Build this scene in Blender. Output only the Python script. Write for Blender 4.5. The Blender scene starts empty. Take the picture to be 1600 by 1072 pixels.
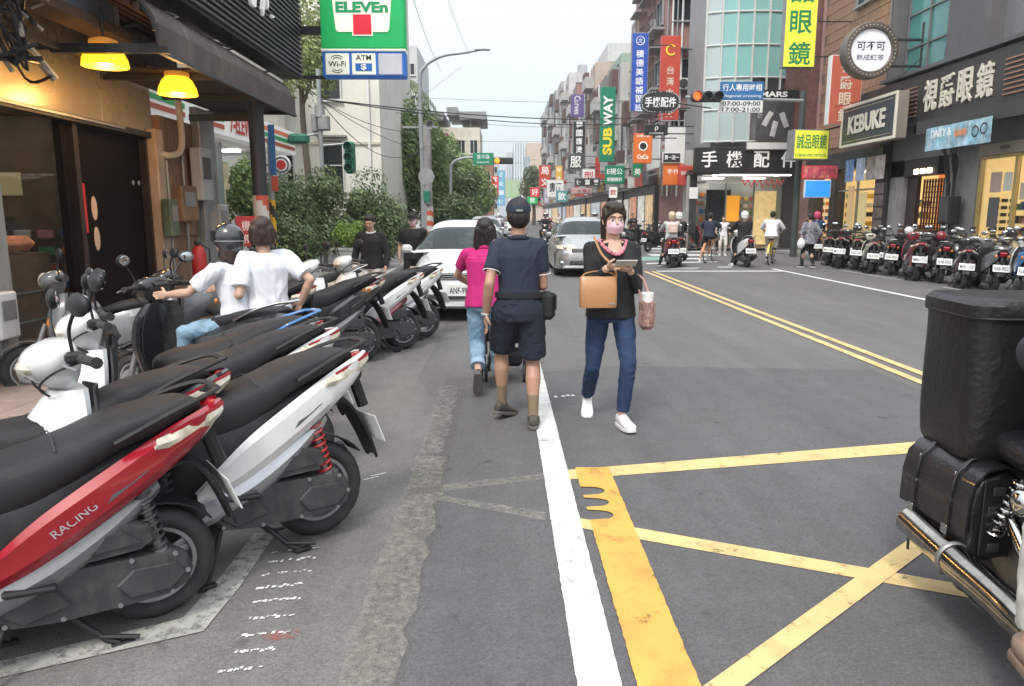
import bpy, math, random
from mathutils import Vector, Matrix, noise, Euler
R = math.radians
PI = math.pi
rnd = random.Random(7)
scene = bpy.context.scene
COL = scene.collection

# ---------------------------------------------------------------- camera
CAM_H, FPX = 1.55, 1155.0
PITCH = math.atan(201 / FPX)
YAW = math.atan(15 / FPX * math.cos(PITCH))
cam_data = bpy.data.cameras.new('camera')
cam_data.sensor_width = 36.0
cam_data.lens = FPX / 1600 * 36.0
cam_data.clip_start, cam_data.clip_end = 0.05, 3000.0
cam = bpy.data.objects.new('camera', cam_data)
COL.objects.link(cam)
cam.location = (0, 0, CAM_H)
cam.rotation_euler = (R(90) - PITCH, 0, -YAW)
scene.camera = cam

# ---------------------------------------------------------------- world: pale overcast sky, brighter overhead
world = bpy.data.worlds.new('World')
scene.world = world
world.use_nodes = True
wn, wl = world.node_tree.nodes, world.node_tree.links
wn.clear()
SUN_EL, SUN_AZ = R(52), R(200)
w_out = wn.new('ShaderNodeOutputWorld')
w_add = wn.new('ShaderNodeAddShader')
w_b1 = wn.new('ShaderNodeBackground')
w_b2 = wn.new('ShaderNodeBackground')
sky = wn.new('ShaderNodeTexSky')
sky.sky_type = 'NISHITA'
sky.sun_disc = False
sky.sun_elevation, sky.sun_rotation = SUN_EL, SUN_AZ
sky.dust_density = 4.0
wl.new(sky.outputs[0], w_b1.inputs[0])
w_b1.inputs[1].default_value = 0.05
tc = wn.new('ShaderNodeTexCoord')
sx = wn.new('ShaderNodeSeparateXYZ')
wl.new(tc.outputs['Generated'], sx.inputs[0])
ramp = wn.new('ShaderNodeMapRange')
ramp.inputs['From Min'].default_value, ramp.inputs['From Max'].default_value = 0.0, 1.0
ramp.inputs['To Min'].default_value, ramp.inputs['To Max'].default_value = 0.47, 1.25
wl.new(sx.outputs[2], ramp.inputs[0])
cn = wn.new('ShaderNodeTexNoise')
cn.inputs['Scale'].default_value, cn.inputs['Detail'].default_value = 2.2, 4.0
wl.new(tc.outputs['Generated'], cn.inputs[0])
cm = wn.new('ShaderNodeMapRange')
cm.inputs['To Min'].default_value, cm.inputs['To Max'].default_value = 0.9, 1.1
wl.new(cn.outputs[0], cm.inputs[0])
mu = wn.new('ShaderNodeMath'); mu.operation = 'MULTIPLY'
wl.new(ramp.outputs[0], mu.inputs[0]); wl.new(cm.outputs[0], mu.inputs[1])
w_b2.inputs[0].default_value = (0.93, 0.98, 1.0, 1)
wl.new(mu.outputs[0], w_b2.inputs[1])
wl.new(w_b1.outputs[0], w_add.inputs[0]); wl.new(w_b2.outputs[0], w_add.inputs[1])
wl.new(w_add.outputs[0], w_out.inputs[0])

sun_d = bpy.data.lights.new('sun', 'SUN')
sun_d.energy, sun_d.angle, sun_d.color = 1.5, R(13), (1, 0.96, 0.9)
sun = bpy.data.objects.new('sun', sun_d)
COL.objects.link(sun)
sun.rotation_euler = (R(90) - SUN_EL, 0, -SUN_AZ + PI)
scene.view_settings.view_transform = 'Standard'
scene.view_settings.look = 'None'
scene.view_settings.exposure = 0.56
scene.view_settings.gamma = 1.0
scene.view_settings.use_curve_mapping = False
scene.cycles.use_denoising = True
scene.cycles.max_bounces = 6
scene.cycles.transparent_max_bounces = 12
scene.cycles.sample_clamp_indirect = 4.0

def ray(px, py):
    """direction of the photograph's pixel; used only to read real positions off the photo"""
    d = Vector(((px - 800) / FPX, -(py - 536) / FPX, -1))
    return cam.rotation_euler.to_matrix() @ d
def at(px, py, Y):
    d = ray(px, py); t = Y / d.y
    return Vector((d.x * t, Y, CAM_H + d.z * t))
def ground(px, py):
    d = ray(px, py); t = -CAM_H / d.z
    return Vector((d.x * t, d.y * t, 0))

# ---------------------------------------------------------------- materials
MATS = {}
def mat(name, col, rough=0.6, metal=0.0, var=0.12, vscale=3.0, bump=0.0, bscale=60.0, emit=None, es=0.0, alpha=1.0, coat=0.0,
        dirt=None, dirt_amt=0.0, stretch=None, spec=0.5, sub=0.0):
    if name in MATS: return MATS[name]
    m = bpy.data.materials.new(name)
    m.use_nodes = True
    n, l = m.node_tree.nodes, m.node_tree.links
    b = n['Principled BSDF']
    b.inputs['Roughness'].default_value = rough
    b.inputs['Metallic'].default_value = metal
    b.inputs['Specular IOR Level'].default_value = spec
    if coat: b.inputs['Coat Weight'].default_value = coat; b.inputs['Coat Roughness'].default_value = 0.08
    if sub: b.inputs['Subsurface Weight'].default_value = sub; b.inputs['Subsurface Radius'].default_value = (0.02, 0.008, 0.004)
    t = n.new('ShaderNodeTexCoord')
    src = t.outputs['Object']
    if stretch:
        mp = n.new('ShaderNodeMapping'); mp.inputs['Scale'].default_value = stretch
        l.new(src, mp.inputs[0]); src = mp.outputs[0]
    nz = n.new('ShaderNodeTexNoise'); nz.inputs['Scale'].default_value = vscale; nz.inputs['Detail'].default_value = 6.0
    nz.inputs['Roughness'].default_value = 0.62
    l.new(src, nz.inputs['Vector'])
    mr = n.new('ShaderNodeMapRange')
    mr.inputs['From Min'].default_value, mr.inputs['From Max'].default_value = 0.3, 0.7
    mr.inputs['To Min'].default_value, mr.inputs['To Max'].default_value = 1 - var, 1 + var
    l.new(nz.outputs[0], mr.inputs[0])
    mx = n.new('ShaderNodeMix'); mx.data_type = 'RGBA'; mx.blend_type = 'MULTIPLY'; mx.inputs[0].default_value = 1.0
    mx.inputs[6].default_value = (*col[:3], 1)
    l.new(mr.outputs[0], mx.inputs[7])
    out = mx.outputs[2]
    if dirt:
        n2 = n.new('ShaderNodeTexNoise'); n2.inputs['Scale'].default_value = vscale * 2.3; n2.inputs['Detail'].default_value = 8.0
        n2.inputs['Roughness'].default_value = 0.7
        mp2 = n.new('ShaderNodeMapping'); mp2.inputs['Scale'].default_value = (1, 1, 0.35); l.new(t.outputs['Object'], mp2.inputs[0])
        l.new(mp2.outputs[0], n2.inputs['Vector'])
        r2 = n.new('ShaderNodeMapRange'); r2.inputs['From Min'].default_value, r2.inputs['From Max'].default_value = 0.48, 0.72
        r2.inputs['To Max'].default_value = dirt_amt
        l.new(n2.outputs[0], r2.inputs[0])
        m2 = n.new('ShaderNodeMix'); m2.data_type = 'RGBA'
        l.new(r2.outputs[0], m2.inputs[0]); l.new(out, m2.inputs[6]); m2.inputs[7].default_value = (*dirt, 1)
        out = m2.outputs[2]
    l.new(out, b.inputs['Base Color'])
    if rough > 0.05:
        rr = n.new('ShaderNodeMapRange')
        rr.inputs['From Min'].default_value, rr.inputs['From Max'].default_value = 0.3, 0.7
        rr.inputs['To Min'].default_value, rr.inputs['To Max'].default_value = max(0.02, rough * 0.85), min(1, rough * 1.15)
        l.new(nz.outputs[0], rr.inputs[0]); l.new(rr.outputs[0], b.inputs['Roughness'])
    if bump:
        n3 = n.new('ShaderNodeTexNoise'); n3.inputs['Scale'].default_value = bscale; n3.inputs['Detail'].default_value = 4.0
        l.new(src, n3.inputs['Vector'])
        bp = n.new('ShaderNodeBump'); bp.inputs['Strength'].default_value = bump; bp.inputs['Distance'].default_value = 0.01
        l.new(n3.outputs[0], bp.inputs['Height']); l.new(bp.outputs[0], b.inputs['Normal'])
    if emit:
        b.inputs['Emission Color'].default_value = (*emit, 1); b.inputs['Emission Strength'].default_value = es
    if alpha < 1:
        b.inputs['Alpha'].default_value = alpha
    MATS[name] = m
    return m

def glass_mat(name, tint, see=0.6, rough=0.03):
    """window glass: partly see-through, with a clear surface reflection"""
    if name in MATS: return MATS[name]
    m = bpy.data.materials.new(name); m.use_nodes = True
    n, l = m.node_tree.nodes, m.node_tree.links
    b = n['Principled BSDF']
    b.inputs['Base Color'].default_value = (*tint, 1); b.inputs['Roughness'].default_value = rough
    b.inputs['IOR'].default_value = 1.5
    tr = n.new('ShaderNodeBsdfTransparent'); tr.inputs[0].default_value = (0.9, 0.95, 0.95, 1)
    fr = n.new('ShaderNodeLayerWeight'); fr.inputs[0].default_value = 0.5
    pw = n.new('ShaderNodeMath'); pw.operation = 'POWER'; pw.inputs[1].default_value = 5.0; l.new(fr.outputs['Facing'], pw.inputs[0])
    sb = n.new('ShaderNodeMath'); sb.operation = 'SUBTRACT'; sb.inputs[0].default_value = see; sb.use_clamp = True
    l.new(pw.outputs[0], sb.inputs[1])
    ms = n.new('ShaderNodeMixShader')
    l.new(sb.outputs[0], ms.inputs[0]); l.new(b.outputs[0], ms.inputs[1]); l.new(tr.outputs[0], ms.inputs[2])
    l.new(ms.outputs[0], n['Material Output'].inputs[0])
    MATS[name] = m
    return m

def paint_mat(name, col, wear, rough=0.55, scale=9.0, under=0.0, soft=0.04):
    """road paint worn through to whatever lies under it (alpha by noise)"""
    if name in MATS: return MATS[name]
    m = mat(name, col, rough=rough, var=0.1, vscale=2.5, bump=0.25, bscale=220, dirt=(col[0] * 0.45 + .02, col[1] * 0.45 + .02, col[2] * 0.45 + .02), dirt_amt=0.65)
    n, l = m.node_tree.nodes, m.node_tree.links
    b = n['Principled BSDF']
    t = n.new('ShaderNodeTexCoord')
    a = n.new('ShaderNodeTexNoise'); a.inputs['Scale'].default_value = scale; a.inputs['Detail'].default_value = 10; a.inputs['Roughness'].default_value = 0.78
    l.new(t.outputs['Object'], a.inputs['Vector'])
    mr = n.new('ShaderNodeMapRange')
    mr.inputs['From Min'].default_value, mr.inputs['From Max'].default_value = wear - soft, wear + soft + 0.02
    l.new(a.outputs[0], mr.inputs[0])
    if under:
        ad = n.new('ShaderNodeMath'); ad.operation = 'MULTIPLY'; ad.inputs[1].default_value = under
        l.new(mr.outputs[0], ad.inputs[0]); l.new(ad.outputs[0], b.inputs['Alpha'])
    else:
        l.new(mr.outputs[0], b.inputs['Alpha'])
    return m

# ---------------------------------------------------------------- mesh builder
def catmull(pts, n):
    out = []
    P = [pts[0]] + list(pts) + [pts[-1]]
    for i in range(1, len(P) - 2):
        for k in range(n):
            t = k / n
            a, b, c, d = P[i - 1], P[i], P[i + 1], P[i + 2]
            out.append(tuple(0.5 * ((2 * b[j]) + (-a[j] + c[j]) * t + (2 * a[j] - 5 * b[j] + 4 * c[j] - d[j]) * t * t + (-a[j] + 3 * b[j] - 3 * c[j] + d[j]) * t ** 3) for j in range(len(b))))
    out.append(tuple(pts[-1]))
    return out

TXT = {}
def text_geo(s, bold=0.0):
    k = (s, bold)
    if k not in TXT:
        cu = bpy.data.curves.new('lettering', 'FONT')
        cu.body = s; cu.size = 1.0; cu.resolution_u = 3; cu.offset = bold
        cu.fill_mode = 'FRONT'
        o = bpy.data.objects.new('lettering', cu)
        me = o.to_mesh()
        vs = [(v.co.x, v.co.y) for v in me.vertices]; fs = [tuple(p.vertices) for p in me.polygons]
        o.to_mesh_clear(); bpy.data.objects.remove(o); bpy.data.curves.remove(cu)
        xs = [v[0] for v in vs] or [0, 1]; ys = [v[1] for v in vs] or [0, 1]
        x0, x1, y0, y1 = min(xs), max(xs), min(ys), max(ys)
        TXT[k] = ([((x - x0) / max(x1 - x0, 1e-6) - 0.5, (y - y0) / max(y1 - y0, 1e-6) - 0.5) for x, y in vs], fs, (x1 - x0) / max(y1 - y0, 1e-6))
    return TXT[k]

class MB:
    def __init__(s):
        s.v, s.f, s.m = [], [], []
        s.mi = 0
        s.M = Matrix()
    def add(s, vs, fs, mi=None):
        o = len(s.v)
        M = s.M
        s.v.extend((M @ Vector(p))[:] for p in vs)
        s.f.extend(tuple(i + o for i in f) for f in fs)
        s.m.extend([s.mi if mi is None else mi] * len(fs))
        return s
    def box(s, c, d, bev=0.0, rot=None, mi=None):
        cx, cy, cz = c; hx, hy, hz = d[0] / 2, d[1] / 2, d[2] / 2
        b = min(bev, hx * 0.95, hy * 0.95, hz * 0.95)
        if b <= 0:
            vs = [(x, y, z) for x in (-hx, hx) for y in (-hy, hy) for z in (-hz, hz)]
            fs = [(0, 1, 3, 2), (4, 6, 7, 5), (0, 4, 5, 1), (2, 3, 7, 6), (0, 2, 6, 4), (1, 5, 7, 3)]
        else:
            vs, idx = [], {}
            for x in (-1, 1):
                for y in (-1, 1):
                    for z in (-1, 1):
                        for a in range(3):
                            p = [x * hx, y * hy, z * hz]
                            for q in range(3):
                                if q != a: p[q] -= (x, y, z)[q] * b
                            idx[(x, y, z, a)] = len(vs); vs.append(tuple(p))
            fs = []
            for a in range(3):
                u, w = (a + 1) % 3, (a + 2) % 3
                for sg in (-1, 1):
                    q = []
                    for su, sw in ((-1, -1), (1, -1), (1, 1), (-1, 1)):
                        k = [0, 0, 0]; k[a] = sg; k[u] = su; k[w] = sw
                        q.append(idx[(*k, a)])
                    fs.append(tuple(q if sg > 0 else q[::-1]))
                for su in (-1, 1):
                    for sw in (-1, 1):
                        k0 = [0, 0, 0]; k0[u] = su; k0[w] = sw
                        k1 = list(k0); k0[a] = -1; k1[a] = 1
                        q = [idx[(*k0, u)], idx[(*k1, u)], idx[(*k1, w)], idx[(*k0, w)]]
                        fs.append(tuple(q if su * sw < 0 else q[::-1]))
            for x in (-1, 1):
                for y in (-1, 1):
                    for z in (-1, 1):
                        q = [idx[(x, y, z, a)] for a in range(3)]
                        fs.append(tuple(q if x * y * z > 0 else q[::-1]))
        if rot is not None:
            E_ = Euler(rot).to_matrix()
            vs = [(E_ @ Vector(p))[:] for p in vs]
        return s.add([(p[0] + cx, p[1] + cy, p[2] + cz) for p in vs], fs, mi)
    def loft(s, secs, cap=True, closed=True, mi=None):
        n = len(secs[0]); vs = [p for sec in secs for p in sec]; fs = []
        for i in range(len(secs) - 1):
            for j in range(n if closed else n - 1):
                a, b = i * n + j, i * n + (j + 1) % n
                fs.append((a, b, b + n, a + n))
        if cap and closed:
            fs.append(tuple(range(n))[::-1]); fs.append(tuple(range((len(secs) - 1) * n, len(secs) * n)))
        return s.add(vs, fs, mi)
    def tube(s, path, r, n=8, cap=True, mi=None, flat=1.0):
        path = [Vector(p) for p in path]
        rs = r if isinstance(r, (list, tuple)) else [r] * len(path)
        secs = []; up = None
        for i, p in enumerate(path):
            d = (path[min(i + 1, len(path) - 1)] - path[max(i - 1, 0)])
            d = d.normalized() if d.length > 1e-9 else Vector((0, 0, 1))
            if up is None:
                up = Vector((0, 0, 1)) if abs(d.z) < 0.9 else Vector((1, 0, 0))
            sd = d.cross(up); sd = sd.normalized() if sd.length > 1e-6 else Vector((1, 0, 0))
            up = sd.cross(d).normalized()
            secs.append([(p + sd * math.cos(2 * PI * k / n) * rs[i] + up * math.sin(2 * PI * k / n) * rs[i] * flat)[:] for k in range(n)])
        return s.loft(secs, cap=cap, mi=mi)
    def cyl(s, p0, p1, r0, r1=None, n=16, mi=None):
        return s.tube([p0, p1], [r0, r0 if r1 is None else r1], n=n, mi=mi)
    def lathe(s, prof, n=24, c=(0, 0, 0), axis='z', mi=None, closed=False):
        """prof: (radius, height) along the axis"""
        secs = []
        for k in range(n):
            a = 2 * PI * k / n; ca, sa = math.cos(a), math.sin(a); sec = []
            for r_, h in prof:
                p = {'z': (r_ * ca, r_ * sa, h), 'y': (r_ * ca, h, -r_ * sa), 'x': (h, r_ * ca, r_ * sa)}[axis]
                sec.append((p[0] + c[0], p[1] + c[1], p[2] + c[2]))
            secs.append(sec)
        m = len(prof); vs = [p for q in secs for p in q]; fs = []
        for k in range(n):
            for j in range(m if closed else m - 1):
                a, b = k * m + j, k * m + (j + 1) % m
                c_, d = ((k + 1) % n) * m + (j + 1) % m, ((k + 1) % n) * m + j
                fs.append((a, d, c_, b))
        return s.add(vs, fs, mi)
    def ball(s, c, r, n=12, m=8, mi=None, rot=None):
        rx, ry, rz = r if isinstance(r, (list, tuple)) else (r, r, r)
        vs = [(0, 0, rz)]; fs = []
        for i in range(1, m):
            t = PI * i / m
            for j in range(n):
                a = 2 * PI * j / n
                vs.append((rx * math.sin(t) * math.cos(a), ry * math.sin(t) * math.sin(a), rz * math.cos(t)))
        vs.append((0, 0, -rz)); L = len(vs) - 1
        for j in range(n):
            fs.append((0, 1 + j, 1 + (j + 1) % n))
            fs.append((L, L - n + (j + 1) % n, L - n + j))
            for i in range(m - 2):
                a, b = 1 + i * n + j, 1 + i * n + (j + 1) % n
                fs.append((a, a + n, b + n, b))
        if rot is not None:
            E_ = rot if isinstance(rot, Matrix) else Euler(rot).to_matrix()
            vs = [(E_ @ Vector(p))[:] for p in vs]
        return s.add([(p[0] + c[0], p[1] + c[1], p[2] + c[2]) for p in vs], fs, mi)
    def capsule(s, p0, p1, r0, r1, n=12, mi=None):
        p0, p1 = Vector(p0), Vector(p1); d = p1 - p0; L = d.length
        if L < 1e-6: return s.ball(p0, r0, n=n, mi=mi)
        d.normalize(); path, rs = [], []
        for k in range(4):
            a = PI / 2 * (k + 0.4) / 4.0; path.append(p0 - d * r0 * math.cos(a)); rs.append(r0 * math.sin(a))
        path.append(p0); rs.append(r0); path.append(p1); rs.append(r1)
        for k in range(4):
            a = PI / 2 * (1 - (k + 0.6) / 4.0); path.append(p1 + d * r1 * math.cos(a)); rs.append(r1 * math.sin(a))
        return s.tube(path, rs, n=n, mi=mi)
    def prism(s, out, h0, h1, axis='y', bev=0.0, mi=None):
        """outline in the plane across AXIS, from h0 to h1; for 'y' the outline is (x, z), for 'x' (y, z), for 'z' (x, y)"""
        n = len(out); cx = sum(p[0] for p in out) / n; cy = sum(p[1] for p in out) / n
        def ins(k):
            if not k: return out
            L = max(math.hypot(p[0] - cx, p[1] - cy) for p in out)
            f = 1 - k / L
            return [(cx + (p[0] - cx) * f, cy + (p[1] - cy) * f) for p in out]
        lv = [(h0, 0), (h1, 0)] if not bev else [(h0, bev), (h0 + bev * (1 if h1 > h0 else -1), 0), (h1 - bev * (1 if h1 > h0 else -1), 0), (h1, bev)]
        secs = []
        for h, k in lv:
            secs.append([{'y': (p[0], h, p[1]), 'x': (h, p[0], p[1]), 'z': (p[0], p[1], h)}[axis] for p in ins(k)])
        return s.loft(secs, mi=mi)
    def sheet(s, rows, th=0.0, nrm=None, mi=None):
        """open grid surface with a back side TH away"""
        m = len(rows[0]); G = [[Vector(p) for p in r] for r in rows]; N = len(G)
        vs = [p[:] for r in G for p in r]; fs = []
        for i in range(N - 1):
            for j in range(m - 1):
                a = i * m + j; fs.append((a, a + 1, a + m + 1, a + m))
        if th:
            o = len(vs)
            for i in range(N):
                for j in range(m):
                    du = G[min(i + 1, N - 1)][j] - G[max(i - 1, 0)][j]; dv = G[i][min(j + 1, m - 1)] - G[i][max(j - 1, 0)]
                    nn = dv.cross(du); nn = nn.normalized() if nn.length > 1e-9 else Vector((0, 0, 1))
                    vs.append((G[i][j] - nn * th)[:])
            for i in range(N - 1):
                for j in range(m - 1):
                    a = o + i * m + j; fs.append((a, a + m, a + m + 1, a + 1))
            for i in range(N - 1):
                for j in (0, m - 1):
                    a, b = i * m + j, (i + 1) * m + j
                    fs.append((a, b, b + o, a + o) if j == 0 else (a, a + o, b + o, b))
            for j in range(m - 1):
                for i in (0, N - 1):
                    a, b = i * m + j, i * m + j + 1
                    fs.append((a, a + o, b + o, b) if i == 0 else (a, b, b + o, a + o))
        return s.add(vs, fs, mi)
    def quad(s, a, b, c, d, mi=None):
        return s.add([a, b, c, d], [(0, 1, 2, 3)], mi)
    def text(s, t, c, h, ux=(1, 0, 0), uy=(0, 0, 1), w=None, bold=0.0, depth=0.0, mi=None):
        """lettering centred on c; ux is the reading direction, uy up; front faces ux x uy"""
        if any(ord(q) > 0x3000 for q in t): bold = min(bold, .014)
        g, fs, asp = text_geo(t, bold)
        ux, uy = Vector(ux), Vector(uy); nn = ux.cross(uy)
        w = w or h * asp; c = Vector(c)
        vs = [(c + ux * (x * w) + uy * (y * h) + nn * depth)[:] for x, y in g]
        s.add(vs, fs, mi)
        if depth > 0.004:     # solid letters: side walls along the outline
            from collections import Counter
            ed = Counter()
            for f in fs:
                for k in range(len(f)):
                    a, b = f[k], f[(k + 1) % len(f)]; ed[(min(a, b), max(a, b))] += 1
            sf = []; L = len(vs); back = [(Vector(p) - nn * depth)[:] for p in vs]
            for f in fs:
                for k in range(len(f)):
                    a, b = f[k], f[(k + 1) % len(f)]
                    if ed[(min(a, b), max(a, b))] == 1: sf.append((b, a, a + L, b + L))
            s.add(vs + back, sf, mi)
        return s
    def build(s, name, mats, parent=None, ang=35, loc=None, rot=None):
        me = bpy.data.meshes.new(name)
        me.from_pydata(s.v, [], s.f)
        for m_ in (mats if isinstance(mats, (list, tuple)) else [mats]): me.materials.append(m_)
        if any(s.m): me.polygons.foreach_set('material_index', s.m)
        if ang:
            me.polygons.foreach_set('use_smooth', [True] * len(me.polygons))
            me.update()
            try: me.set_sharp_from_angle(angle=R(ang))
            except Exception: pass
        me.update()
        o = bpy.data.objects.new(name, me); COL.objects.link(o)
        if parent: o.parent = parent
        if loc: o.location = loc
        if rot: o.rotation_euler = rot
        return o

def tag(o, label=None, cat=None, group=None, kind=None):
    if label: o['label'] = label
    if cat: o['category'] = cat
    if group: o['group'] = group
    if kind: o['kind'] = kind
    return o
def empty(name, loc=(0, 0, 0), rz=0.0, label=None, cat=None, group=None):
    o = bpy.data.objects.new(name, None); COL.objects.link(o)
    o.location = loc; o.rotation_euler = (0, 0, rz); o.empty_display_size = 0.1
    return tag(o, label, cat, group)
KIDS = {}
def kids(o):
    return [c for c in bpy.data.objects if c.parent is o]
def snapshot(o):
    return (o, [snapshot(c) for c in kids(o)])
def copy_tree(sn, parent=None, skip=()):
    o, ch = sn
    c = o.copy(); COL.objects.link(c); c.parent = parent
    for k in ch:
        if k[0].name.split('.')[0] in skip: continue
        copy_tree(k, c, skip)
    return c
def each(o):
    yield o
    for c in o.children: yield from each(c)
# ---------------------------------------------------------------- ground, road, markings
def asphalt(name, ca, cb, spot=0.12):
    m = bpy.data.materials.new(name); m.use_nodes = True
    n, l = m.node_tree.nodes, m.node_tree.links
    b = n['Principled BSDF']; b.inputs['Roughness'].default_value = 0.82
    t = n.new('ShaderNodeTexCoord')
    def nz(sc, det, ro=0.6, st=None):
        q = n.new('ShaderNodeTexNoise'); q.inputs['Scale'].default_value = sc; q.inputs['Detail'].default_value = det; q.inputs['Roughness'].default_value = ro
        if st:
            mp = n.new('ShaderNodeMapping'); mp.inputs['Scale'].default_value = st; l.new(t.outputs['Object'], mp.inputs[0]); l.new(mp.outputs[0], q.inputs['Vector'])
        else: l.new(t.outputs['Object'], q.inputs['Vector'])
        return q.outputs[0]
    def mr(x, a, b_, c, d):
        q = n.new('ShaderNodeMapRange'); q.inputs[1].default_value, q.inputs[2].default_value, q.inputs[3].default_value, q.inputs[4].default_value = a, b_, c, d
        l.new(x, q.inputs[0]); return q.outputs[0]
    def mul(a, b_):
        q = n.new('ShaderNodeMath'); q.operation = 'MULTIPLY'; l.new(a, q.inputs[0]); l.new(b_, q.inputs[1]); return q.outputs[0]
    big = mr(nz(0.35, 5, 0.6, (1.6, 0.5, 1)), 0.35, 0.65, 0, 1)
    mx = n.new('ShaderNodeMix'); mx.data_type = 'RGBA'; l.new(big, mx.inputs[0])
    mx.inputs[6].default_value = (*ca, 1); mx.inputs[7].default_value = (*cb, 1)
    v = n.new('ShaderNodeTexVoronoi'); v.inputs['Scale'].default_value = 150; l.new(t.outputs['Object'], v.inputs['Vector'])
    sp = n.new('ShaderNodeSeparateColor'); l.new(v.outputs['Color'], sp.inputs[0])
    grit = mr(sp.outputs[0], 0, 1, 1 - spot * 1.6, 1 + spot * 1.8)
    fine = mr(nz(160, 3), 0.3, 0.7, 0.82, 1.18)
    mid = mr(nz(4.5, 8, 0.7), 0.3, 0.7, 0.90, 1.10)
    wear = mr(nz(1.3, 6, 0.7, (2.2, 0.25, 1)), 0.35, 0.7, 0.9, 1.13)
    spots = mr(nz(7.0, 2, 0.4), 0.70, 0.76, 1.0, 0.66)      # oil and gum spots
    pale = n.new('ShaderNodeTexVoronoi'); pale.inputs['Scale'].default_value = 3.1; l.new(t.outputs['Object'], pale.inputs['Vector'])
    chips = mr(pale.outputs['Distance'], 0.012, 0.02, 1.7, 1.0)
    k = mul(mul(mul(grit, fine), mul(mid, wear)), mul(spots, chips))
    m2 = n.new('ShaderNodeMix'); m2.data_type = 'RGBA'; m2.blend_type = 'MULTIPLY'; m2.inputs[0].default_value = 1
    l.new(mx.outputs[2], m2.inputs[6]); l.new(k, m2.inputs[7])
    l.new(m2.outputs[2], b.inputs['Base Color'])
    bp = n.new('ShaderNodeBump'); bp.inputs['Strength'].default_value = 0.55; bp.inputs['Distance'].default_value = 0.004
    l.new(v.outputs['Distance'], bp.inputs['Height']); l.new(bp.outputs[0], b.inputs['Normal'])
    return m
A_NEW = asphalt('asphalt_newer', (0.092, 0.090, 0.093), (0.110, 0.107, 0.109))
A_OLD = asphalt('asphalt_older', (0.117, 0.113, 0.112), (0.138, 0.133, 0.130))
A_SIDE = asphalt('asphalt_shoulder', (0.128, 0.122, 0.116), (0.165, 0.157, 0.148))
A_GND = mat('ground_concrete', (0.22, 0.215, 0.20), 0.9, var=0.2, vscale=0.5, bump=0.2, bscale=20)

def flat(name, pts, z, m, kind='structure', parent=None):
    b = MB(); b.add([(p[0], p[1], z) for p in pts], [tuple(range(len(pts)))])
    o = b.build(name, m, parent, ang=0)
    return tag(o, kind=kind) if kind else o
def rect(x0, x1, y0, y1): return [(x0, y0), (x1, y0), (x1, y1), (x0, y1)]
flat('ground', rect(-1200, 1200, -300, 1800), -0.012, A_GND)
flat('road', rect(-13, 30, -8, 600), 0.0, A_OLD)
flat('road_shoulder', [(-4.9, -8), (-0.45, -8), (-0.45, 5.6), (-0.8, 6.9), (-0.8, 13), (-4.9, 13)], 0.004, A_SIDE)
flat('road_lane', [(-0.45, -8), (3.75, -8), (3.72, 7.25), (1.2, 7.5), (-0.2, 6.95), (-0.44, 5.9)], 0.0045, A_NEW)

W_OK = paint_mat('paint_white', (0.68, 0.68, 0.66), 0.36, scale=5)
W_OLD = paint_mat('paint_white_worn', (0.50, 0.50, 0.46), 0.42, scale=22, under=0.85, soft=0.07)
W_FAINT = paint_mat('paint_ghost', (0.36, 0.34, 0.29), 0.50, scale=26, under=0.6, soft=0.12)
W_FAINT2 = paint_mat('paint_ghost_pale', (0.40, 0.39, 0.36), 0.54, scale=20, under=0.5, soft=0.12)
Y_OK = paint_mat('paint_yellow', (0.70, 0.38, 0.075), 0.36, scale=5)
Y_PALE = paint_mat('paint_pale_yellow', (0.70, 0.50, 0.22), 0.37, scale=12)
G_OK = paint_mat('paint_green', (0.22, 0.42, 0.32), 0.40)
Z1, Z2, Z3 = 0.0075, 0.011, 0.014
def mark(name, polys, m, z=Z1):
    b = MB()
    for p in polys: b.add([(q[0], q[1], z) for q in p], [tuple(range(len(p)))])
    return tag(b.build(name, m, ang=0), kind='structure')
def px(*pp): return [ground(*p)[:2] for p in pp]
# ragged-edged long line
def rough_line(name, x0, x1, y0, y1, m, z=Z1, step=0.06, jag=0.002, cut=None):
    b = MB(); n = int((y1 - y0) / step); rows = []
    for i in range(n + 1):
        y = y0 + (y1 - y0) * i / n
        a = x0 + (noise.noise((x0 * 7, y * 31, 0.3))) * jag * 2; c = x1 + noise.noise((x1 * 5, y * 31, 4.3)) * jag * 2
        if cut: a = max(a, cut(y))
        rows.append([(a, y, z), (c, y, z)])
    b.sheet([r[::-1] for r in rows]); return tag(b.build(name, m, ang=0), kind='structure')
A_SCAR = paint_mat('scar_tan', (0.165, 0.155, 0.138), 0.50, rough=.85, scale=12, under=0.58, soft=0.15)
rough_line('old_line_scar', -0.54, -0.34, -4, 7.0, A_SCAR, z=0.0058, step=0.03, jag=0.01)
rough_line('lane_edge_line', 0.245, 0.395, -4, 14, W_OK, z=Z1 + 0.002, step=0.02)
rough_line('lane_edge_line', 0.245, 0.395, 14, 19.5, W_OK, z=Z1 + 0.002, step=0.5)
def comb(y):
    v = 0
    for c in (3.97, 3.80, 3.63):
        t = (y - c) / 0.062
        if abs(t) < 1: v = max(v, 0.44 + 0.135 * math.sqrt(1 - t * t) ** 0.6)
    t = (y - 3.02) / 0.02
    return v
rough_line('yellow_kerb_line', 0.445, 0.655, -4, 4.36, Y_OK, z=Z2, step=0.012, cut=comb)
mark('yellow_box_line', [px((886, 736), (886, 751), (1430, 709), (1640, 693), (1640, 680), (1430, 692))], Y_PALE)
mark('yellow_box_line', [px((903, 811), (903, 826), (1000, 845), (1522, 938), (1640, 960), (1640, 941), (1522, 919), (990, 826))], Y_PALE)
mark('yellow_box_line', [px((1086, 1085), (1160, 1078), (1447, 862), (1600, 765), (1600, 745), (1430, 838))], Y_PALE, Z2 - 0.001)
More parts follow.
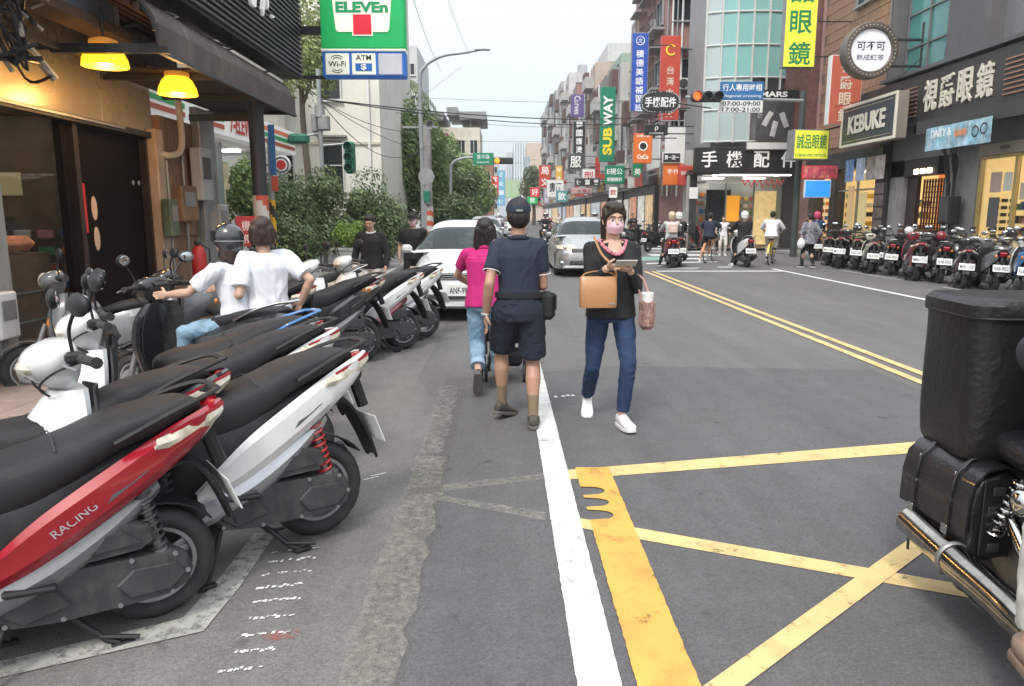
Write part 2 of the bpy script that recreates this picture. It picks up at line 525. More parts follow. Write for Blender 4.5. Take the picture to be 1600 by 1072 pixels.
mark('faded_box_line', [px((640, 765), (852, 741), (852, 750), (640, 776))], W_FAINT)
mark('faded_box_line', [px((676, 774), (852, 802), (852, 816), (676, 782))], W_FAINT)
rough_line('faded_lane_line', -0.56, -0.36, 1.9, 4.6, W_FAINT, step=0.08, jag=0.02)
rough_line('faded_lane_line', -0.56, -0.40, 4.65, 6.6, W_FAINT2, step=0.05, jag=0.02)
for a_, b_ in ((1.9, 19.9),):
    rough_line('centre_line', 3.86, 3.96, 1.9, 20.3, Y_PALE, step=0.3, jag=0.003)
    rough_line('centre_line', 4.08, 4.18, 1.9, 20.3, Y_PALE, step=0.3, jag=0.003)
rough_line('parking_lane_line', 7.70, 7.85, 6, 21.3, W_OK, step=0.3)
mark('parking_bay_line', [rect(9.45, 9.55, 17.5, 20.6), rect(9.45, 9.55, 11.0, 15.8)], W_OLD)
mark('stop_line', [rect(4.25, 7.7, 20.2, 20.5)], W_OK)
mark('parking_bay_line', [px((398, 836), (430, 838), (375, 920), (318, 990), (285, 970), (345, 905)), px((285, 970), (318, 990), (-60, 1077), (-60, 1052))], W_OLD, Z2)
b = MB()
for k, (x, y) in enumerate(((462, 865), (455, 880), (448, 900), (438, 921), (432, 943), (424, 969), (416, 996), (393, 1023), (378, 1051))):
    q = 0
    for j in range(13):
        if rnd.random() < 0.15: continue
        xx = x - 34 + 68 * j / 12 + rnd.uniform(-2, 2); yy = y - 5 * j / 9 + rnd.uniform(-1.5, 1.5)
        g = ground(xx, yy); w_ = rnd.uniform(0.004, 0.010); h_ = rnd.uniform(0.004, 0.012)
        b.add([(g.x - w_, g.y - h_, Z1), (g.x + w_, g.y - h_ * 0.6, Z1), (g.x + w_ * 1.1, g.y + h_, Z1), (g.x - w_ * 0.7, g.y + h_ * 0.8, Z1)], [(0, 1, 2, 3)])
for x, y in ((868, 621), (880, 620), (887, 619), (895, 619)):
    g = ground(x, y); b.add([(g.x - 0.02, g.y - 0.02, Z1), (g.x + 0.018, g.y - 0.03, Z1), (g.x + 0.012, g.y + 0.03, Z1), (g.x - 0.01, g.y + 0.02, Z1)], [(0, 1, 2, 3)])
for x, y in ((592, 744), (580, 750)):
    g = ground(x, y); b.add([(g.x - 0.04, g.y - 0.02, Z1), (g.x + 0.04, g.y + 0.035, Z1), (g.x + 0.035, g.y + 0.045, Z1), (g.x - 0.045, g.y - 0.01, Z1)], [(0, 1, 2, 3)])
tag(b.build('chalk_mark', paint_mat('paint_spray', (0.8, 0.8, 0.78), 0.40, scale=60), ang=0), kind='stuff')
mark('red_paint_smear', [px((405, 990), (470, 985), (468, 997), (412, 1006))], paint_mat('paint_red_smear', (0.42, 0.12, 0.10), 0.5, scale=14, under=0.6))
# zebra stripes and boxes at the crossing
for i, (y0, y1, xa, xb) in enumerate(((403.5, 405.5, 1030, 1100), (397.5, 400, 1010, 1110), (392, 394.5, 1010, 1112), (388, 390, 1005, 1115), (384, 386, 1000, 1118), (381, 382.4, 1000, 1120))):
    g0, g1 = ground(1060, y0), ground(1060, y1)
    ga, gb = ground(xa, y0), ground(xb, y0)
    mark('crosswalk_stripe', [rect(ga.x, gb.x, g1.y, g0.y)], W_OK)
mark('scooter_box_line', [px((1052, 418), (1094, 418), (1088, 421.5), (1045, 421.5))], W_OLD)
mark('scooter_box_line', [px((1122, 416.5), (1143, 416.5), (1143, 419), (1119, 419))], W_OLD)
mark('crosswalk_line', [px((1010, 411.5), (1120, 408.5), (1120, 409.8), (1010, 413))], W_OK)
mark('green_walkway_paint', [px((1262, 389), (1310, 387), (1330, 396), (1266, 404))], G_OK, Z2)
mark('green_walkway_paint', [px((1000, 402), (1030, 401), (1030, 407), (1000, 408))], G_OK, Z2)
# pavements
PAVE = mat('paving', (0.27, 0.25, 0.235), 0.85, var=0.2, vscale=2.0, bump=0.3, bscale=50, dirt=(0.12, 0.11, 0.1), dirt_amt=0.5)
KERB = mat('kerb_concrete', (0.36, 0.355, 0.34), 0.85, var=0.2, bump=0.2, dirt=(0.15, 0.14, 0.13), dirt_amt=0.5)
TILE = mat('paving_tile', (0.30, 0.22, 0.18), 0.7, var=0.25, vscale=1.3, bump=0.2, dirt=(0.1, 0.09, 0.08), dirt_amt=0.5)
def pavement(x0, x1, y0, y1, kerb_side):
    b = MB(); b.box(((x0 + x1) / 2, (y0 + y1) / 2, 0.05), (x1 - x0, y1 - y0, 0.12)); p = tag(b.build('pavement', PAVE), kind='structure')
    kx = x0 if kerb_side < 0 else x1
    y = y0; k = None
    while y < min(y1, 45):
        L = min(1.0, y1 - y)
        b = MB(); b.box((kx + kerb_side * 0.075, y + L / 2, 0.055), (0.15, L - 0.008, 0.13 + rnd.uniform(-0.003, 0.003)), 0.012)
        b.build('kerb_stone', KERB, p); y += L
    if y < y1: b = MB(); b.box((kx + kerb_side * 0.075, (y + y1) / 2, 0.055), (0.15, y1 - y, 0.13), 0.012); tag(b.build('kerb_run', KERB, p), kind='stuff')
    return p
pr = pavement(11.4, 30, 6, 30.5, -1)
pf = pavement(8.0, 30, 39, 300, -1)
pl = pavement(-12.8, -3.0, 0, 22.5, 1)
pl2 = pavement(-30, -5.2, 33, 300, 1)
# tiles in front of the shop on the near side
tm = None
for i in range(5):
    for j in range(16):
        x0_, y0_ = -4.62 + i * 0.32, 4.4 + j * 0.41
        if tm is None:
            b = MB(); b.box((0, 0, 0), (0.312, 0.402, 0.012), 0.003); o = b.build('paving_tile', TILE, pl); tm = o.data
        else:
            o = bpy.data.objects.new('paving_tile', tm); COL.objects.link(o); o.parent = pl
        o.location = (x0_ + 0.16, y0_ + 0.2, 0.114 + rnd.uniform(-0.001, 0.001))
# ---------------------------------------------------------------- shared materials for the street
BLACK = mat('black_metal', (0.022, 0.022, 0.024), 0.45, var=0.2, dirt=(0.08, 0.075, 0.07), dirt_amt=0.35)
DKGREY = mat('dark_grey_metal', (0.055, 0.056, 0.06), 0.5, var=0.2, dirt=(0.12, 0.11, 0.10), dirt_amt=0.3)
GREY = mat('grey_metal', (0.28, 0.285, 0.29), 0.5, metal=0.4, var=0.15, dirt=(0.18, 0.15, 0.12), dirt_amt=0.4)
GALV = mat('galvanised_steel', (0.42, 0.43, 0.44), 0.42, metal=0.7, var=0.15, dirt=(0.25, 0.22, 0.2), dirt_amt=0.4)
CONC = mat('weathered_concrete', (0.30, 0.29, 0.275), 0.9, var=0.18, vscale=2, bump=0.3, bscale=40, dirt=(0.12, 0.11, 0.10), dirt_amt=0.6)
WHITEP = mat('white_plastic', (0.74, 0.74, 0.73), 0.4, var=0.05, dirt=(0.5, 0.48, 0.44), dirt_amt=0.3)
CREAM = mat('cream_render', (0.62, 0.58, 0.48), 0.85, var=0.12, vscale=1.0, bump=0.15, bscale=30, dirt=(0.35, 0.31, 0.25), dirt_amt=0.5)
def colm(name, c, r=0.5, e=0.0, **k):
    return mat(name, c, r, var=0.06, vscale=2.0, emit=c if e else None, es=e, dirt=tuple(x * 0.6 for x in c), dirt_amt=0.22, **k)
LW = colm('lettering_white', (0.82, 0.82, 0.80), e=0.12); LB = colm('lettering_black', (0.02, 0.02, 0.022))
LG = colm('lettering_green', (0.01, 0.25, 0.10)); LR = colm('lettering_red', (0.55, 0.03, 0.03)); LY = colm('lettering_yellow', (0.80, 0.62, 0.04), e=0.15)
LC = colm('lettering_cream', (0.72, 0.66, 0.55)); LBL = colm('lettering_blue', (0.03, 0.12, 0.42))

def sign(label, loc, w, h, face, case, lines=(), d=0.18, rz=0.0, name='shop_sign', border=0.03, arms=(), arm_m=None, group=None, cat='sign', two=False):
    """a box sign whose face looks down its own -Y; lines are (text, x, z, height, width or None, material, weight)"""
    e = empty(name, (loc[0], loc[1], loc[2] - h / 2), rz, label, cat, group)
    b = MB(); b.box((0, 0, h / 2), (w, d, h), 0.012); b.build('casing', case, e)
    b = MB(); b.box((0, -d / 2 - 0.002, h / 2), (w - border * 2, 0.012, h - border * 2), 0.004); b.build('face_panel', face, e)
    if two: b = MB(); b.box((0, d / 2 + 0.002, h / 2), (w - border * 2, 0.012, h - border * 2), 0.004); b.build('face_panel', face, e)
    for t in lines:
        b = MB(); b.text(t[0], (t[1], -d / 2 - 0.008, h / 2 + t[2]), t[3], w=t[4], bold=t[6] if len(t) > 6 else 0.01, depth=0.006)
        b.build('lettering', t[5], e, ang=0)
    for a in arms:
        b = MB(); b.tube([a[0], a[1]], 0.025, n=8); b.build('bracket', arm_m or BLACK, e)
    return e
def vlines(s, h, size, m, x=0, top=None, w=None, bold=0.01, pitch=None):
    n = len(s); pitch = pitch or h / n; t0 = (top if top is not None else h / 2) - pitch / 2
    return [(c, x, t0 - i * pitch, size, w or size * 0.95, m, bold) for i, c in enumerate(s)]

# ---------------------------------------------------------------- windows
TEAL = glass_mat('teal_glass', (0.10, 0.30, 0.28), see=0.10)
DKGL = glass_mat('dark_glass', (0.025, 0.035, 0.04), see=0.25)
CLGL = glass_mat('clear_glass', (0.05, 0.06, 0.06), see=0.93)
FRM_G = mat('window_frame_grey', (0.16, 0.16, 0.165), 0.5, var=0.1); FRM_W = mat('window_frame_white', (0.6, 0.6, 0.58), 0.5, var=0.1)
FRM_A = mat('window_frame_alu', (0.38, 0.39, 0.40), 0.4, metal=0.5, var=0.1)
ROOMD = mat('dim_room', (0.06, 0.06, 0.06), 0.9)
WPROTO = {}
ROT = {'-x': R(-90), '+x': R(90), '-y': 0.0}
def window(parent, p, w, h, face='-x', frame=FRM_G, glass=DKGL, nx=2, nz=1, sill=True):
    k = (round(w, 2), round(h, 2), frame.name, glass.name, nx, nz, sill)
    if k not in WPROTO:
        b = MB(); t = 0.055
        b.box((0, -0.04, h / 2 - t / 2), (w, 0.1, t)); b.box((0, -0.04, -h / 2 + t / 2), (w, 0.1, t))
        for s_ in (-1, 1): b.box((s_ * (w / 2 - t / 2), -0.04, 0), (t, 0.1, h - 2 * t))
        for i in range(1, nx): b.box((-w / 2 + w * i / nx, -0.035, 0), (0.045, 0.08, h - 2 * t))
        for i in range(1, nz): b.box((0, -0.030, -h / 2 + h * i / nz), (w - 2 * t, 0.07, 0.045))
        if sill: b.box((0, -0.07, -h / 2 - 0.03), (w + 0.12, 0.16, 0.055), 0.01)
        f = b.build('window', frame, parent, ang=0)
        b = MB(); b.box((0, -0.012, 0), (w - 2 * t - 0.002, 0.012, h - 2 * t - 0.002)); g = b.build('pane', glass, f, ang=0)
        WPROTO[k] = (f.data, g.data)
    else:
        f = bpy.data.objects.new('window', WPROTO[k][0]); COL.objects.link(f); f.parent = parent
        g = bpy.data.objects.new('pane', WPROTO[k][1]); COL.objects.link(g); g.parent = f
    f.location = p; f.rotation_euler = (0, 0, ROT[face])
    return f
def block(name, label, x0, x1, y0, y1, z1, m, z0=0.0, cat='building', part='wall', e=None, group=None):
    e = e or empty(name, ((x0 + x1) / 2, (y0 + y1) / 2, 0), 0, label, cat, group)
    b = MB(); b.box(((x0 + x1) / 2 - e.location.x, (y0 + y1) / 2 - e.location.y, (z0 + z1) / 2), (x1 - x0, y1 - y0, z1 - z0))
    b.build(part, m, e, ang=0)
    return e
def part(e, name, c, d, m, bev=0.0, rot=None, lab=None):
    """box part given in world coordinates under an unrotated thing e"""
    b = MB(); b.box((c[0] - e.location.x, c[1] - e.location.y, c[2] - e.location.z), d, bev, rot)
    o = b.build(name, m, e, ang=35 if bev else 0)
    if lab: o['label'] = lab
    return o
def wpart(e, name, mb, m, ang=35):
    """parts whose MB holds world coordinates"""
    L = e.location; mb.v = [(x - L.x, y - L.y, z - L.z) for x, y, z in mb.v]
    return mb.build(name, m, e, ang=ang)
# hanging air conditioner
def ac(loc, face, label):
    e = empty('air_conditioner', loc, ROT[face], label, 'air conditioner', 'air conditioner units on the facades')
    b = MB(); b.box((0, -0.18, 0.30), (0.8, 0.3, 0.55), 0.02); b.build('casing', WHITEP, e)
    b = MB(); b.lathe([(0.0, -0.345), (0.05, -0.35), (0.22, -0.335), (0.235, -0.352), (0.235, -0.33)], 20, (-0.1, 0, 0.30), 'y'); b.build('fan_grille', DKGREY, e)
    b = MB(); b.box((-0.3, -0.17, 0.0), (0.04, 0.34, 0.04)); b.box((0.3, -0.17, 0.0), (0.04, 0.34, 0.04)); b.build('bracket', GREY, e)
    return e
# ================================================================ RIGHT-HAND ROW
XW = 12.5
GWALL = mat('grey_tile_wall', (0.115, 0.112, 0.118), 0.7, var=0.15, vscale=1.0, bump=0.15, bscale=25, dirt=(0.2, 0.19, 0.18), dirt_amt=0.3)
GWALL2 = mat('mid_grey_wall', (0.21, 0.21, 0.215), 0.8, var=0.1, vscale=0.8, dirt=(0.13, 0.12, 0.12), dirt_amt=0.5)
BRICKT = mat('brown_wall_tile', (0.36, 0.20, 0.13), 0.55, var=0.22, vscale=1.4, dirt=(0.2, 0.14, 0.11), dirt_amt=0.4)
DKWALL = mat('dark_shopfront', (0.035, 0.035, 0.038), 0.5, var=0.2)
CHAR = mat('charcoal_fascia', (0.050, 0.046, 0.046), 0.5, var=0.15, dirt=(0.10, 0.09, 0.08), dirt_amt=0.3)
WARM = mat('glowing_shop_wall', (0.70, 0.52, 0.26), 0.7, var=0.15, emit=(1.0, 0.62, 0.24), es=0.55)  # wall emits a warm glow in place of lamplight falling on it
WARM2 = mat('glowing_shelf_board', (0.62, 0.5, 0.34), 0.7, var=0.15, emit=(1.0, 0.75, 0.42), es=0.35)  # boards carry a faint glow of their own to look lamplit
LAMPW = mat('lit_lamp_warm', (1, 0.9, 0.7), 0.5, emit=(1.0, 0.82, 0.55), es=6.0)
LAMPC = mat('lit_lamp_white', (1, 1, 1), 0.5, emit=(1.0, 0.97, 0.9), es=5.0)
WOODF = mat('shop_floor_wood', (0.3, 0.2, 0.12), 0.5, var=0.2)
GOODS = [colm('goods_' + n, c, 0.4, 0.0) for n, c in (('red', (0.5, 0.05, 0.04)), ('white', (0.75, 0.74, 0.7)), ('blue', (0.05, 0.15, 0.4)), ('green', (0.08, 0.3, 0.1)),
         ('yellow', (0.75, 0.5, 0.06)), ('brown', (0.25, 0.12, 0.06)), ('pink', (0.65, 0.25, 0.3)), ('black', (0.03, 0.03, 0.03)), ('orange', (0.7, 0.22, 0.03)))]

def shelves(e, x, y0, y1, zs, face, n, sz=(0.12, 0.2), seed=0, board=None):
    """goods on shelves: each board a part, the small goods of each board pieces of it joined as stuff"""
    r_ = random.Random(seed); sx_ = -1 if face == '-x' else 1
    for z in zs:
        bd = part(e, 'shelf', (x, (y0 + y1) / 2, z), (0.3, y1 - y0, 0.03), board or WARM2)
        gs = [MB() for _ in GOODS]; y = y0 + 0.05
        while y < y1 - 0.1:
            w_ = r_.uniform(*sz); h_ = r_.uniform(0.12, 0.24); k = r_.randrange(len(GOODS))
            gs[k].box((x + sx_ * 0.05 - e.location.x, y + w_ / 2 - e.location.y, z + 0.016 + h_ / 2), (0.14, w_ * 0.82, h_), 0.012); y += w_
        al = MB(); 
        for k, g in enumerate(gs): al.v_off = 0; o_ = len(al.v); al.v += g.v; al.f += [tuple(i + o_ for i in f) for f in g.f]; al.m += [k] * len(g.f)
        if al.v: o = al.build('goods', GOODS, bd); o['kind'] = 'stuff'

# --- grey building with the optical shop
e = empty('grey_shop_building', (XW + 4, 16, 0), 0, 'grey building with big teal windows above the dark optical fascia', 'building')
for y0, y1, z0, z1 in ((9, 24.2, 3.2, 14), (19.75, 20.9, 0.1, 3.2), (23.4, 24.2, 0.1, 3.2), (9, 12, 0.1, 3.2)):
    part(e, 'wall', (XW + 0.25 if z0 < 3 else XW + 4.5, (y0 + y1) / 2, (z0 + z1) / 2), (0.5 if z0 < 3 else 9, y1 - y0, z1 - z0), CONC if z0 < 3 else GWALL2)
part(e, 'wall', (XW + 3.2, 15.5, 1.65), (0.2, 10, 3.1), WARM, lab='glowing warm back wall inside the shop')
part(e, 'floor', (XW + 1.6, 16, 0.12), (3.1, 9, 0.03), WOODF)
part(e, 'ceiling', (XW + 1.6, 16, 3.17), (3.1, 9, 0.05), WHITEP)
for y in (14, 16, 18.2): part(e, 'ceiling_lamp', (XW + 1.2, y, 3.12), (0.5, 0.9, 0.04), LAMPC)
for y in (15.1, 17.2, 19.4):
    f = part(e, 'shop_window', (XW + 0.05, y, 0.35), (0.1, 2.05, 0.5), DKWALL)
    part(e, 'pane', (XW + 0.05, y, 1.78), (0.02, 2.0, 2.35), CLGL)
part(e, 'window_frame', (XW + 0.05, 16.1, 2.99), (0.09, 7.1, 0.08), mat('gold_frame', (0.55, 0.42, 0.18), 0.4, metal=0.3))
for y in (14.05, 16.15, 18.3, 19.66): part(e, 'window_frame', (XW + 0.05, y, 1.6), (0.1, 0.09, 2.7), mat('gold_frame', (0.5, 0.4, 0.2), 0.4))
part(e, 'fascia_board', (XW + 0.02, 16.0, 3.18), (0.14, 7.4, 0.28), mat('beige_board', (0.42, 0.38, 0.32), 0.7))
b = MB(); b.text('視爵眼鏡', (XW - 0.055, 18.7, 3.2), 0.09, ux=(0, -1, 0), uy=(0, 0, 1), depth=0.004); wpart(e, 'lettering', b, LB, 0)
shelves(e, XW + 1.0, 14.2, 19.5, (0.6, 0.95, 1.3, 1.65), '-x', 3, seed=3)
shelves(e, XW + 2.6, 12.2, 19.6, (0.9, 1.3, 1.7, 2.1), '-x', 3, seed=4)
part(e, 'wall', (XW + 1.7, 19.66, 1.65), (3.1, 0.08, 3.1), WARM, lab='glowing warm end wall with spectacle racks')
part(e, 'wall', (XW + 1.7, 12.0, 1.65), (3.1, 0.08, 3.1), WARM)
def racks(e, x0, x1, y, z0, z1, nx, nz, m=None):
    for i in range(nx):
        for j in range(nz):
            part(e, 'display_item', (x0 + (x1 - x0) * (i + .5) / nx, y - 0.03, z0 + (z1 - z0) * (j + .5) / nz), ((x1 - x0) / nx * .7, 0.05, (z1 - z0) / nz * .5), m or GOODS[(i * 5 + j * 3) % len(GOODS)], 0.008)
racks(e, XW + 0.35, XW + 1.0, 19.6, 0.9, 2.0, 3, 6, DKGREY); racks(e, XW + 1.2, XW + 1.9, 19.6, 0.9, 2.0, 3, 6, DKGREY)
part(e, 'display_counter', (XW + 1.1, 18.9, 0.55), (1.6, 0.5, 0.9), WARM2, 0.01); racks(e, XW + 0.4, XW + 1.8, 18.7, 1.02, 1.16, 7, 1)
# posters on the glass
for (y, z, w_, h_, c_) in ((18.95, 2.35, 0.42, 0.5, (0.55, 0.42, 0.36)), (18.5, 2.35, 0.3, 0.45, (0.7, 0.68, 0.6)), (18.95, 1.6, 0.4, 0.75, (0.12, 0.12, 0.12)), (17.9, 2.1, 0.25, 0.4, (0.6, 0.5, 0.4))):
    part(e, 'poster', (XW - 0.02, y, z), (0.01, w_, h_), colm('poster_%d' % int(y * 10 + z * 7), c_))
# upper bay windows
for (y, z, w_, h_, nx, nz) in ((22.6, 7.0, 2.4, 2.9, 2, 3), (22.6, 10.6, 2.4, 2.6, 2, 2), (17.6, 6.9, 1.5, 2.6, 2, 2), (17.6, 10.4, 1.5, 2.5, 2, 2), (13.5, 6.9, 2.0, 2.6, 2, 2)):
    window(e, (-4.0, y - 16, z), w_, h_, '-x', FRM_G, TEAL, nx, nz)
for y, w_ in ((20.2, 1.8), (24.0, 0.3), (15.6, 1.4)): part(e, 'pier', (XW - 0.2, y, 9.3), (0.4, w_, 9.2), GWALL)
part(e, 'ledge', (XW - 0.3, 18.4, 5.62), (0.6, 11.6, 0.10), GWALL)
# alley-side fittings: board, lattice door
KB = empty('tea_shop_front', (XW + 0.5, 22.4, 0), 0, 'dark tea shop front with a glowing orange lattice screen', 'shopfront')
part(KB, 'wall', (XW + 0.3, 21.25, 1.65), (0.12, 0.72, 3.1), mat('grey_stone_board', (0.26, 0.25, 0.24), 0.7, dirt=(0.1, 0.1, 0.1), dirt_amt=0.5))
part(KB, 'notice', (XW + 0.225, 21.35, 2.35), (0.012, 0.14, 0.14), LB); part(KB, 'notice', (XW + 0.225, 21.12, 2.35), (0.012, 0.14, 0.14), LB)
part(KB, 'wall', (XW + 0.25, 23.1, 2.95), (0.5, 3.0, 0.5), DKWALL)
part(KB, 'wall', (XW + 0.2, 23.3, 1.6), (0.12, 0.9, 2.9), mat('dark_brown_panel', (0.06, 0.035, 0.03), 0.5))
part(KB, 'wall', (XW + 1.2, 22.4, 1.5), (0.1, 2.2, 2.6), mat('orange_glow_wall', (0.55, 0.16, 0.05), 0.6, emit=(1.0, 0.28, 0.06), es=0.55))
for i in range(9): part(KB, 'lattice_bar', (XW + 0.35, 21.66 + i * 0.147, 1.45), (0.05, 0.03, 2.3), mat('lattice_wood', (0.10, 0.045, 0.03), 0.5))
for i in range(15): part(KB, 'lattice_bar', (XW + 0.40, 22.25, 0.35 + i * 0.155), (0.04, 1.2, 0.03), mat('lattice_wood', (0.10, 0.045, 0.03), 0.5))
part(KB, 'counter', (XW - 0.05, 22.2, 0.6), (0.5, 1.5, 1.0), mat('counter_wood', (0.12, 0.055, 0.035), 0.45, var=0.3, stretch=(1, 1, 8)), 0.02)
for y in (22.0, 22.35, 22.7): part(KB, 'menu_light', (XW + 0.0, y, 2.82), (0.05, 0.22, 0.14), LAMPW)

# dark fascia with relief lettering
F1 = empty('shop_sign', (XW - 0.35, 20.2, 4.15), R(-90), 'long charcoal fascia sign with cream relief characters and slatted ends', 'sign')
b = MB(); b.box((0, 0, 0.68), (11.2, 0.3, 1.36), 0.02); b.build('fascia_board', CHAR, F1)
for (c_, x) in zip('視爵眼鏡', (-1.35, -0.45, 0.45, 1.35)):
    b = MB(); b.text(c_, (x * 0.88, -0.16, 0.68), 0.86, w=0.62, bold=0.012, depth=0.05); b.build('lettering', LC, F1, ang=0)
SLT = mat('copper_slat', (0.40, 0.22, 0.15), 0.4, metal=0.4)
for i in range(8):
    for x0, x1 in ((-3.25, -1.9), (1.9, 3.9)):
        b = MB(); b.box(((x0 + x1) / 2, -0.17, 0.22 + i * 0.115), (x1 - x0, 0.04, 0.035)); b.build('slat', SLT, F1)
CAN = empty('shop_canopy', (XW - 0.6, 18.6, 3.75), 0, 'deep dark canopy under the charcoal optical fascia', 'canopy')
part(CAN, 'canopy_deck', (XW - 0.4, 17.0, 3.95), (0.8, 8.8, 0.12), DKWALL)
part(CAN, 'canopy_edge', (XW - 0.8, 17.0, 3.93), (0.06, 8.8, 0.34), CHAR)
for y in (14, 17, 20): part(CAN, 'downlight', (XW - 0.4, y, 3.88), (0.16, 0.16, 0.03), LAMPC)
# cable bundle on the concrete pillar
CB = empty('cable_bundle', (XW - 0.12, 20.6, 0.2), 0, 'bundle of black cables sagging down the concrete pillar by the tea shop', 'cables')
r_ = random.Random(3)
for i in range(9):
    b = MB(); y = r_.uniform(-0.3, 0.4); pts = [(r_.uniform(-0.06, 0.03), y + r_.uniform(-0.25, 0.25), 3.5), (-0.2, y + r_.uniform(-0.3, 0.3), 3.2), (-0.12 + r_.uniform(-.1, .1), y * 0.6, 2.8), (-0.04, y * 0.5, 2.1), (-0.03, y * 0.5, 0.8 + i * 0.15)]
    b.tube(catmull(pts, 5), 0.022, 6); b.build('cable', BLACK, CB)
EB = empty('electric_cabinet', (XW - 0.3, 20.35, 0.11), 0, 'black electric meter cabinet on legs before the concrete pillar', 'cabinet')
b = MB(); b.box((0, 0, 1.55), (0.3, 0.5, 0.75), 0.02); b.build('cabinet_body', BLACK, EB)
b = MB(); b.box((-0.16, 0, 1.55), (0.02, 0.42, 0.65), 0.01); b.build('door', DKGREY, EB)
for s_ in (-1, 1): b = MB(); b.box((0, s_ * 0.2, 0.59), (0.06, 0.06, 1.17)); b.build('leg', BLACK, EB)
# blue banner
BN = empty('banner', (11.62, 19.4, 3.25), R(-90), 'blue and white printed banner hung from the canopy edge', 'banner')
b = MB(); rows = []
for i in range(13):
    x = -1.4 + 2.8 * i / 12; rows.append([(x, -0.02 * math.sin(x * 5), z) for z in (0.0, 0.2, 0.4, 0.6)])
b.sheet(rows, 0.01)
bm_ = mat('banner_print', (0.28, 0.5, 0.62), 0.5, var=0.6, vscale=3.5, dirt=(0.75, 0.82, 0.85), dirt_amt=0.95)
b.build('banner_cloth', bm_, BN)
b = MB(); b.text('DAILY &', (-0.6, -0.06, 0.42), 0.2, w=0.9, depth=0.005); b.build('lettering', LW, BN, ang=0)
b = MB(); b.text('$680', (0.25, -0.06, 0.33), 0.2, w=0.5, bold=0.02, depth=0.006); b.build('lettering', colm('letter_orange', (0.8, 0.25, 0.05)), BN, ang=0)
b = MB(); b.lathe([(0.12, -0.05), (0.14, -0.06), (0.12, -0.07), (0.10, -0.06)], 18, (0.85, 0, 0.3), 'y', closed=True); b.lathe([(0.12, -0.05), (0.14, -0.06), (0.12, -0.07), (0.10, -0.06)], 18, (1.18, 0, 0.34), 'y', closed=True); b.build('spectacles_motif', LB, BN)

# --- brown tiled building and its shops
e = empty('brown_tiled_building', (XW + 4, 27.3, 0), 0, 'brown tiled building behind the round tea sign', 'building')
part(e, 'wall', (XW + 4.55, 27.3, 8.6), (8.9, 6.0, 10.8), mat('tile_backing', (0.2, 0.13, 0.1), 0.9))
TG = None
for i in range(13):
    for j in range(20):
        y = 24.5 + i * 0.46 + (0.23 if j % 2 else 0); z = 4.2 + j * 0.36
        if y > 30.1 or (25.6 < y < 27.6 and 8.6 < z < 10.4): continue
        if TG is None: bb = MB(); bb.box((0, 0, 0), (0.04, 0.445, 0.345), 0.006); o = bb.build('wall_tile', BRICKT, e); TG = o.data
        else: o = bpy.data.objects.new('wall_tile', TG); COL.objects.link(o); o.parent = e
        o.location = (XW + 0.09 - e.location.x + rnd.uniform(-0.004, 0.004), y - 27.3, z)
window(e, (-3.95, -0.7, 9.5), 1.9, 1.6, '-x', FRM_A, DKGL, 3, 1)
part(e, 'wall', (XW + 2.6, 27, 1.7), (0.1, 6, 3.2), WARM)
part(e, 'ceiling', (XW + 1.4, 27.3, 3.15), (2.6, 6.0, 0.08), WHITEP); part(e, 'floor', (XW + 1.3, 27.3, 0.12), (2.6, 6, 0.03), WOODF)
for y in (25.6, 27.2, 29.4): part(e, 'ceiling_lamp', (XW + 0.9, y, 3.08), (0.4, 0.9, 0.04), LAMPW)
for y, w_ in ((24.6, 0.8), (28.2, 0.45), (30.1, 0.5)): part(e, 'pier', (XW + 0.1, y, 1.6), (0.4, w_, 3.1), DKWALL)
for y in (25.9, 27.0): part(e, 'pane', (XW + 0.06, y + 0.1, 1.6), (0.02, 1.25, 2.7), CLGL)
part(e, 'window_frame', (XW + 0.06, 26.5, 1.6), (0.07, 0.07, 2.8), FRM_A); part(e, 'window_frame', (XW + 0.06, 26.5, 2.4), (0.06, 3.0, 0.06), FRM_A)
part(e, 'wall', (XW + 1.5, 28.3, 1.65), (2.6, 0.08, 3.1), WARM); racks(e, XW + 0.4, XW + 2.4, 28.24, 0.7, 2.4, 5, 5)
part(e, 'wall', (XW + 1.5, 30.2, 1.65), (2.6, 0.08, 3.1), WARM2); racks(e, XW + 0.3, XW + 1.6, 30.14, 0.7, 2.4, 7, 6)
part(e, 'display_counter', (XW + 0.7, 26.9, 0.6), (0.9, 0.5, 0.9), WARM2, 0.01)
shelves(e, XW + 0.9, 28.5, 29.9, (0.8, 1.1, 1.4, 1.7, 2.0), '-x', 3, seed=9, sz=(0.06, 0.12))
shelves(e, XW + 2.0, 25.2, 28.0, (0.6, 1.0, 1.4, 1.8), '-x', 3, seed=19)
part(e, 'poster', (XW + 0.02, 26.9, 1.75), (0.012, 0.5, 1.6), colm('poster_peach', (0.75, 0.5, 0.25), e=0.2)); part(e, 'poster', (XW + 0.02, 26.0, 1.7), (0.012, 0.6, 1.2), colm('poster_gold', (0.75, 0.6, 0.3), e=0.2))
part(e, 'fascia_board', (XW - 0.1, 27.3, 3.45), (0.4, 6.1, 0.6), DKWALL)
for i, (y, c_) in enumerate(((24.9, (0.35, 0.3, 0.28)), (25.6, (0.45, 0.55, 0.75)), (26.4, (0.12, 0.3, 0.65)), (24.3, (0.5, 0.45, 0.4)))):
    part(e, 'poster', (XW - 0.33, y, 3.05), (0.012, 0.62, 0.75), mat('poster_row_%d' % i, c_, 0.5, var=0.5, vscale=4, dirt=(0.8, 0.78, 0.75), dirt_amt=0.7))
for i, z in enumerate((2.4, 2.0, 1.6, 1.2)): part(e, 'poster', (XW - 0.11, 24.65, z), (0.012, 0.6, 0.34), mat('poster_small', (0.16, 0.13, 0.12), 0.5, var=0.6, vscale=5, dirt=(0.6, 0.5, 0.4), dirt_amt=0.6))
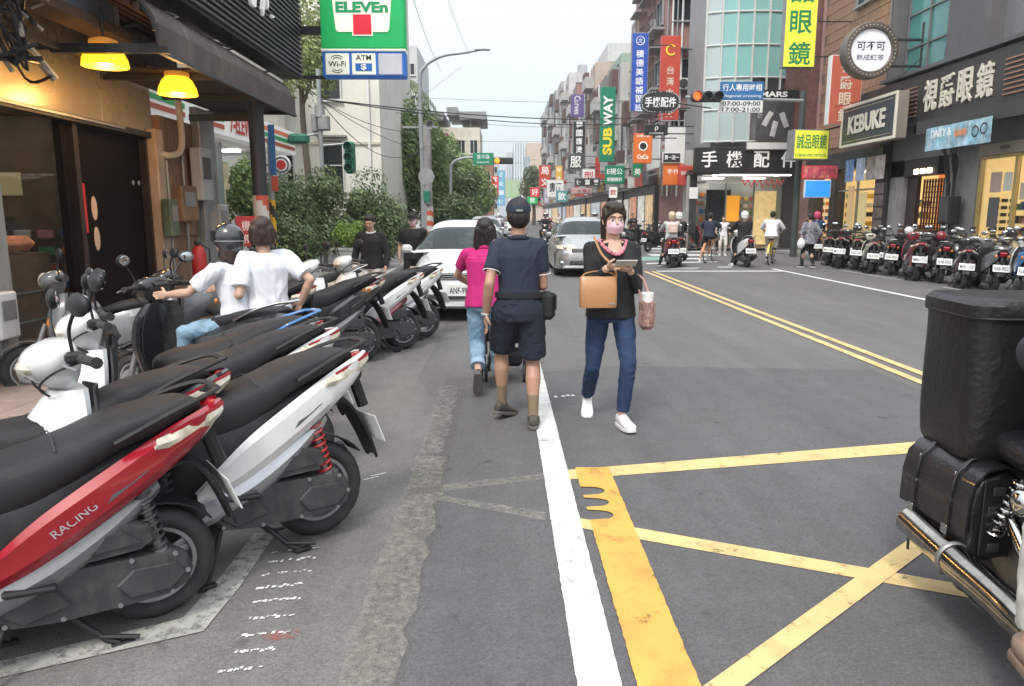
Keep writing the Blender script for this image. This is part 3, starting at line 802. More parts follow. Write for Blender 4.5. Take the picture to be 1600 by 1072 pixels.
# cluttered pipes up the wall between the buildings
for k in range(4): b = MB(); b.tube([(XW - 0.08, 24.35 + k * 0.17, 3.4), (XW - 0.08, 24.35 + k * 0.17, 13)], 0.035, 8); wpart(e, 'drainpipe', b, GREY)

# signs on this row ------------------------------------------------
K = empty('shop_sign', (11.5, 23.65, 3.72), R(-90), 'dark box sign reading KEBUKE in a cream frame', 'sign')
b = MB(); b.box((0, 0, 0.66), (3.5, 0.34, 1.32), 0.02); b.build('casing', mat('bronze_casing', (0.30, 0.26, 0.22), 0.45, metal=0.3), K)
b = MB()
for z in (0.04, 1.28): b.box((0, -0.18, z), (3.52, 0.06, 0.09), 0.01)
for x in (-1.715, 1.715): b.box((x, -0.18, 0.66), (0.09, 0.06, 1.15), 0.01)
b.build('frame', LC, K)
b = MB(); b.box((0, -0.175, 0.66), (3.3, 0.02, 1.13)); b.build('face_panel', mat('slate_blue_panel', (0.035, 0.045, 0.06), 0.4), K)
b = MB()
for z in (0.17, 1.15): b.box((0, -0.19, z), (3.1, 0.012, 0.025))
b.build('gold_rule', mat('gold_rule', (0.45, 0.38, 0.25), 0.4, metal=0.5), K)
b = MB(); b.text('KEBUKE', (0.0, -0.2, 0.66), 0.56, w=2.35, bold=0.03, depth=0.03); b.build('lettering', LC, K, ang=0)
# round sign
RS = empty('shop_sign', (10.9, 23.0, 5.45), 0, 'round white sign in a dark bronze ring, on brackets', 'sign')
b = MB(); b.lathe([(0, -0.12), (0.6, -0.12), (0.62, -0.10), (0.62, 0.10), (0.6, 0.12), (0, 0.12)], 48, (0, 0, 0.88), 'y'); b.build('face_panel', colm('sign_white_lit', (0.80, 0.80, 0.86), e=0.15), RS)
b = MB(); b.lathe([(0.60, -0.17), (0.63, -0.2), (0.77, -0.2), (0.80, -0.17), (0.80, 0.17), (0.77, 0.2), (0.63, 0.2), (0.60, 0.17)], 56, (0, 0, 0.88), 'y', closed=True)
b.build('rim', mat('bronze_ring', (0.16, 0.13, 0.11), 0.45, metal=0.4, var=0.3), RS)
for i in range(40):
    a = 2 * PI * i / 40
    b = MB(); b.ball((0.70 * math.cos(a), -0.21, 0.88 + 0.70 * math.sin(a)), 0.018, 6, 4); b.build('bulb', LC, RS)
b = MB(); b.text('可不可', (0, -0.125, 1.0), 0.24, w=0.84, bold=0.012, depth=0.004); b.build('lettering', LB, RS, ang=0)
b = MB(); b.text('熟成紅茶', (0, -0.125, 0.68), 0.17, w=0.82, depth=0.004); b.build('lettering', LB, RS, ang=0)
for z in (0.45, 1.2): b = MB(); b.box((1.15, 0, z), (0.95, 0.06, 0.07)); b.build('bracket', BLACK, RS)
b = MB(); b.box((1.62, 0, 0.1), (0.10, 0.10, 3.2)); b.build('post', BLACK, RS)
sign('yellow lightbox sign with dark green brush characters over the pavement', (10.68, 26.5, 3.93), 1.3, 1.02, colm('sign_yellow', (0.78, 0.78, 0.06), e=0.25), GREY,
     [('誠品眼鏡', 0, 0.1, 0.5, 1.1, LG, 0.012), ('CHENG PIN OPTICAL', 0, -0.36, 0.1, 1.15, LG)], d=0.5, border=0.04, rz=R(6), arms=(((0.5, 0.1, 1.0), (1.7, 0.1, 1.3)),))
sign('tall yellow lightbox sign with huge green optician characters', (10.68, 28.0, 10.0), 1.15, 6.45, colm('sign_yellow', (0.78, 0.78, 0.06), e=0.25), GREY,
     vlines('誠品眼鏡', 4.4, 0.74, LG, top=1.28, w=0.82, bold=0.03, pitch=1.13) and [(c, 0, -2.75 + 1.06 * (3 - i), 0.80, 0.80, LG, 0.03) for i, c in enumerate('誠品眼鏡')], d=0.35, border=0.02,
     arms=[((0.5, 0, z), (2.0, 0, z)) for z in (0.4, 1.6, 2.8, 4.0, 5.2)])
sign('orange red vertical sign with pale characters behind the round sign', (11.35, 25.5, 5.6), 1.05, 2.2, colm('sign_brick', (0.55, 0.13, 0.08)), WHITEP,
     [('視爵眼鏡'[i], 0, 0.75 - 0.52 * i, 0.42, 0.42, LC, 0.012) for i in range(4)], d=0.3, border=0.02, arms=[((0.5, 0, 0.3), (1.2, 0, 0.3)), ((0.5, 0, 1.9), (1.2, 0, 1.9))])
sign('blue LED screen hanging over the pavement', (10.9, 26.0, 2.42), 0.92, 0.60, mat('led_blue', (0.02, 0.15, 0.6), 0.3, var=0.3, emit=(0.03, 0.3, 0.95), es=0.6), WHITEP,
     [], d=0.1, arms=[((0, 0, 0.6), (0, 0, 0.75))], name='display_screen', cat='screen')
sign('pink and red festoon board above the blue screen', (10.95, 26.0, 2.98), 1.25, 0.45, mat('festoon_print', (0.5, 0.06, 0.10), 0.6, var=0.6, vscale=5, dirt=(0.8, 0.5, 0.3), dirt_amt=0.8), LR, [], d=0.06, name='sign_board')

# --- corner block with the glass tower, facing the crossing
CR = empty('glass_corner_building', (11.0, 36, 0), 0, 'corner building with a curved teal glass facade over the phone accessory shop', 'building')
part(CR, 'wall', (11.2, 35.5, 9.8), (4.2, 4.6, 10.8), mat('core_wall', (0.3, 0.3, 0.3), 0.8))
part(CR, 'wall', (12.4, 31.9, 8.5), (1.0, 1.2, 9.2), mat('brick_column', (0.20, 0.10, 0.085), 0.8, var=0.3, vscale=6))
GRID = [8.55, 9.15, 9.75, 10.4, 11.05, 11.65, 12.0]
zs = [4.6, 5.9, 7.2, 8.5, 9.8, 11.1, 12.4, 13.7]
PW = glass_mat('teal_pane', (0.26, 0.52, 0.50), see=0.03, rough=0.10); PW2 = glass_mat('pale_pane', (0.45, 0.55, 0.55), see=0.05, rough=0.1)
def cy_(x): return 32.2 + 0.10 * (x - 10.6) ** 2
for i in range(6):
    x0, x1 = GRID[i], GRID[i + 1]; y0, y1 = cy_(x0), cy_(x1)
    for j in range(7):
        if zs[j] < 6 and x0 > 10.3: continue
        bb = MB(); bb.sheet([[(x0 + .03, y0, zs[j] + .03), (x0 + .03, y0, zs[j + 1] - .03)], [(x1 - .03, y1, zs[j] + .03), (x1 - .03, y1, zs[j + 1] - .03)]], 0.02)
        wpart(CR, 'pane', bb, PW2 if j < 2 or i == 0 else PW, 0)
for x in GRID[:7]: bb = MB(); bb.box((x, cy_(x) - 0.03, 9.1), (0.07, 0.1, 9.1)); wpart(CR, 'mullion', bb, FRM_W)
for z in zs:
    bb = MB(); pts = [(GRID[0] + (GRID[6] - GRID[0]) * k / 12, 0, 0) for k in range(13)]
    bb.tube([(p[0], cy_(p[0]) - 0.04, z) for p in pts], 0.04, 6); wpart(CR, 'transom', bb, FRM_W)
# ground floor shop
part(CR, 'wall', (10.3, 33.6, 2.2), (4.4, 0.1, 4.3), mat('shop_back_pale', (0.40, 0.40, 0.38), 0.7)); part(CR, 'floor', (10.3, 33, 0.13), (4.4, 1.6, 0.03), WOODF)
for x, w_ in ((8.12, 0.35), (12.3, 0.5)): part(CR, 'pier', (x, 32.3, 1.75), (w_, 0.5, 3.3), DKWALL)
part(CR, 'shop_door', (9.35, 32.5, 1.35), (1.05, 0.06, 2.5), mat('black_glossy', (0.02, 0.02, 0.022), 0.25))
part(CR, 'shop_door', (11.4, 32.6, 1.4), (1.0, 0.06, 2.3), mat('glowing_display', (0.75, 0.5, 0.25), 0.5, var=0.5, vscale=5, emit=(1, 0.6, 0.25), es=0.5), lab='glowing panel standing in for a lit display window')  # panel glows by itself to look like a lit interior
part(CR, 'display', (9.95, 32.45, 1.8), (0.62, 0.06, 1.1), mat('orange_display', (0.8, 0.3, 0.03), 0.5, emit=(1, 0.35, 0.02), es=0.6))
racks(CR, 8.5, 9.8, 33.5, 0.8, 2.6, 5, 5); racks(CR, 10.2, 11.8, 33.5, 0.8, 2.4, 6, 5)
for x in (9.2, 11.0): part(CR, 'ceiling_lamp', (x, 32.9, 3.1), (0.9, 0.3, 0.04), LAMPC)
part(CR, 'pane', (10.5, 32.2, 1.55), (3.3, 0.02, 2.6), CLGL)
for x in (9.6, 10.8, 11.98): part(CR, 'window_frame', (x, 32.25, 1.55), (0.06, 0.07, 2.7), FRM_A)
for i in range(7): bb = MB(); bb.tube([(10.2 + i * 0.25, 32.0, 3.0), (10.32 + i * 0.25, 31.98, 2.75 - 0.1 * (i % 2)), (10.45 + i * 0.25, 32.0, 3.0)], 0.03, 5); wpart(CR, 'red_garland', bb, LR)
for x in (9.0, 10.3, 11.6): part(CR, 'downlight', (x, 31.9, 3.17), (0.2, 0.2, 0.03), LAMPC)
part(CR, 'soffit', (10.2, 32.3, 3.24), (4.5, 1.5, 0.08), DKWALL); part(CR, 'light_strip', (10.6, 31.6, 3.17), (3.0, 0.06, 0.05), LAMPC)
B1 = empty('shop_sign', (10.2, 31.5, 3.25), R(2), 'wide black fascia sign with bold white phone accessory characters', 'sign')
b = MB(); b.box((0, 0, 0.5), (4.5, 0.25, 1.05), 0.02); b.build('fascia_board', BLACK, B1)
for c_, x in zip('手機配件', (-1.65, -0.6, 0.55, 1.7)): b = MB(); b.text(c_, (x, -0.14, 0.55), 0.66, w=0.66, bold=0.045, depth=0.03); b.build('lettering', LW, B1, ang=0)
# MARS poster
M1 = empty('billboard', (11.15, 31.25, 4.5), 0, 'black and white headphone poster beneath the word MARS', 'billboard')
b = MB(); b.box((0, 0, 0.85), (1.5, 0.08, 1.65), 0.01); b.build('poster_board', mat('poster_charcoal', (0.07, 0.07, 0.075), 0.5, var=0.4, vscale=3), M1)
PG = mat('poster_pale_grey', (0.55, 0.55, 0.55), 0.5)
for (x, z, a) in ((-0.3, 0.9, 0.5), (0.38, 0.85, -0.4), (-0.02, 0.5, 0.2)):
    b = MB(); b.box((x, -0.05, z), (0.22, 0.02, 0.62), 0.01, rot=(0, a, 0)); b.ball((x, -0.06, z), (0.09, 0.01, 0.12), 10, 6); b.build('printed_phone_case', PG, M1)
b = MB(); b.text('MARS', (-0.1, -0.05, 1.86), 0.22, w=1.1, bold=0.03, depth=0.02); b.build('lettering', LW, M1, ang=0)
b = MB(); b.text('配件', (-0.62, -0.045, 1.1), 0.36, w=0.18, depth=0.004); b.build('lettering', PG, M1, ang=0)
b = MB(); b.box((0.1, 0.02, 1.86), (1.7, 0.06, 0.36)); b.build('headboard', BLACK, M1)
sign('white panel sign under the headphone poster', (11.0, 31.3, 4.33), 1.9, 0.32, WHITEP, GREY, [], d=0.1)
# ================================================================ LEFT: shop under the barrel awning
XL = -4.65
SH = empty('corner_shop', (XL - 2, 8.5, 0), 0, 'dim shop front with a glazed door, cream lintel panels and a brown side wall', 'shopfront')
CRP = mat('cream_metal_panel', (0.42, 0.36, 0.27), 0.28, metal=0.5, var=0.1, vscale=1.0, dirt=(0.25, 0.2, 0.15), dirt_amt=0.4)
WOODP = mat('old_wood_panel', (0.22, 0.13, 0.075), 0.7, var=0.35, vscale=2, stretch=(4, 4, 0.4), bump=0.2, dirt=(0.07, 0.05, 0.04), dirt_amt=0.6)
DOORM = mat('black_brown_door', (0.010, 0.008, 0.008), 0.5, var=0.3, spec=0.06)
POSTM = mat('cream_post', (0.45, 0.34, 0.24), 0.55, var=0.2, stretch=(3, 3, 0.5), dirt=(0.2, 0.13, 0.09), dirt_amt=0.5)
SHOPIN = mat('shop_interior_wood', (0.12, 0.065, 0.035), 0.6, var=0.4, stretch=(1, 5, 1))
part(SH, 'pillar', (XL + 0.1, 5.9, 1.9), (0.5, 1.3, 3.8), CONC, 0.02)
part(SH, 'lintel_panel', (XL - 0.03, 7.74, 3.06), (0.10, 2.38, 0.92), CRP, 0.004)
part(SH, 'lintel_panel', (XL - 0.03, 9.56, 3.06), (0.10, 1.24, 0.92), CRP, 0.004)
part(SH, 'lintel', (XL + 0.0, 8.37, 2.565), (0.16, 3.6, 0.07), BLACK); part(SH, 'track', (XL + 0.09, 8.1, 2.575), (0.02, 2.4, 0.025), GALV)
part(SH, 'wall', (XL - 0.2, 8.6, 3.9), (0.2, 5.6, 0.75), mat('stained_upper_wall', (0.30, 0.24, 0.19), 0.85, dirt=(0.08, 0.07, 0.06), dirt_amt=0.7))
part(SH, 'door_panel', (XL - 0.12, 9.18, 1.33), (0.06, 1.62, 2.44), DOORM)
part(SH, 'door_frame', (XL - 0.05, 8.36, 1.33), (0.12, 0.09, 2.46), mat('dark_brown_frame', (0.03, 0.02, 0.018), 0.4))
part(SH, 'door_post', (XL + 0.02, 10.12, 1.35), (0.22, 0.22, 2.6), POSTM, 0.01); part(SH, 'door_frame', (XL - 0.02, 9.97, 1.33), (0.08, 0.05, 2.46), mat('dark_brown_frame', (0.03, 0.02, 0.018), 0.4))
part(SH, 'red_couplet', (XL - 0.06, 8.5, 1.62), (0.012, 0.13, 0.55), LR)
for z in (1.62, 1.27):
    bb = MB(); bb.lathe([(0.0, -0.0), (0.055, 0.0), (0.058, -0.006), (0, -0.008)], 20, (0, 0, 0), 'x'); bb.v = [(x + XL - 0.08, y + 8.78, z_ * 2.4 + z) for x, y, z_ in bb.v]; wpart(SH, 'oval_sticker', bb, mat('sticker_peach', (0.75, 0.55, 0.40), 0.5))
for y, z in ((9.75, 1.95), (9.9, 1.95)): bb = MB(); bb.ball((XL - 0.08, y, z), (0.012, 0.03, 0.035), 8, 6); wpart(SH, 'door_knob', bb, GALV)
part(SH, 'pane', (XL - 0.1, 7.4, 1.35), (0.015, 1.55, 2.3), CLGL)
part(SH, 'door_frame', (XL - 0.08, 8.22, 1.35), (0.08, 0.10, 2.4), DOORM); part(SH, 'door_frame', (XL - 0.08, 6.6, 1.35), (0.07, 0.06, 2.4), DOORM)
part(SH, 'counter', (XL - 0.55, 7.45, 0.62), (0.5, 1.5, 1.05), mat('brown_counter', (0.16, 0.085, 0.055), 0.5, var=0.3, stretch=(1, 1, 6)))
for z in (0.45, 0.75): part(SH, 'counter_rail', (XL - 0.285, 7.45, z), (0.02, 1.4, 0.02), GALV)
part(SH, 'floor', (XL - 2, 8.6, 0.12), (3.8, 4.4, 0.03), TILE); part(SH, 'ceiling', (XL - 2, 8.6, 2.85), (3.8, 3.4, 0.05), SHOPIN)
part(SH, 'wall', (XL - 3.9, 8.6, 1.45), (0.1, 3.4, 2.8), SHOPIN); part(SH, 'wall', (XL - 2, 10.25, 1.45), (3.8, 0.1, 2.8), SHOPIN); part(SH, 'wall', (XL - 2, 6.4, 1.45), (3.8, 0.1, 2.8), CONC)
part(SH, 'menu_board', (XL - 2.0, 10.18, 1.95), (0.45, 0.02, 0.3), colm('menu_tan', (0.6, 0.45, 0.25), e=0.1)); part(SH, 'fill_lamp_tube', (XL - 1.2, 8.6, 2.3), (0.06, 0.06, 0.5), LAMPW); part(SH, 'fill_lamp_tube', (XL - 2.3, 9.4, 2.7), (1.2, 0.10, 0.04), LAMPW); part(SH, 'fill_lamp_tube', (XL - 0.9, 9.2, 2.75), (0.1, 1.0, 0.04), LAMPC); racks(SH, XL - 2.6, XL - 0.4, 10.18, 0.5, 1.4, 7, 4)  # glowing tubes added to brighten the shop interior
part(SH, 'shelf', (XL - 2.6, 10.0, 1.5), (1.4, 0.3, 0.03), GALV); part(SH, 'fruit_basket', (XL - 0.45, 7.75, 1.25), (0.3, 0.55, 0.16), mat('peach_fruit', (0.75, 0.3, 0.16), 0.5, var=0.4, vscale=12), 0.07)
part(SH, 'side_wall', (XL + 0.0, 10.78, 1.45), (0.12, 1.06, 2.8), WOODP)
for i in range(7): part(SH, 'wall_plank', (XL + 0.075, 10.31 + i * 0.152, 2.05), (0.03, 0.143, 1.6), WOODP, 0.004)
part(SH, 'side_wall', (XL + 0.12, 11.62, 1.6), (0.1, 0.65, 3.0), mat('grey_green_board', (0.26, 0.27, 0.26), 0.7, dirt=(0.15, 0.13, 0.12), dirt_amt=0.5))
part(SH, 'roof', (XL - 2, 9, 4.3), (4.6, 6.5, 0.12), CONC)
bb = MB(); bb.tube(catmull([(XL + 0.1, 10.18, 2.35), (XL + 0.16, 10.3, 2.33), (XL + 0.2, 10.55, 2.4), (XL + 0.2, 10.66, 2.62), (XL + 0.18, 10.66, 3.2)], 5), 0.045, 10); wpart(SH, 'vent_pipe', bb, mat('pvc_ivory', (0.52, 0.44, 0.33), 0.45))
def meter_box(loc, d, m, label, dial=False):
    e = empty('electric_meter_box', loc, 0, label, 'meter box')
    b = MB(); b.box((0, 0, d[2] / 2), d, 0.015); b.build('box_body', m, e)
    b = MB(); b.box((d[0] / 2 + 0.006, 0, d[2] * 0.62), (0.012, d[1] * 0.66, d[2] * 0.42), 0.004); b.build('viewing_window', DKGREY if dial else GREY, e)
    b = MB(); b.tube([(0, 0, d[2]), (0, 0, d[2] + 0.5)], 0.018, 8); b.tube([(0, 0, 0), (0, 0.0, -0.5)], 0.018, 8); b.build('conduit', GREY, e)
    return e
meter_box((-4.28, 6.0, 1.0), (0.22, 0.34, 0.42), WHITEP, 'pale meter box with an oval dark window on the near concrete pillar', True)
meter_box((-4.30, 6.3, 0.5), (0.20, 0.26, 0.40), WHITEP, 'plain white junction box under the oval meter box')
meter_box((-4.42, 11.2, 1.75), (0.16, 0.42, 0.75), mat('meter_grey', (0.42, 0.43, 0.43), 0.5, dirt=(0.25, 0.2, 0.15), dirt_amt=0.5), 'tall grey meter box beside the brown plank wall', True)
meter_box((-4.5, 10.75, 1.45), (0.14, 0.55, 0.5), mat('rusty_box', (0.22, 0.13, 0.07), 0.8, var=0.4), 'rusty brown box on the plank wall')
meter_box((-4.42, 10.05, 1.25), (0.12, 0.24, 0.5), mat('old_green_box', (0.10, 0.14, 0.09), 0.7, var=0.4), 'small dull green box low on the door post')
meter_box((-4.42, 11.75, 1.2), (0.18, 0.4, 0.5), mat('meter_grey', (0.42, 0.43, 0.43), 0.5), 'grey box at the alley end of the wall')

part(SH, 'wall', (XL - 0.3, 9.4, 5.9), (0.3, 7.0, 3.0), mat('pale_upper_wall', (0.42, 0.42, 0.44), 0.8, dirt=(0.2, 0.2, 0.2), dirt_amt=0.5))
# barrel awning
AW = empty('barrel_awning', (-3.9, 9.7, 3.0), 0, 'brown black barrel awning over the shop front', 'awning')
AWM = mat('awning_sheet', (0.075, 0.058, 0.052), 0.6, var=0.3, vscale=1.5, dirt=(0.22, 0.18, 0.15), dirt_amt=0.6)
AWI = mat('awning_underside', (0.05, 0.03, 0.028), 0.8, var=0.3)
arc = []
for k in range(13):
    a = PI / 2 * k / 12; arc.append((-4.55 + 1.30 * math.sin(a) ** 0.9 if k else -4.55, 3.30 + 0.52 * math.cos(a)))
bb = MB(); bb.sheet([[(x, y, z) for x, z in arc] for y in [7.4 + 4.65 * i / 12 for i in range(13)]], 0.03); wpart(AW, 'awning_cover', bb, AWM, 50)
part(AW, 'valance', (-3.245, 9.72, 3.2), (0.03, 4.66, 0.24), AWM)
part(AW, 'valance_rail', (-3.24, 9.72, 3.07), (0.05, 4.68, 0.04), DKGREY)
for y in (7.42, 9.0, 10.5, 12.0):
    bb = MB(); bb.tube([(x - 0.03, y, z - 0.04) for x, z in arc], 0.02, 6); wpart(AW, 'hoop', bb, BLACK)
    part(AW, 'cross_bar', (-3.92, y, 3.11), (1.35, 0.06, 0.06), BLACK)
for i in range(7):
    x, z = arc[1 + i * 1 + (i > 3)]; part(AW, 'purlin', (x - 0.02, 9.7, z - 0.09), (0.06, 4.6, 0.07), mat('reddish_purlin', (0.13, 0.055, 0.045), 0.8, var=0.3))
for i in range(6): part(AW, 'soffit_board', (-4.45 + i * 0.21, 10.4, 3.16), (0.2, 3.3, 0.025), mat('awning_underside', (0.05, 0.03, 0.028), 0.8))
# black ribbed sign on brackets above it
RSN = empty('shop_sign', (-3.35, 9.2, 3.72), 0, 'large black ribbed sign box with white brush lettering above the awning', 'sign')
b = MB(); b.box((-0.1, 0, 1.3), (0.34, 7.0, 2.6), 0.02); b.build('casing', BLACK, RSN)
RIBM = mat('ribbed_black', (0.05, 0.052, 0.058), 0.4, metal=0.3, var=0.2, dirt=(0.2, 0.2, 0.2), dirt_amt=0.4)
rm = None
for i in range(36):
    if rm is None: b = MB(); b.box((0, 0, 0), (0.045, 6.96, 0.038), 0.008); o = b.build('rib', RIBM, RSN); rm = o.data
    else: o = bpy.data.objects.new('rib', rm); COL.objects.link(o); o.parent = RSN
    o.location = (0.09, 0, 0.05 + i * 0.071)
for c_, y in zip('燒烤', (1.15, 2.15)):
    b = MB(); b.text(c_, (0.15, y - 0.55, 1.0), 1.15, ux=(0, 1, 0), uy=(0, 0, 1), w=0.78, bold=0.01, depth=0.04); b.build('lettering', LW, RSN, ang=0)
for y in (-2.2, -0.6, 1.0, 2.6):
    b = MB(); b.tube([(-0.27, y, 0.15), (-1.3, y, 0.5)], 0.025, 6); b.tube([(-0.27, y, 1.2), (-1.3, y, 0.5)], 0.02, 6); b.build('strut', BLACK, RSN)
    b = MB(); b.tube([(-0.27, y + 0.4, 0.05), (-0.9, y + 0.2, -0.1)], 0.02, 6); b.build('strut', BLACK, RSN)
FB = empty('fascia_box', (-4.1, 6.9, 3.45), 0, 'plain blue grey metal fascia box high over the door', 'fascia box')
b = MB(); b.box((0, 0.05, 0.6), (0.24, 2.3, 1.2), 0.01); b.build('fascia_panel', mat('blue_grey_metal', (0.20, 0.23, 0.27), 0.5, var=0.08), FB)
b = MB(); b.box((0.02, 0.0, -0.06), (0.3, 2.9, 0.09)); b.build('beam', mat('rusty_beam', (0.16, 0.10, 0.07), 0.8, var=0.3), FB)
b = MB(); b.box((0.02, 1.25, 0.6), (0.22, 0.06, 1.18)); b.build('edge_strip', mat('fascia_edge', (0.4, 0.4, 0.38), 0.5), FB)
# cables and pipes on the near corner
CT = empty('cable_tangle', (-4.25, 6.6, 3.0), 0, 'tangle of black cables and short pipes above the near pillar', 'cables')
r_ = random.Random(5)
for i in range(15):
    b = MB(); p = [(r_.uniform(-0.1, 0.35), r_.uniform(-0.5, 0.5), r_.uniform(-0.25, 0.45)) for _ in range(4)]
    b.tube(catmull(p, 5), r_.choice((0.009, 0.014, 0.02)), 6); b.build('cable', BLACK if i % 5 else mat('pale_cable', (0.4, 0.36, 0.3), 0.6), CT)
b = MB(); b.box((0.1, 0.35, 0.1), (0.05, 2.4, 0.06)); b.box((0.55, 0.8, 0.08), (1.1, 0.06, 0.06)); b.build('rail', BLACK, CT)
b = MB(); b.tube([(0.0, 0.4, 0.05), (0.12, 0.6, -0.22)], 0.04, 8); b.build('pipe', mat('pvc_ivory', (0.52, 0.44, 0.33), 0.45), CT)
# yellow glass pendant lamps
LAMPY = mat('yellow_lamp_glass', (0.85, 0.42, 0.02), 0.3, var=0.25, vscale=14, emit=(1.0, 0.50, 0.02), es=1.5)
def pendant(loc, label):
    e = empty('pendant_lamp', loc, 0, label, 'lamp', 'pendant lamps under the awning')
    b = MB(); b.lathe([(0.215, 0.0), (0.205, 0.07), (0.165, 0.155), (0.125, 0.195), (0.12, 0.19), (0.16, 0.148), (0.197, 0.07), (0.207, 0.0)], 28, closed=True); b.build('lamp_shade', LAMPY, e)
    b = MB(); b.lathe([(0.125, 0.195), (0.135, 0.21), (0.13, 0.245), (0.06, 0.27), (0.0, 0.275)], 24); b.build('cap', mat('lamp_cap_amber', (0.35, 0.14, 0.03), 0.4, emit=(1, 0.4, 0.05), es=0.25), e)
    b = MB(); b.tube([(0, 0, 0.27), (0, 0, 0.55)], 0.012, 6); b.build('flex', BLACK, e)
    b = MB(); b.ball((0, 0, 0.07), (0.05, 0.05, 0.06), 12, 8); b.build('bulb', mat('bulb_glow', (1, 0.9, 0.6), 0.5, emit=(1, 0.8, 0.45), es=14), e)
    ld = bpy.data.lights.new('lamp_light', 'POINT'); ld.energy = 20; ld.color = (1, 0.55, 0.18); ld.shadow_soft_size = 0.08
    lo = bpy.data.objects.new('lamp_light', ld); COL.objects.link(lo); lo.parent = e; lo.location = (0, 0, -0.04)
pendant((-3.9, 7.68, 2.98), 'yellow glass pendant lamp nearer the concrete pillar'); pendant((-3.72, 8.9, 2.90), 'yellow glass pendant lamp over the cream door post')
# round column
CO = empty('round_column', (-3.55, 11.1, 0.1), 0, 'dark round column with red and white striped band holding the awning end', 'column')
b = MB(); b.lathe([(0.108, 1.72), (0.108, 2.95), (0.13, 3.0), (0.13, 3.06), (0, 3.06)], 24); b.build('shaft', mat('blue_black_paint', (0.035, 0.04, 0.055), 0.5, var=0.15), CO)
b = MB(); n_ = 24
for k in range(n_):
    for j in range(24):
        a0, a1 = 2 * PI * k / n_, 2 * PI * (k + 1) / n_; z0, z1 = j * 0.0717, (j + 1) * 0.0717
        q = int(math.floor((k / n_ * 2 + j / 5.0))) % 2
        b.add([(0.112 * math.cos(a0), 0.112 * math.sin(a0), z0 + 0.3 * 0), (0.112 * math.cos(a1), 0.112 * math.sin(a1), z0), (0.112 * math.cos(a1), 0.112 * math.sin(a1), z1), (0.112 * math.cos(a0), 0.112 * math.sin(a0), z1)], [(0, 1, 2, 3)], q)
b.build('striped_wrap', [mat('stripe_red', (0.55, 0.10, 0.05), 0.5), mat('stripe_white', (0.6, 0.58, 0.55), 0.5)], CO)
b = MB(); b.box((-0.45, 0, 2.82), (1.0, 0.07, 0.09)); b.build('beam', BLACK, CO)

# ================================================================ convenience store
S7 = empty('convenience_store', (-8, 16.8, 0), 0, 'convenience store with a white fascia striped red, orange and green', 'shop')
X7 = -6.2
part(S7, 'wall', (X7 - 2.6, 16.8, 4.6), (5.4, 9.6, 1.8), CREAM)
part(S7, 'wall', (X7 - 4.9, 16.8, 1.9), (0.1, 9.6, 3.6), mat('glowing_store_wall', (0.75, 0.75, 0.72), 0.6, emit=(1, 0.97, 0.9), es=0.25))  # wall surface glows slightly so the store looks brightly lit
part(S7, 'floor', (X7 - 2.4, 16.8, 0.13), (4.8, 9.6, 0.03), mat('store_floor', (0.5, 0.5, 0.48), 0.3)); part(S7, 'ceiling', (X7 - 2.4, 16.8, 3.2), (4.8, 9.6, 0.05), WHITEP)
for y in (13.5, 15.5, 17.5, 19.5): part(S7, 'ceiling_lamp', (X7 - 1.3, y, 3.14), (1.6, 0.2, 0.04), LAMPC)
for y in (12.1, 14.3, 16.6, 18.8, 21.4): part(S7, 'window_frame', (X7 + 0.02, y, 1.6), (0.14, 0.14, 3.0), FRM_A)
for a_, c_ in ((12.1, 14.3), (14.3, 16.6), (16.6, 18.8), (18.8, 21.4)): part(S7, 'pane', (X7, (a_ + c_) / 2, 1.6), (0.02, c_ - a_ - 0.15, 2.9), CLGL)
part(S7, 'fascia_board', (X7 + 0.15, 16.8, 3.5), (0.4, 9.6, 0.62), colm('fascia_white', (0.78, 0.78, 0.76), e=0.15))
for i, (n_, c_) in enumerate((('orange', (0.70, 0.16, 0.05)), ('green', (0.02, 0.30, 0.10)), ('red', (0.55, 0.03, 0.04)))):
    for y0, y1 in ((12.1, 14.2), (18.4, 21.5)): part(S7, 'fascia_stripe', (X7 + 0.36, (y0 + y1) / 2, 3.66 - i * 0.155), (0.02, y1 - y0, 0.09), colm('stripe_' + n_, c_, e=0.1))
    part(S7, 'fascia_stripe', (X7 + 0.36, 15.5, 3.66 - i * 0.155), (0.02, 1.3, 0.09), colm('stripe_' + n_, c_, e=0.1))
bb = MB(); bb.text('7-ELEVEN', (X7 + 0.37, 17.3, 3.5), 0.42, ux=(0, 1, 0), w=1.6, bold=0.02, depth=0.006); wpart(S7, 'lettering', bb, LR, 0)
part(S7, 'wall', (X7 - 2.4, 21.5, 1.65), (4.8, 0.08, 3.1), mat('glowing_store_wall', (0.75, 0.75, 0.72), 0.6)); racks(S7, X7 - 4.0, X7 - 0.2, 21.44, 0.5, 2.5, 12, 6)
shelves(S7, X7 - 0.5, 12.3, 15.8, (0.5, 0.85, 1.2, 1.55), '+x', 3, seed=31, board=WHITEP); shelves(S7, X7 - 1.8, 13.0, 20.8, (0.6, 1.0, 1.4, 1.8), '+x', 3, seed=32, board=WHITEP)
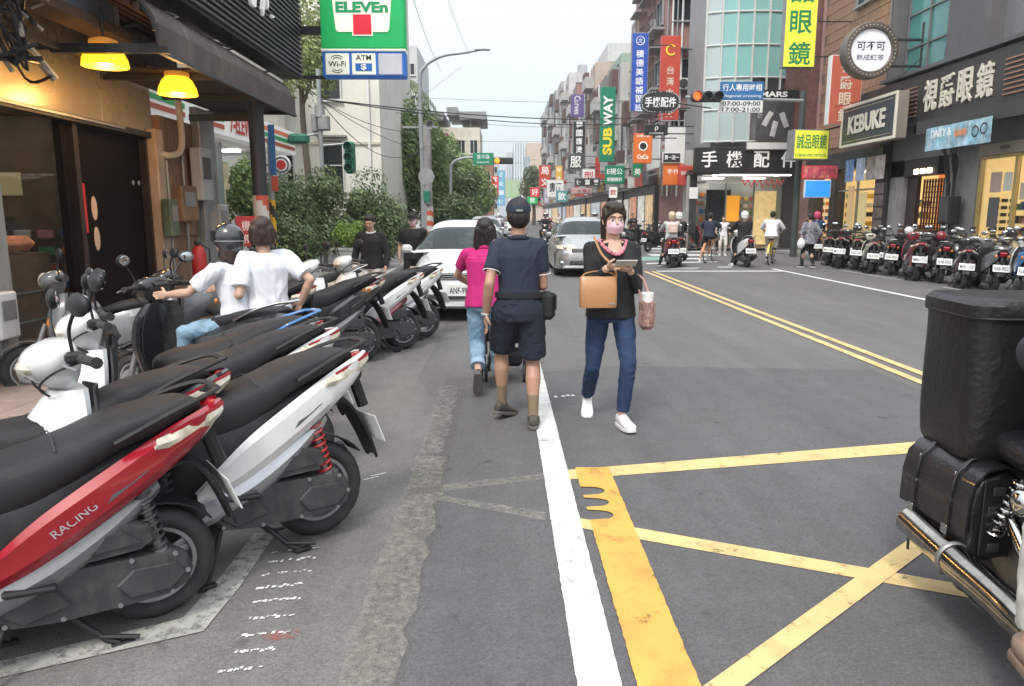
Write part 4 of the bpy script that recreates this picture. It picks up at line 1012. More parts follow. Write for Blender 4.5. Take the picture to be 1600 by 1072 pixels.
for i, (y, z, w_, h_, c_) in enumerate(((13.0, 2.35, 0.5, 0.3, (0.7, 0.6, 0.45)), (14.9, 2.25, 0.55, 0.8, (0.3, 0.4, 0.65)), (15.6, 2.75, 1.1, 0.34, (0.75, 0.74, 0.6)), (16.9, 2.2, 0.4, 1.0, (0.65, 0.55, 0.3)), (17.8, 2.3, 0.5, 0.5, (0.65, 0.1, 0.06)), (13.9, 1.6, 0.4, 0.8, (0.7, 0.7, 0.6)), (12.5, 2.3, 0.3, 1.6, (0.72, 0.62, 0.36)))):
    part(S7, 'poster', (X7 + 0.04, y, z), (0.012, w_, h_), mat('store_poster_%d' % i, c_, 0.5, var=0.35, vscale=5, dirt=(0.8, 0.8, 0.75), dirt_amt=0.6))
ROUND7 = empty('round_sign', (-5.62, 19.4, 2.55), 0, 'round white sign with a red centre on the store front', 'sign')
b = MB(); b.lathe([(0, -0.04), (0.22, -0.04), (0.24, 0), (0.22, 0.04), (0, 0.04)], 28, (0, 0, 0.24), 'y'); b.build('disc', WHITEP, ROUND7)
b = MB(); b.lathe([(0, -0.05), (0.12, -0.05), (0.12, -0.042)], 20, (0, 0, 0.24), 'y'); b.build('red_centre', LR, ROUND7)
b = MB(); b.lathe([(0.16, -0.045), (0.19, -0.05), (0.2, -0.045)], 24, (0, 0, 0.24), 'y'); b.build('ring', DKGREY, ROUND7); b = MB(); b.tube([(-0.24, 0, 0.24), (-0.55, 0, 0.24)], 0.025, 6); b.build('bracket', BLACK, ROUND7)
# big hanging sign: green-white-red face over blue strip
E7 = empty('hanging_sign', (-2.25, 12.8, 3.76), 0, 'big green convenience store sign with a blue Wi-Fi and ATM strip beneath', 'sign')
SG = colm('sign_green_lit', (0.0, 0.36, 0.09), e=0.22); SWH = colm('sign_cream_lit', (0.80, 0.80, 0.68), e=0.2); SRD = colm('sign_red_lit', (0.62, 0.01, 0.03), e=0.25); SBL = colm('sign_blue_lit', (0.02, 0.12, 0.42), e=0.2)
b = MB(); b.box((0, 0, 0.20), (1.36, 0.26, 0.40), 0.02); b.build('info_strip', SBL, E7)
b = MB(); b.box((0, 0, 1.2), (1.36, 0.30, 1.52), 0.02); b.build('casing', SG, E7)
b = MB(); b.box((0, -0.005, 0.42), (1.37, 0.3, 0.025)); b.build('white_rule', SWH, E7)
b = MB(); b.prism([(-0.40, 0.69), (-0.43, 0.73), (-0.53, 1.8), (0.53, 1.8), (0.43, 0.73), (0.40, 0.69)], -0.165, -0.15); b.build('white_field', SWH, E7)
b = MB(); b.prism([(-0.165, 0.63), (-0.165, 0.70), (0.165, 0.70), (0.165, 0.63)], -0.165, -0.151); b.build('white_foot_edge', SWH, E7)
b = MB(); b.prism([(-0.145, 0.65), (-0.145, 0.955), (0.145, 0.955), (0.145, 0.65)], -0.172, -0.166); b.build('red_seven_foot', SRD, E7)
b = MB(); b.prism([(-0.32, 1.6), (-0.4, 1.75), (0.42, 1.75), (0.42, 1.65), (0.16, 1.3), (0.0, 1.3), (0.14, 1.55)], -0.172, -0.166); b.build('red_seven_top', SRD, E7)
b = MB(); b.text('ELEVEn', (0, -0.168, 1.065), 0.165, w=0.84, bold=0.045, depth=0.005); b.build('lettering', colm('letter_green_lit', (0.0, 0.28, 0.10), e=0.1), E7, ang=0)
for i, x in enumerate((-0.43, 0.0, 0.43)):
    b = MB(); b.box((x, -0.135, 0.20), (0.385, 0.02, 0.33), 0.03); b.build('info_panel', SWH if i < 2 else colm('panel_grey_lit', (0.5, 0.5, 0.55), e=0.1), E7)
b = MB(); b.text('Wi-Fi', (-0.43, -0.15, 0.20), 0.085, w=0.28, bold=0.01, depth=0.004)
for sg in (1, -1):
    for rr in (0.10, 0.135): b.tube([(-0.43 + rr * math.sin(a), -0.148, 0.20 + sg * rr * math.cos(a)) for a in [(-0.75 + 1.5 * k / 8) for k in range(9)]], 0.006, 5)
b.build('lettering', LB, E7, ang=0)
b = MB(); b.text('ATM', (0, -0.15, 0.30), 0.08, w=0.25, bold=0.012, depth=0.004); b.build('lettering', LB, E7, ang=0)
b = MB(); b.box((0, -0.148, 0.15), (0.27, 0.008, 0.12)); b.build('blue_patch', colm('atm_blue', (0.01, 0.15, 0.5)), E7)
b = MB(); b.text('$', (0, -0.155, 0.15), 0.105, w=0.09, bold=0.03, depth=0.004); b.build('lettering', LW, E7, ang=0)
b = MB(); b.box((-0.9, 0.03, 0.75), (0.5, 0.1, 0.12)); b.box((-0.85, 0.03, 0.02), (0.4, 0.05, 0.05)); b.build('bracket', BLACK, E7)
# sidewalk clutter behind the riders
FE = empty('fire_extinguisher', (-3.9, 9.6, 0.11), 0, 'red fire extinguisher by the brown wall behind the scooters', 'extinguisher')
b = MB(); b.lathe([(0, 0), (0.085, 0.01), (0.09, 0.04), (0.09, 0.40), (0.06, 0.47), (0.03, 0.5), (0, 0.5)], 18, (0, 0, 0.55)); b.build('cylinder_body', colm('extinguisher_red', (0.45, 0.03, 0.03)), FE)
b = MB(); b.box((0, 0, 1.08), (0.05, 0.14, 0.05), 0.01); b.tube([(0.02, 0.03, 1.06), (0.12, 0.05, 1.0), (0.12, 0.05, 0.75)], 0.012, 6); b.build('valve_and_hose', BLACK, FE)
b = MB(); b.box((0, 0, 0.27), (0.25, 0.25, 0.54), 0.01); b.build('stand', GREY, FE)
NS = empty('notice_board', (-3.35, 10.0, 0.11), R(10), 'red notice board with white writing beside the helmeted rider', 'sign board')
NS.scale = (.75, 1, .95)
b = MB(); b.box((0, 0, 1.28), (0.5, 0.03, 0.42), 0.008); b.build('board', colm('notice_red', (0.45, 0.04, 0.05)), NS)
b = MB(); b.text('機車', (0, -0.018, 1.36), 0.14, depth=0.004); b.text('停車', (0, -0.018, 1.18), 0.12, depth=0.004); b.build('lettering', LW, NS, ang=0)
for s_ in (-1, 1): b = MB(); b.box((s_ * 0.2, 0.03, 0.55), (0.03, 0.03, 1.1)); b.build('leg', GREY, NS)
# ---------------------------------------------------------------- foliage
def leaf_mat(name, col, col2):
    m = bpy.data.materials.new(name); m.use_nodes = True
    n, l = m.node_tree.nodes, m.node_tree.links; b = n['Principled BSDF']
    g = n.new('ShaderNodeNewGeometry'); mx = n.new('ShaderNodeMix'); mx.data_type = 'RGBA'
    mx.inputs[6].default_value = (*col, 1); mx.inputs[7].default_value = (*col2, 1)
    l.new(g.outputs['Random Per Island'], mx.inputs[0]); l.new(mx.outputs[2], b.inputs['Base Color'])
    b.inputs['Roughness'].default_value = 0.5
    tr = n.new('ShaderNodeBsdfTranslucent'); l.new(mx.outputs[2], tr.inputs[0])
    ms = n.new('ShaderNodeMixShader'); ms.inputs[0].default_value = 0.25
    l.new(b.outputs[0], ms.inputs[1]); l.new(tr.outputs[0], ms.inputs[2]); l.new(ms.outputs[0], n['Material Output'].inputs[0])
    return m
LF_D = leaf_mat('leaf_dark', (0.055, 0.10, 0.035), (0.21, 0.27, 0.12)); LF_M = leaf_mat('leaf_mid', (0.10, 0.175, 0.05), (0.27, 0.37, 0.13))
LF_L = leaf_mat('leaf_light', (0.13, 0.22, 0.04), (0.26, 0.38, 0.08)); LF_P = leaf_mat('leaf_pale', (0.20, 0.27, 0.09), (0.38, 0.44, 0.2))
BARK = mat('bark', (0.11, 0.085, 0.065), 0.9, var=0.3, bump=0.5, bscale=30)
def leaves(mb, c, rad, n, size, seed, lobes=14, flat=0.8, fill=0.35):
    r_ = random.Random(seed); L = []
    for _ in range(lobes):
        while True:
            p = Vector((r_.uniform(-1, 1), r_.uniform(-1, 1), r_.uniform(-1, 1)))
            if p.length < 1: break
        L.append((Vector((p.x * rad[0] * .72, p.y * rad[1] * .72, p.z * rad[2] * .72)), r_.uniform(0.26, 0.5)))
    vs, fs = [], []
    mr_ = min(rad)
    for i in range(n):
        lc, lr = L[r_.randrange(lobes)]
        d = Vector((r_.gauss(0, 1), r_.gauss(0, 1), r_.gauss(0, 1) * flat)).normalized()
        q = lr * (1 - fill * r_.random() ** 1.6) * (1 + 0.25 * noise.noise(d * 3 + lc))
        p = Vector(c) + lc + Vector((d.x * rad[0] * q, d.y * rad[1] * q, d.z * rad[2] * q))
        nn = (d + Vector((r_.gauss(0, .6), r_.gauss(0, .6), r_.gauss(0, .6)))).normalized()
        u = nn.cross(Vector((r_.random(), r_.random(), r_.random())).normalized()).normalized(); w = nn.cross(u)
        s_ = size * r_.uniform(0.6, 1.35); o = len(vs)
        vs += [(p - u * s_)[:], (p - w * s_ * .45 + nn * s_ * .1)[:], (p + u * s_)[:], (p + w * s_ * .45 + nn * s_ * .1)[:]]; fs.append((o, o + 1, o + 2, o + 3))
    mb.add(vs, fs)
def tree(label, x, y, zc, rad, n, size, lm, seed, trunk=0.16, name='tree', z0=0.0, lobes=14, group=None, cat='tree'):
    e = empty(name, (x, y, z0), 0, label, cat, group); r_ = random.Random(seed)
    b = MB(); b.tube(catmull([(0, 0, 0), (0.05, 0.03, zc * .35), (-0.05, 0, zc * .7), (0, 0, zc + rad[2] * .4)], 4), [trunk * (1 - 0.6 * k / 12) for k in range(13)], 8)
    for k in range(6):
        a = r_.uniform(0, 2 * PI); z = r_.uniform(zc - rad[2] * .8, zc)
        z = max(z, zc * 0.35)
        b.tube([(0, 0, z), (math.cos(a) * rad[0] * .35, math.sin(a) * rad[1] * .35, z + rad[2] * .3), (math.cos(a) * rad[0] * .65, math.sin(a) * rad[1] * .65, z + rad[2] * .5)], [trunk * .4, trunk * .25, trunk * .1], 6)
    b.build('trunk', BARK, e)
    b = MB(); leaves(b, (0, 0, zc), rad, n, size, seed, lobes); b.build('crown', lm, e, ang=0)
    return e
tree('dense dark green bush with tiny pale flowers behind the striped column', -5.0, 19.0, 1.55, (1.35, 1.2, 1.35), 13000, 0.055, LF_D, 1, 0.06, 'bush', 0.1, 26, cat='bush')
tree('dark bush spreading towards the white building foot', -3.55, 20.4, 1.35, (1.15, 1.2, 1.35), 10500, 0.055, LF_D, 2, 0.06, 'bush', 0.1, 26, cat='bush')
tree('small loose bush at the pavement end by the planter', -4.7, 16.0, 0.75, (0.85, 0.8, 0.75), 6000, 0.045, LF_D, 3, 0.04, 'bush', 0.1, 18, cat='bush')
tree('shrub partly screening the convenience store window', -5.2, 15.6, 1.9, (0.55, 0.5, 0.75), 4500, 0.045, LF_M, 4, 0.04, 'bush', 0.1, 14, cat='bush')
tree('pale green tree whose crown shows behind the hanging sign', -6.3, 24.5, 6.6, (1.2, 1.2, 2.2), 5500, 0.09, LF_P, 5, 0.15, lobes=18)
tree('big dark green tree between the white building and the lamp post', -4.9, 38, 4.3, (2.3, 2.3, 3.6), 15000, 0.12, LF_M, 6, 0.2, lobes=30)
tree('broad tree low behind the lamp post', -3.3, 42, 2.7, (2.2, 2.2, 2.4), 14000, 0.12, LF_D, 7, 0.2, lobes=22)
tree('rounded green tree under the green road sign', -2.6, 50, 3.4, (2.3, 2.2, 2.4), 14000, 0.13, LF_M, 8, 0.2, lobes=22)
tree('slim taller tree behind the broad tree', -4.8, 56, 5.2, (2.2, 2.2, 3.4), 10000, 0.14, LF_M, 9, 0.2, lobes=18)
tree('low bright hedge tree at the road edge past the lamp post', -2.2, 36, 1.7, (1.3, 1.3, 1.3), 8000, 0.09, LF_D, 10, 0.1, lobes=18)
tree('distant street tree beneath the beige block', 4.6, 110, 5.5, (2.0, 2, 3.2), 4000, 0.2, LF_D, 11, 0.3)
tree('distant left tree near the vanishing point', -2.6, 90, 3.6, (2.2, 2, 2.8), 5000, 0.2, LF_M, 12, 0.3)
# palm
PM = empty('palm_tree', (-5.9, 45, 0), 0, 'palm tree with drooping fronds beside the hanging sign', 'tree')
b = MB(); b.tube([(0, 0, 0), (0.1, 0, 5), (0, 0, 9.0)], [0.2, 0.16, 0.12], 8); b.build('trunk', BARK, PM)
r_ = random.Random(4)
for i in range(17):
    a = 2 * PI * i / 17 + r_.uniform(-.15, .15); up = r_.uniform(0.2, 1.3); L = r_.uniform(1.8, 2.5); b = MB(); pts = []
    for k in range(9):
        t = k / 8; pts.append(Vector((math.cos(a) * L * t, math.sin(a) * L * t, 9.0 + up * t * 1.6 - (1.1 + up) * t * t * 1.3)))
    b.tube(pts, [0.03 * (1 - k / 9) for k in range(9)], 4)
    for k in range(1, 9):
        for sg in (-1, 1):
            for q in (0, 0.5):
                p = pts[k - 1].lerp(pts[k], q); sd = Vector((-math.sin(a), math.cos(a), 0)) * sg * 0.42 * (1 - 0.5 * k / 9); dn = Vector((0, 0, -0.3 - 0.1 * k / 8)); fw = (pts[k] - pts[k - 1]) * 0.6
                b.add([p[:], (p + fw * .4)[:], (p + sd + dn + fw)[:]], [(0, 1, 2)])
    b.build('frond', LF_D, PM, ang=0)
# ---------------------------------------------------------------- left-hand buildings
WB = block('white_building', 'tall pale cream building with dark sash windows behind the bushes', -13, -4.77, 30, 40, 12.5, mat('pale_cream_wall', (0.74, 0.73, 0.66), 0.8, var=0.08, vscale=0.6, dirt=(0.48, 0.47, 0.42), dirt_amt=0.4))
for z in (2.9, 6.35, 9.8):
    window(WB, (-6.65 + 8.885, -5.0, z + 0.55), 0.85, 2.0, '-y', FRM_W, DKGL, 1, 2)
    part(WB, 'window_hood', (-6.65, 29.85, z + 1.65), (1.15, 0.32, 0.07), CONC)
    for x in (-8.6, -10.6): window(WB, (x + 8.885, -5.0, z + 0.55), 0.85, 2.0, '-y', FRM_W, DKGL, 1, 2)
b = MB()
for z in (4.3, 7.8, 11.2): part(WB, 'string_course', (-8.9, 29.97, z), (8.2, 0.08, 0.10), CREAM)
part(WB, 'drainpipe', (-5.2, 29.92, 6), (0.09, 0.09, 12), WHITEP)
b = block('low_building', 'pale yellow house wall glimpsed above the convenience store', -14, -8.2, 23, 29, 9, CREAM)
window(b, (2.3 + .6, -3.0, 6.2), 1.0, 1.4, '-y', FRM_W, DKGL, 2, 1)
def towerblock(label, x0, x1, y, dep, h, wm, nx, nz, ww, wh, name='apartment_block', z0=2.0, gl=DKGL, fr=FRM_W, roof=None):
    e = block(name, label, x0, x1, y, y + dep, h, wm)
    cx = (x0 + x1) / 2
    for j in range(nz):
        for i in range(nx):
            window(e, (x0 + (x1 - x0) * (i + .5) / nx - cx, -dep / 2, z0 + (h - z0 - 0.6) * (j + .5) / nz), ww, wh, '-y', fr, gl, 2, 1)
    if roof: part(e, 'roof_slab', (cx, y + dep / 2, h + 0.15), (x1 - x0 + roof, dep + roof, 0.3), GREY)
    return e
PALE = mat('pale_block_wall', (0.50, 0.51, 0.50), 0.85, var=0.08, vscale=0.3)
e = towerblock('pale apartment block with many small windows behind the palm', -12, -7.2, 66, 10, 15.6, PALE, 4, 5, 0.8, 1.0)
e = towerblock('cream three storey house with a heavy roof canopy behind the road sign', -6.8, -2.1, 72, 9, 9.6, CREAM, 4, 3, 0.75, 1.3)
for i, (x0, x1, z) in enumerate(((-7.6, -5.5, 10.6), (-5.2, -4.2, 11.1), (-4.0, -1.5, 10.7))): part(e, 'roof_canopy', ((x0 + x1) / 2, 76, z), (x1 - x0, 8, 0.7), GREY)
part(e, 'red_awning', (-6.0, 71.6, 8.6), (1.9, 0.8, 0.8), mat('maroon_sheet', (0.25, 0.10, 0.10), 0.7))
for x in (-7, -5, -3, -1.7): part(e, 'roof_post', (x, 73, 10.1), (0.15, 0.15, 1.1), GREY)
e = towerblock('narrow brown and white shop house past the trees', -4.0, -1.2, 100, 10, 8.5, mat('red_brown_wall', (0.30, 0.15, 0.11), 0.85), 2, 2, 0.8, 1.0)
e = towerblock('grey low block beyond the brown shop house', -5, -0.8, 150, 14, 12, PALE, 3, 4, 1.0, 1.2)
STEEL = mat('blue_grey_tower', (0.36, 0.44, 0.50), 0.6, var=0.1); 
def far_tower(label, x0, x1, y, h, wm, n, parts=()):
    e = block('tower', label, x0, x1, y, y + 14, h, wm, cat='tower')
    w_ = (x1 - x0)
    for i in range(n): part(e, 'pilaster', (x0 + w_ * (i + .5) / n, y - 0.3, h / 2), (w_ / n * 0.35, 0.6, h), WHITEP)
    for j in range(int(h / 7)): part(e, 'floor_band', ((x0 + x1) / 2, y - 0.1, 4 + j * 7), (w_, 0.3, 0.6), GREY)
    return e
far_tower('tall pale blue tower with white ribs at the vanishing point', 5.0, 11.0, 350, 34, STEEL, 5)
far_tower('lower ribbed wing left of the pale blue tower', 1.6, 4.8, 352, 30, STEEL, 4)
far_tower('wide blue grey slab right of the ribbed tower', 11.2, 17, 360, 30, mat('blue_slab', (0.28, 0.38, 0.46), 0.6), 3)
far_tower('beige tower block with a rooftop tank', 6.4, 12.6, 200, 20.0, mat('beige_tower_wall', (0.52, 0.42, 0.34), 0.85), 0)
e = far_tower('pale ribbed roofed block behind the beige tower', 13, 26, 260, 24, PALE, 6)
far_tower('flared white building at the foot of the towers', 2.5, 12, 330, 14, PALE, 7)
# ---------------------------------------------------------------- right-hand row beyond the crossing
PINK = mat('pink_brown_tile', (0.30, 0.17, 0.155), 0.8, var=0.25, vscale=1.5, dirt=(0.15, 0.12, 0.11), dirt_amt=0.5)
PK = empty('pink_apartment_block', (12, 45, 0), 0, 'old pink brown tiled apartment block with caged balconies and pipes', 'building')
part(PK, 'wall', (12.6, 44.6, 9.5), (8.4, 9, 19), PINK)
for j in range(5):
    z = 5.6 + j * 3.0
    for i, y in enumerate((41.3, 43.6, 46.2)):
        f = part(PK, 'balcony', (8.15, y, z - 0.55), (0.7, 1.9, 0.12), CONC)
        part(PK, 'balcony_roof', (8.1, y, z + 1.5), (0.8, 1.9, 0.06), GREY)
        bb = MB()
        for k in range(7): bb.box((7.83, y - 0.85 + k * 0.283, z + 0.35), (0.03, 0.03, 1.7))
        for zz in (-0.3, 0.3, 0.9): bb.box((7.83, y, z + zz), (0.03, 1.75, 0.03))
        wpart(PK, 'window_cage', bb, mat('rusty_cage', (0.13, 0.08, 0.07), 0.8), 0)
        window(PK, (8.38 - 12, y - 45, z + 0.35), 1.5, 1.3, '-x', FRM_A, DKGL, 2, 1)
    for x in (9.3, 11.3): window(PK, (x - 12, 40.08 - 45, z + 0.3), 1.1, 1.2, '-y', FRM_A, DKGL, 2, 1)
for j in range(4):
    for i, x in enumerate((8.95, 10.2, 11.7)):
        part(PK, 'balcony_roof', (x, 39.8, 6.9 + j * 3.0), (1.2, 0.6, 0.05), GREY)
        if (i + j) % 2: ac((x + .5, 40.05, 4.9 + j * 3.0), '-y', 'air conditioner %s on the pink brown block end wall, %s window' % (('low down', 'at mid height', 'high up', 'at the very top')[j], ('outer', 'middle', 'inner')[i]))
for k in range(4): bb = MB(); bb.tube([(8.5 + k * 0.25, 40.0, 2.5), (8.5 + k * 0.25, 40.0, 18)], 0.05, 8); wpart(PK, 'drainpipe', bb, (GREY, WHITEP)[k % 2])
for i, (y, z) in enumerate(((42.4, 5.2), (44.9, 8.3), (42.4, 11.3), (44.9, 14.2))):
    ac((8.35, y, z), '-x', ('lowest', 'second', 'third', 'highest')[i] + ' air conditioner on the pink brown apartment block')
part(PK, 'shop_front', (8.3, 44, 1.6), (0.3, 7.5, 3.0), DKWALL)
for k, y in enumerate((41.6, 44.0, 46.6)):
    part(PK, 'shop_glow_panel', (8.13, y, 1.45), (0.06, 1.9, 2.3), mat('pk_glow_front_%d' % k, ((0.6, 0.42, 0.25), (0.5, 0.5, 0.46), (0.45, 0.2, 0.14))[k], 0.6, var=0.7, vscale=3, emit=((1, .7, .35), (1, .95, .85), (1, .5, .3))[k], es=0.2))  # flat glowing panel put in to read as a lit shop front
    part(PK, 'shop_fascia', (8.05, y, 3.5), (0.3, 2.1, 0.7), mat('pk_fascia_%d' % k, ((0.06, 0.06, 0.07), (0.5, 0.07, 0.05), (0.6, 0.58, 0.5))[k], 0.5, var=0.3, vscale=4))
SK = empty('scaffold_frame', (8.3, 37.2, 0), 0, 'bare steel lattice frame carrying a blank white panel above the side street', 'scaffold')
bb = MB()
for x in (7.5, 8.6): bb.box((x, 36, 4.8), (0.07, 0.07, 3.0)); bb.box((x, 39, 4.8), (0.07, 0.07, 3.0))
for z in (3.5, 4.3, 5.1, 5.9):
    bb.box((8.05, 36, z), (1.1, 0.05, 0.05)); bb.box((7.5, 37.5, z), (0.05, 3, 0.05))
wpart(SK, 'lattice', bb, GALV, 0)
part(SK, 'blank_panel', (8.15, 35.9, 4.75), (0.95, 0.05, 1.7), WHITEP); part(SK, 'blank_panel', (7.44, 37.4, 4.5), (0.05, 3.0, 1.5), WHITEP)
rowcols = [((0.34, 0.33, 0.33), 'mid grey'), ((0.48, 0.47, 0.44), 'off white'), ((0.22, 0.20, 0.20), 'dark grey'), ((0.44, 0.36, 0.30), 'tan'), ((0.40, 0.42, 0.44), 'blue grey'), ((0.28, 0.16, 0.14), 'red brown'),
           ((0.50, 0.50, 0.49), 'pale grey'), ((0.36, 0.35, 0.33), 'warm grey'), ((0.25, 0.26, 0.28), 'slate')]
yy = 50.0
HS = [(9.2, 5.0), (12.2, 6.5), (12.5, 8), (15.0, 8), (13.5, 9), (16, 10), (19, 12), (20, 14), (21, 18), (22, 22)]
XR = [8.6, 8.5, 8.3, 8.4, 8.3, 8.4, 8.4, 8.3, 8.4, 8.4]
for i, (h_, L_) in enumerate(HS):
    c_, nm = rowcols[i % 9]
    e = empty('row_building', (13, yy + L_ / 2, 0), 0, '%s building in the receding right row, %s' % (nm, ('next past the pink apartment block', 'behind the tall green sign', 'with stacked signs and a flat roof', 'behind the dark vertical sign', 'behind the purple sign', 'with a narrow front past the purple sign', 'rising tall in the middle distance', 'slim and tall before the beige tower', 'long and pale far down the street', 'last one seen before the towers')[i]), 'building')
    wm = mat('row_wall_%d' % i, c_, 0.85, var=0.12, vscale=0.8, dirt=tuple(q * 0.5 for q in c_), dirt_amt=0.5)
    part(e, 'wall', (13, yy + L_ / 2, h_ / 2 + 1.6), (2 * (13 - XR[i]), L_ - 0.1, h_ - 3.2), wm)
    part(e, 'shop_front', (13, yy + L_ / 2, 1.6), (2 * (13 - XR[i]) - 0.6, L_ - 0.15, 3.2), DKWALL)
    for k in range(2):
        yq = yy + L_ * (k + .5) / 2
        part(e, 'shop_glow_panel', (XR[i] + 0.27, yq, 1.45), (0.08, L_ * .36, 2.3), mat('glow_front_%d' % ((i + k) % 4), ((0.6, 0.45, 0.28), (0.55, 0.55, 0.5), (0.5, 0.28, 0.18), (0.4, 0.42, 0.42))[(i + k) % 4], 0.6, var=0.7, vscale=3, emit=((1, .7, .35), (1, .95, .85), (1, .5, .3), (.8, .9, 1))[(i + k) % 4], es=0.22))  # emissive panel stands in for the light of an open shop
        part(e, 'shop_fascia', (XR[i] - 0.0, yq, 3.75), (0.2, L_ * .42, 0.7), mat('fascia_%d' % ((i * 2 + k) % 6), ((0.5, 0.06, 0.04), (0.6, 0.58, 0.5), (0.05, 0.25, 0.15), (0.05, 0.1, 0.3), (0.6, 0.35, 0.05), (0.06, 0.06, 0.06))[(i * 2 + k) % 6], 0.5, var=0.4, vscale=3))
        part(e, 'blade_sign', (XR[i] - 0.6, yq + 1, 4.2 + (i * 7 % 3)), (0.9, 0.12, 1.2 + .5 * (k)), mat('fascia_%d' % ((i * 3 + k + 2) % 6), (0.4, 0.4, 0.4), 0.5))
    if i < 0: part(e, 'canopy', (XR[i] - 0.5, yy + L_ / 2, 3.3), (1.3, L_ - 0.2, 0.12), GREY)
    if i in (0, 2, 3): part(e, 'roof_shed', (11.5, yy + L_ / 2, h_ + 0.9), (4.0, L_ - 0.6, 1.6), mat('corrugated_%d' % i, ((0.45, 0.46, 0.46), (0, 0, 0), (0.25, 0.33, 0.27), (0.5, 0.5, 0.5))[i], 0.6))
    for k in range(3):
        part(e, 'drainpipe', (XR[i] - 0.06, yy + L_ * (.12 + .38 * k), h_ / 2 + 1.6), (0.1, 0.1, h_ - 3.4), (GREY, WHITEP, DKGREY)[k])
    for j in range(int((h_ - 3) / 3)):
        if (i + j) % 2 == 0: part(e, 'balcony', (XR[i] - 0.4, yy + L_ * (.3 + .4 * ((i * 3 + j) % 2)), 4.4 + j * 3.0), (0.8, L_ * .38, 1.0), mat('balcony_wall', (0.42, 0.41, 0.39), 0.8, dirt=(0.2, 0.19, 0.18), dirt_amt=0.6))
        part(e, 'cage', (XR[i] - 0.25, yy + L_ * (.7 - .4 * ((i * 3 + j) % 2)), 5.2 + j * 3.0), (0.5, L_ * .22, 1.5), mat('rusty_cage', (0.13, 0.08, 0.07), 0.8))
        part(e, 'ledge', (13 + .5, yy - 0.03, 4.1 + j * 3.0), (2 * (13 - XR[i]) , 0.15, 0.12), CONC)
    part(e, 'water_tank', (XR[i] + 1.8, yy + 2, h_ + 0.7), (1.2, 1.2, 1.3), GALV, 0.2)
    nz = max(1, int((h_ - 3.6) / 3.0))
    for j in range(nz):
        for k in range(2): window(e, (XR[i] - 13, (k - .5) * L_ / 2, 5.2 + j * 3.0), min(1.8, L_ * .3), 1.4, '-x', FRM_A, DKGL, 2, 1)
        window(e, (XR[i] - 13 + 1.3, -L_ / 2 + .05, 5.2 + j * 3.0), 1.0, 1.3, '-y', FRM_A, DKGL, 2, 1)
    yy += L_
# ---------------------------------------------------------------- vertical and box signs over the right pavement
SW_ = colm('sign_white', (0.75, 0.75, 0.74)); SB_ = colm('sign_blue', (0.02, 0.08, 0.42)); SR_ = colm('sign_red', (0.55, 0.07, 0.04)); SGR = colm('sign_green', (0.01, 0.24, 0.13)); SPU = colm('sign_purple', (0.13, 0.09, 0.25))
SOR = colm('sign_orange', (0.72, 0.17, 0.03)); SBK = colm('sign_black', (0.025, 0.025, 0.028)); SYE = colm('sign_amber', (0.75, 0.45, 0.05)); STL = colm('sign_teal', (0.08, 0.30, 0.32))
def armr(w, h): return [((w / 2, 0, h * t), (w / 2 + 1.1, 0, h * t)) for t in (0.15, 0.85)]
e = sign('tall blue vertical sign with a white crest and white characters', (6.38, 36, 8.04), 0.80, 3.5, SB_, GREY, vlines('積德美語補習班', 2.8, 0.33, LW, top=1.02, w=0.36), arms=armr(0.8, 3.5), d=0.25)
b = MB(); b.lathe([(0.17, -0.14), (0.2, -0.15), (0.2, -0.14)], 24, (0, 0, 3.15), 'y'); b.text('文', (0, -0.14, 3.15), 0.2, depth=0.004); b.build('crest', LW, e)
e = sign('tall red vertical sign with a gold ring emblem', (8.03, 37, 7.95), 0.92, 3.85, SR_, SR_, vlines('台灣大哥大', 2.5, 0.36, LC, top=0.62, w=0.36), arms=armr(0.92, 3.85), d=0.3)
b = MB(); b.tube([(0.22 * math.cos(a), -0.16, 3.2 + 0.22 * math.sin(a)) for a in [0.7 + 4.9 * k / 16 for k in range(17)]], 0.045, 6); b.build('ring_emblem', LY, e)
NE = sign('rounded black neon sign with white phone accessory characters ringed by bulbs', (6.17, 30, 5.86), 1.3, 0.62, SBK, SBK, [('手機配件', 0, 0, 0.38, 1.22, LW, 0.03)], d=0.2, border=0.02, arms=[((0.6, 0.05, 0.3), (2.4, 1.5, 0.3))])
b = MB(); b.prism([(0.75 * math.copysign(abs(math.cos(2 * PI * k / 32)) ** .6, math.cos(2 * PI * k / 32)), 0.31 + 0.40 * math.copysign(abs(math.sin(2 * PI * k / 32)) ** .7, math.sin(2 * PI * k / 32))) for k in range(32)], -0.09, 0.09); b.build('back_board', SBK, NE)
for k in range(44):
    a = 2 * PI * k / 44; b = MB(); b.ball((0.72 * math.copysign(abs(math.cos(a)) ** .6, math.cos(a)), -0.11, 0.31 + 0.375 * math.copysign(abs(math.sin(a)) ** .7, math.sin(a))), 0.018, 6, 4); b.build('bulb', LW, NE)
sign('small black sign with a white flask mark below the neon', (6.35, 31.5, 4.98), 0.95, 0.42, SBK, SBK, [('ρ', 0, 0.04, 0.2, None, LW), ('COFFEE', 0, -0.14, 0.06, 0.6, LW)], arms=armr(0.95, 0.42))
e = sign('orange drinks shop sign with a round badge and white lettering', (6.28, 34, 4.45), 0.82, 1.3, SOR, SOR, [('CoCo', 0, -0.36, 0.2, 0.5, LW, 0.03), ('50嵐茶飲', 0, 0.54, 0.1, 0.6, LW)], arms=armr(0.82, 1.3))
b = MB(); b.lathe([(0, -0.105), (0.2, -0.105), (0.21, -0.09)], 24, (0, 0, 0.75), 'y'); b.build('badge', LW, e); b = MB(); b.lathe([(0, -0.115), (0.15, -0.115), (0.15, -0.105)], 24, (0, 0, 0.75), 'y'); b.build('badge_centre', SBK, e)
e = empty('shop_sign', (7.15, 52, 5.1), 0, 'tall green vertical sandwich shop sign with sideways white and yellow letters', 'sign')
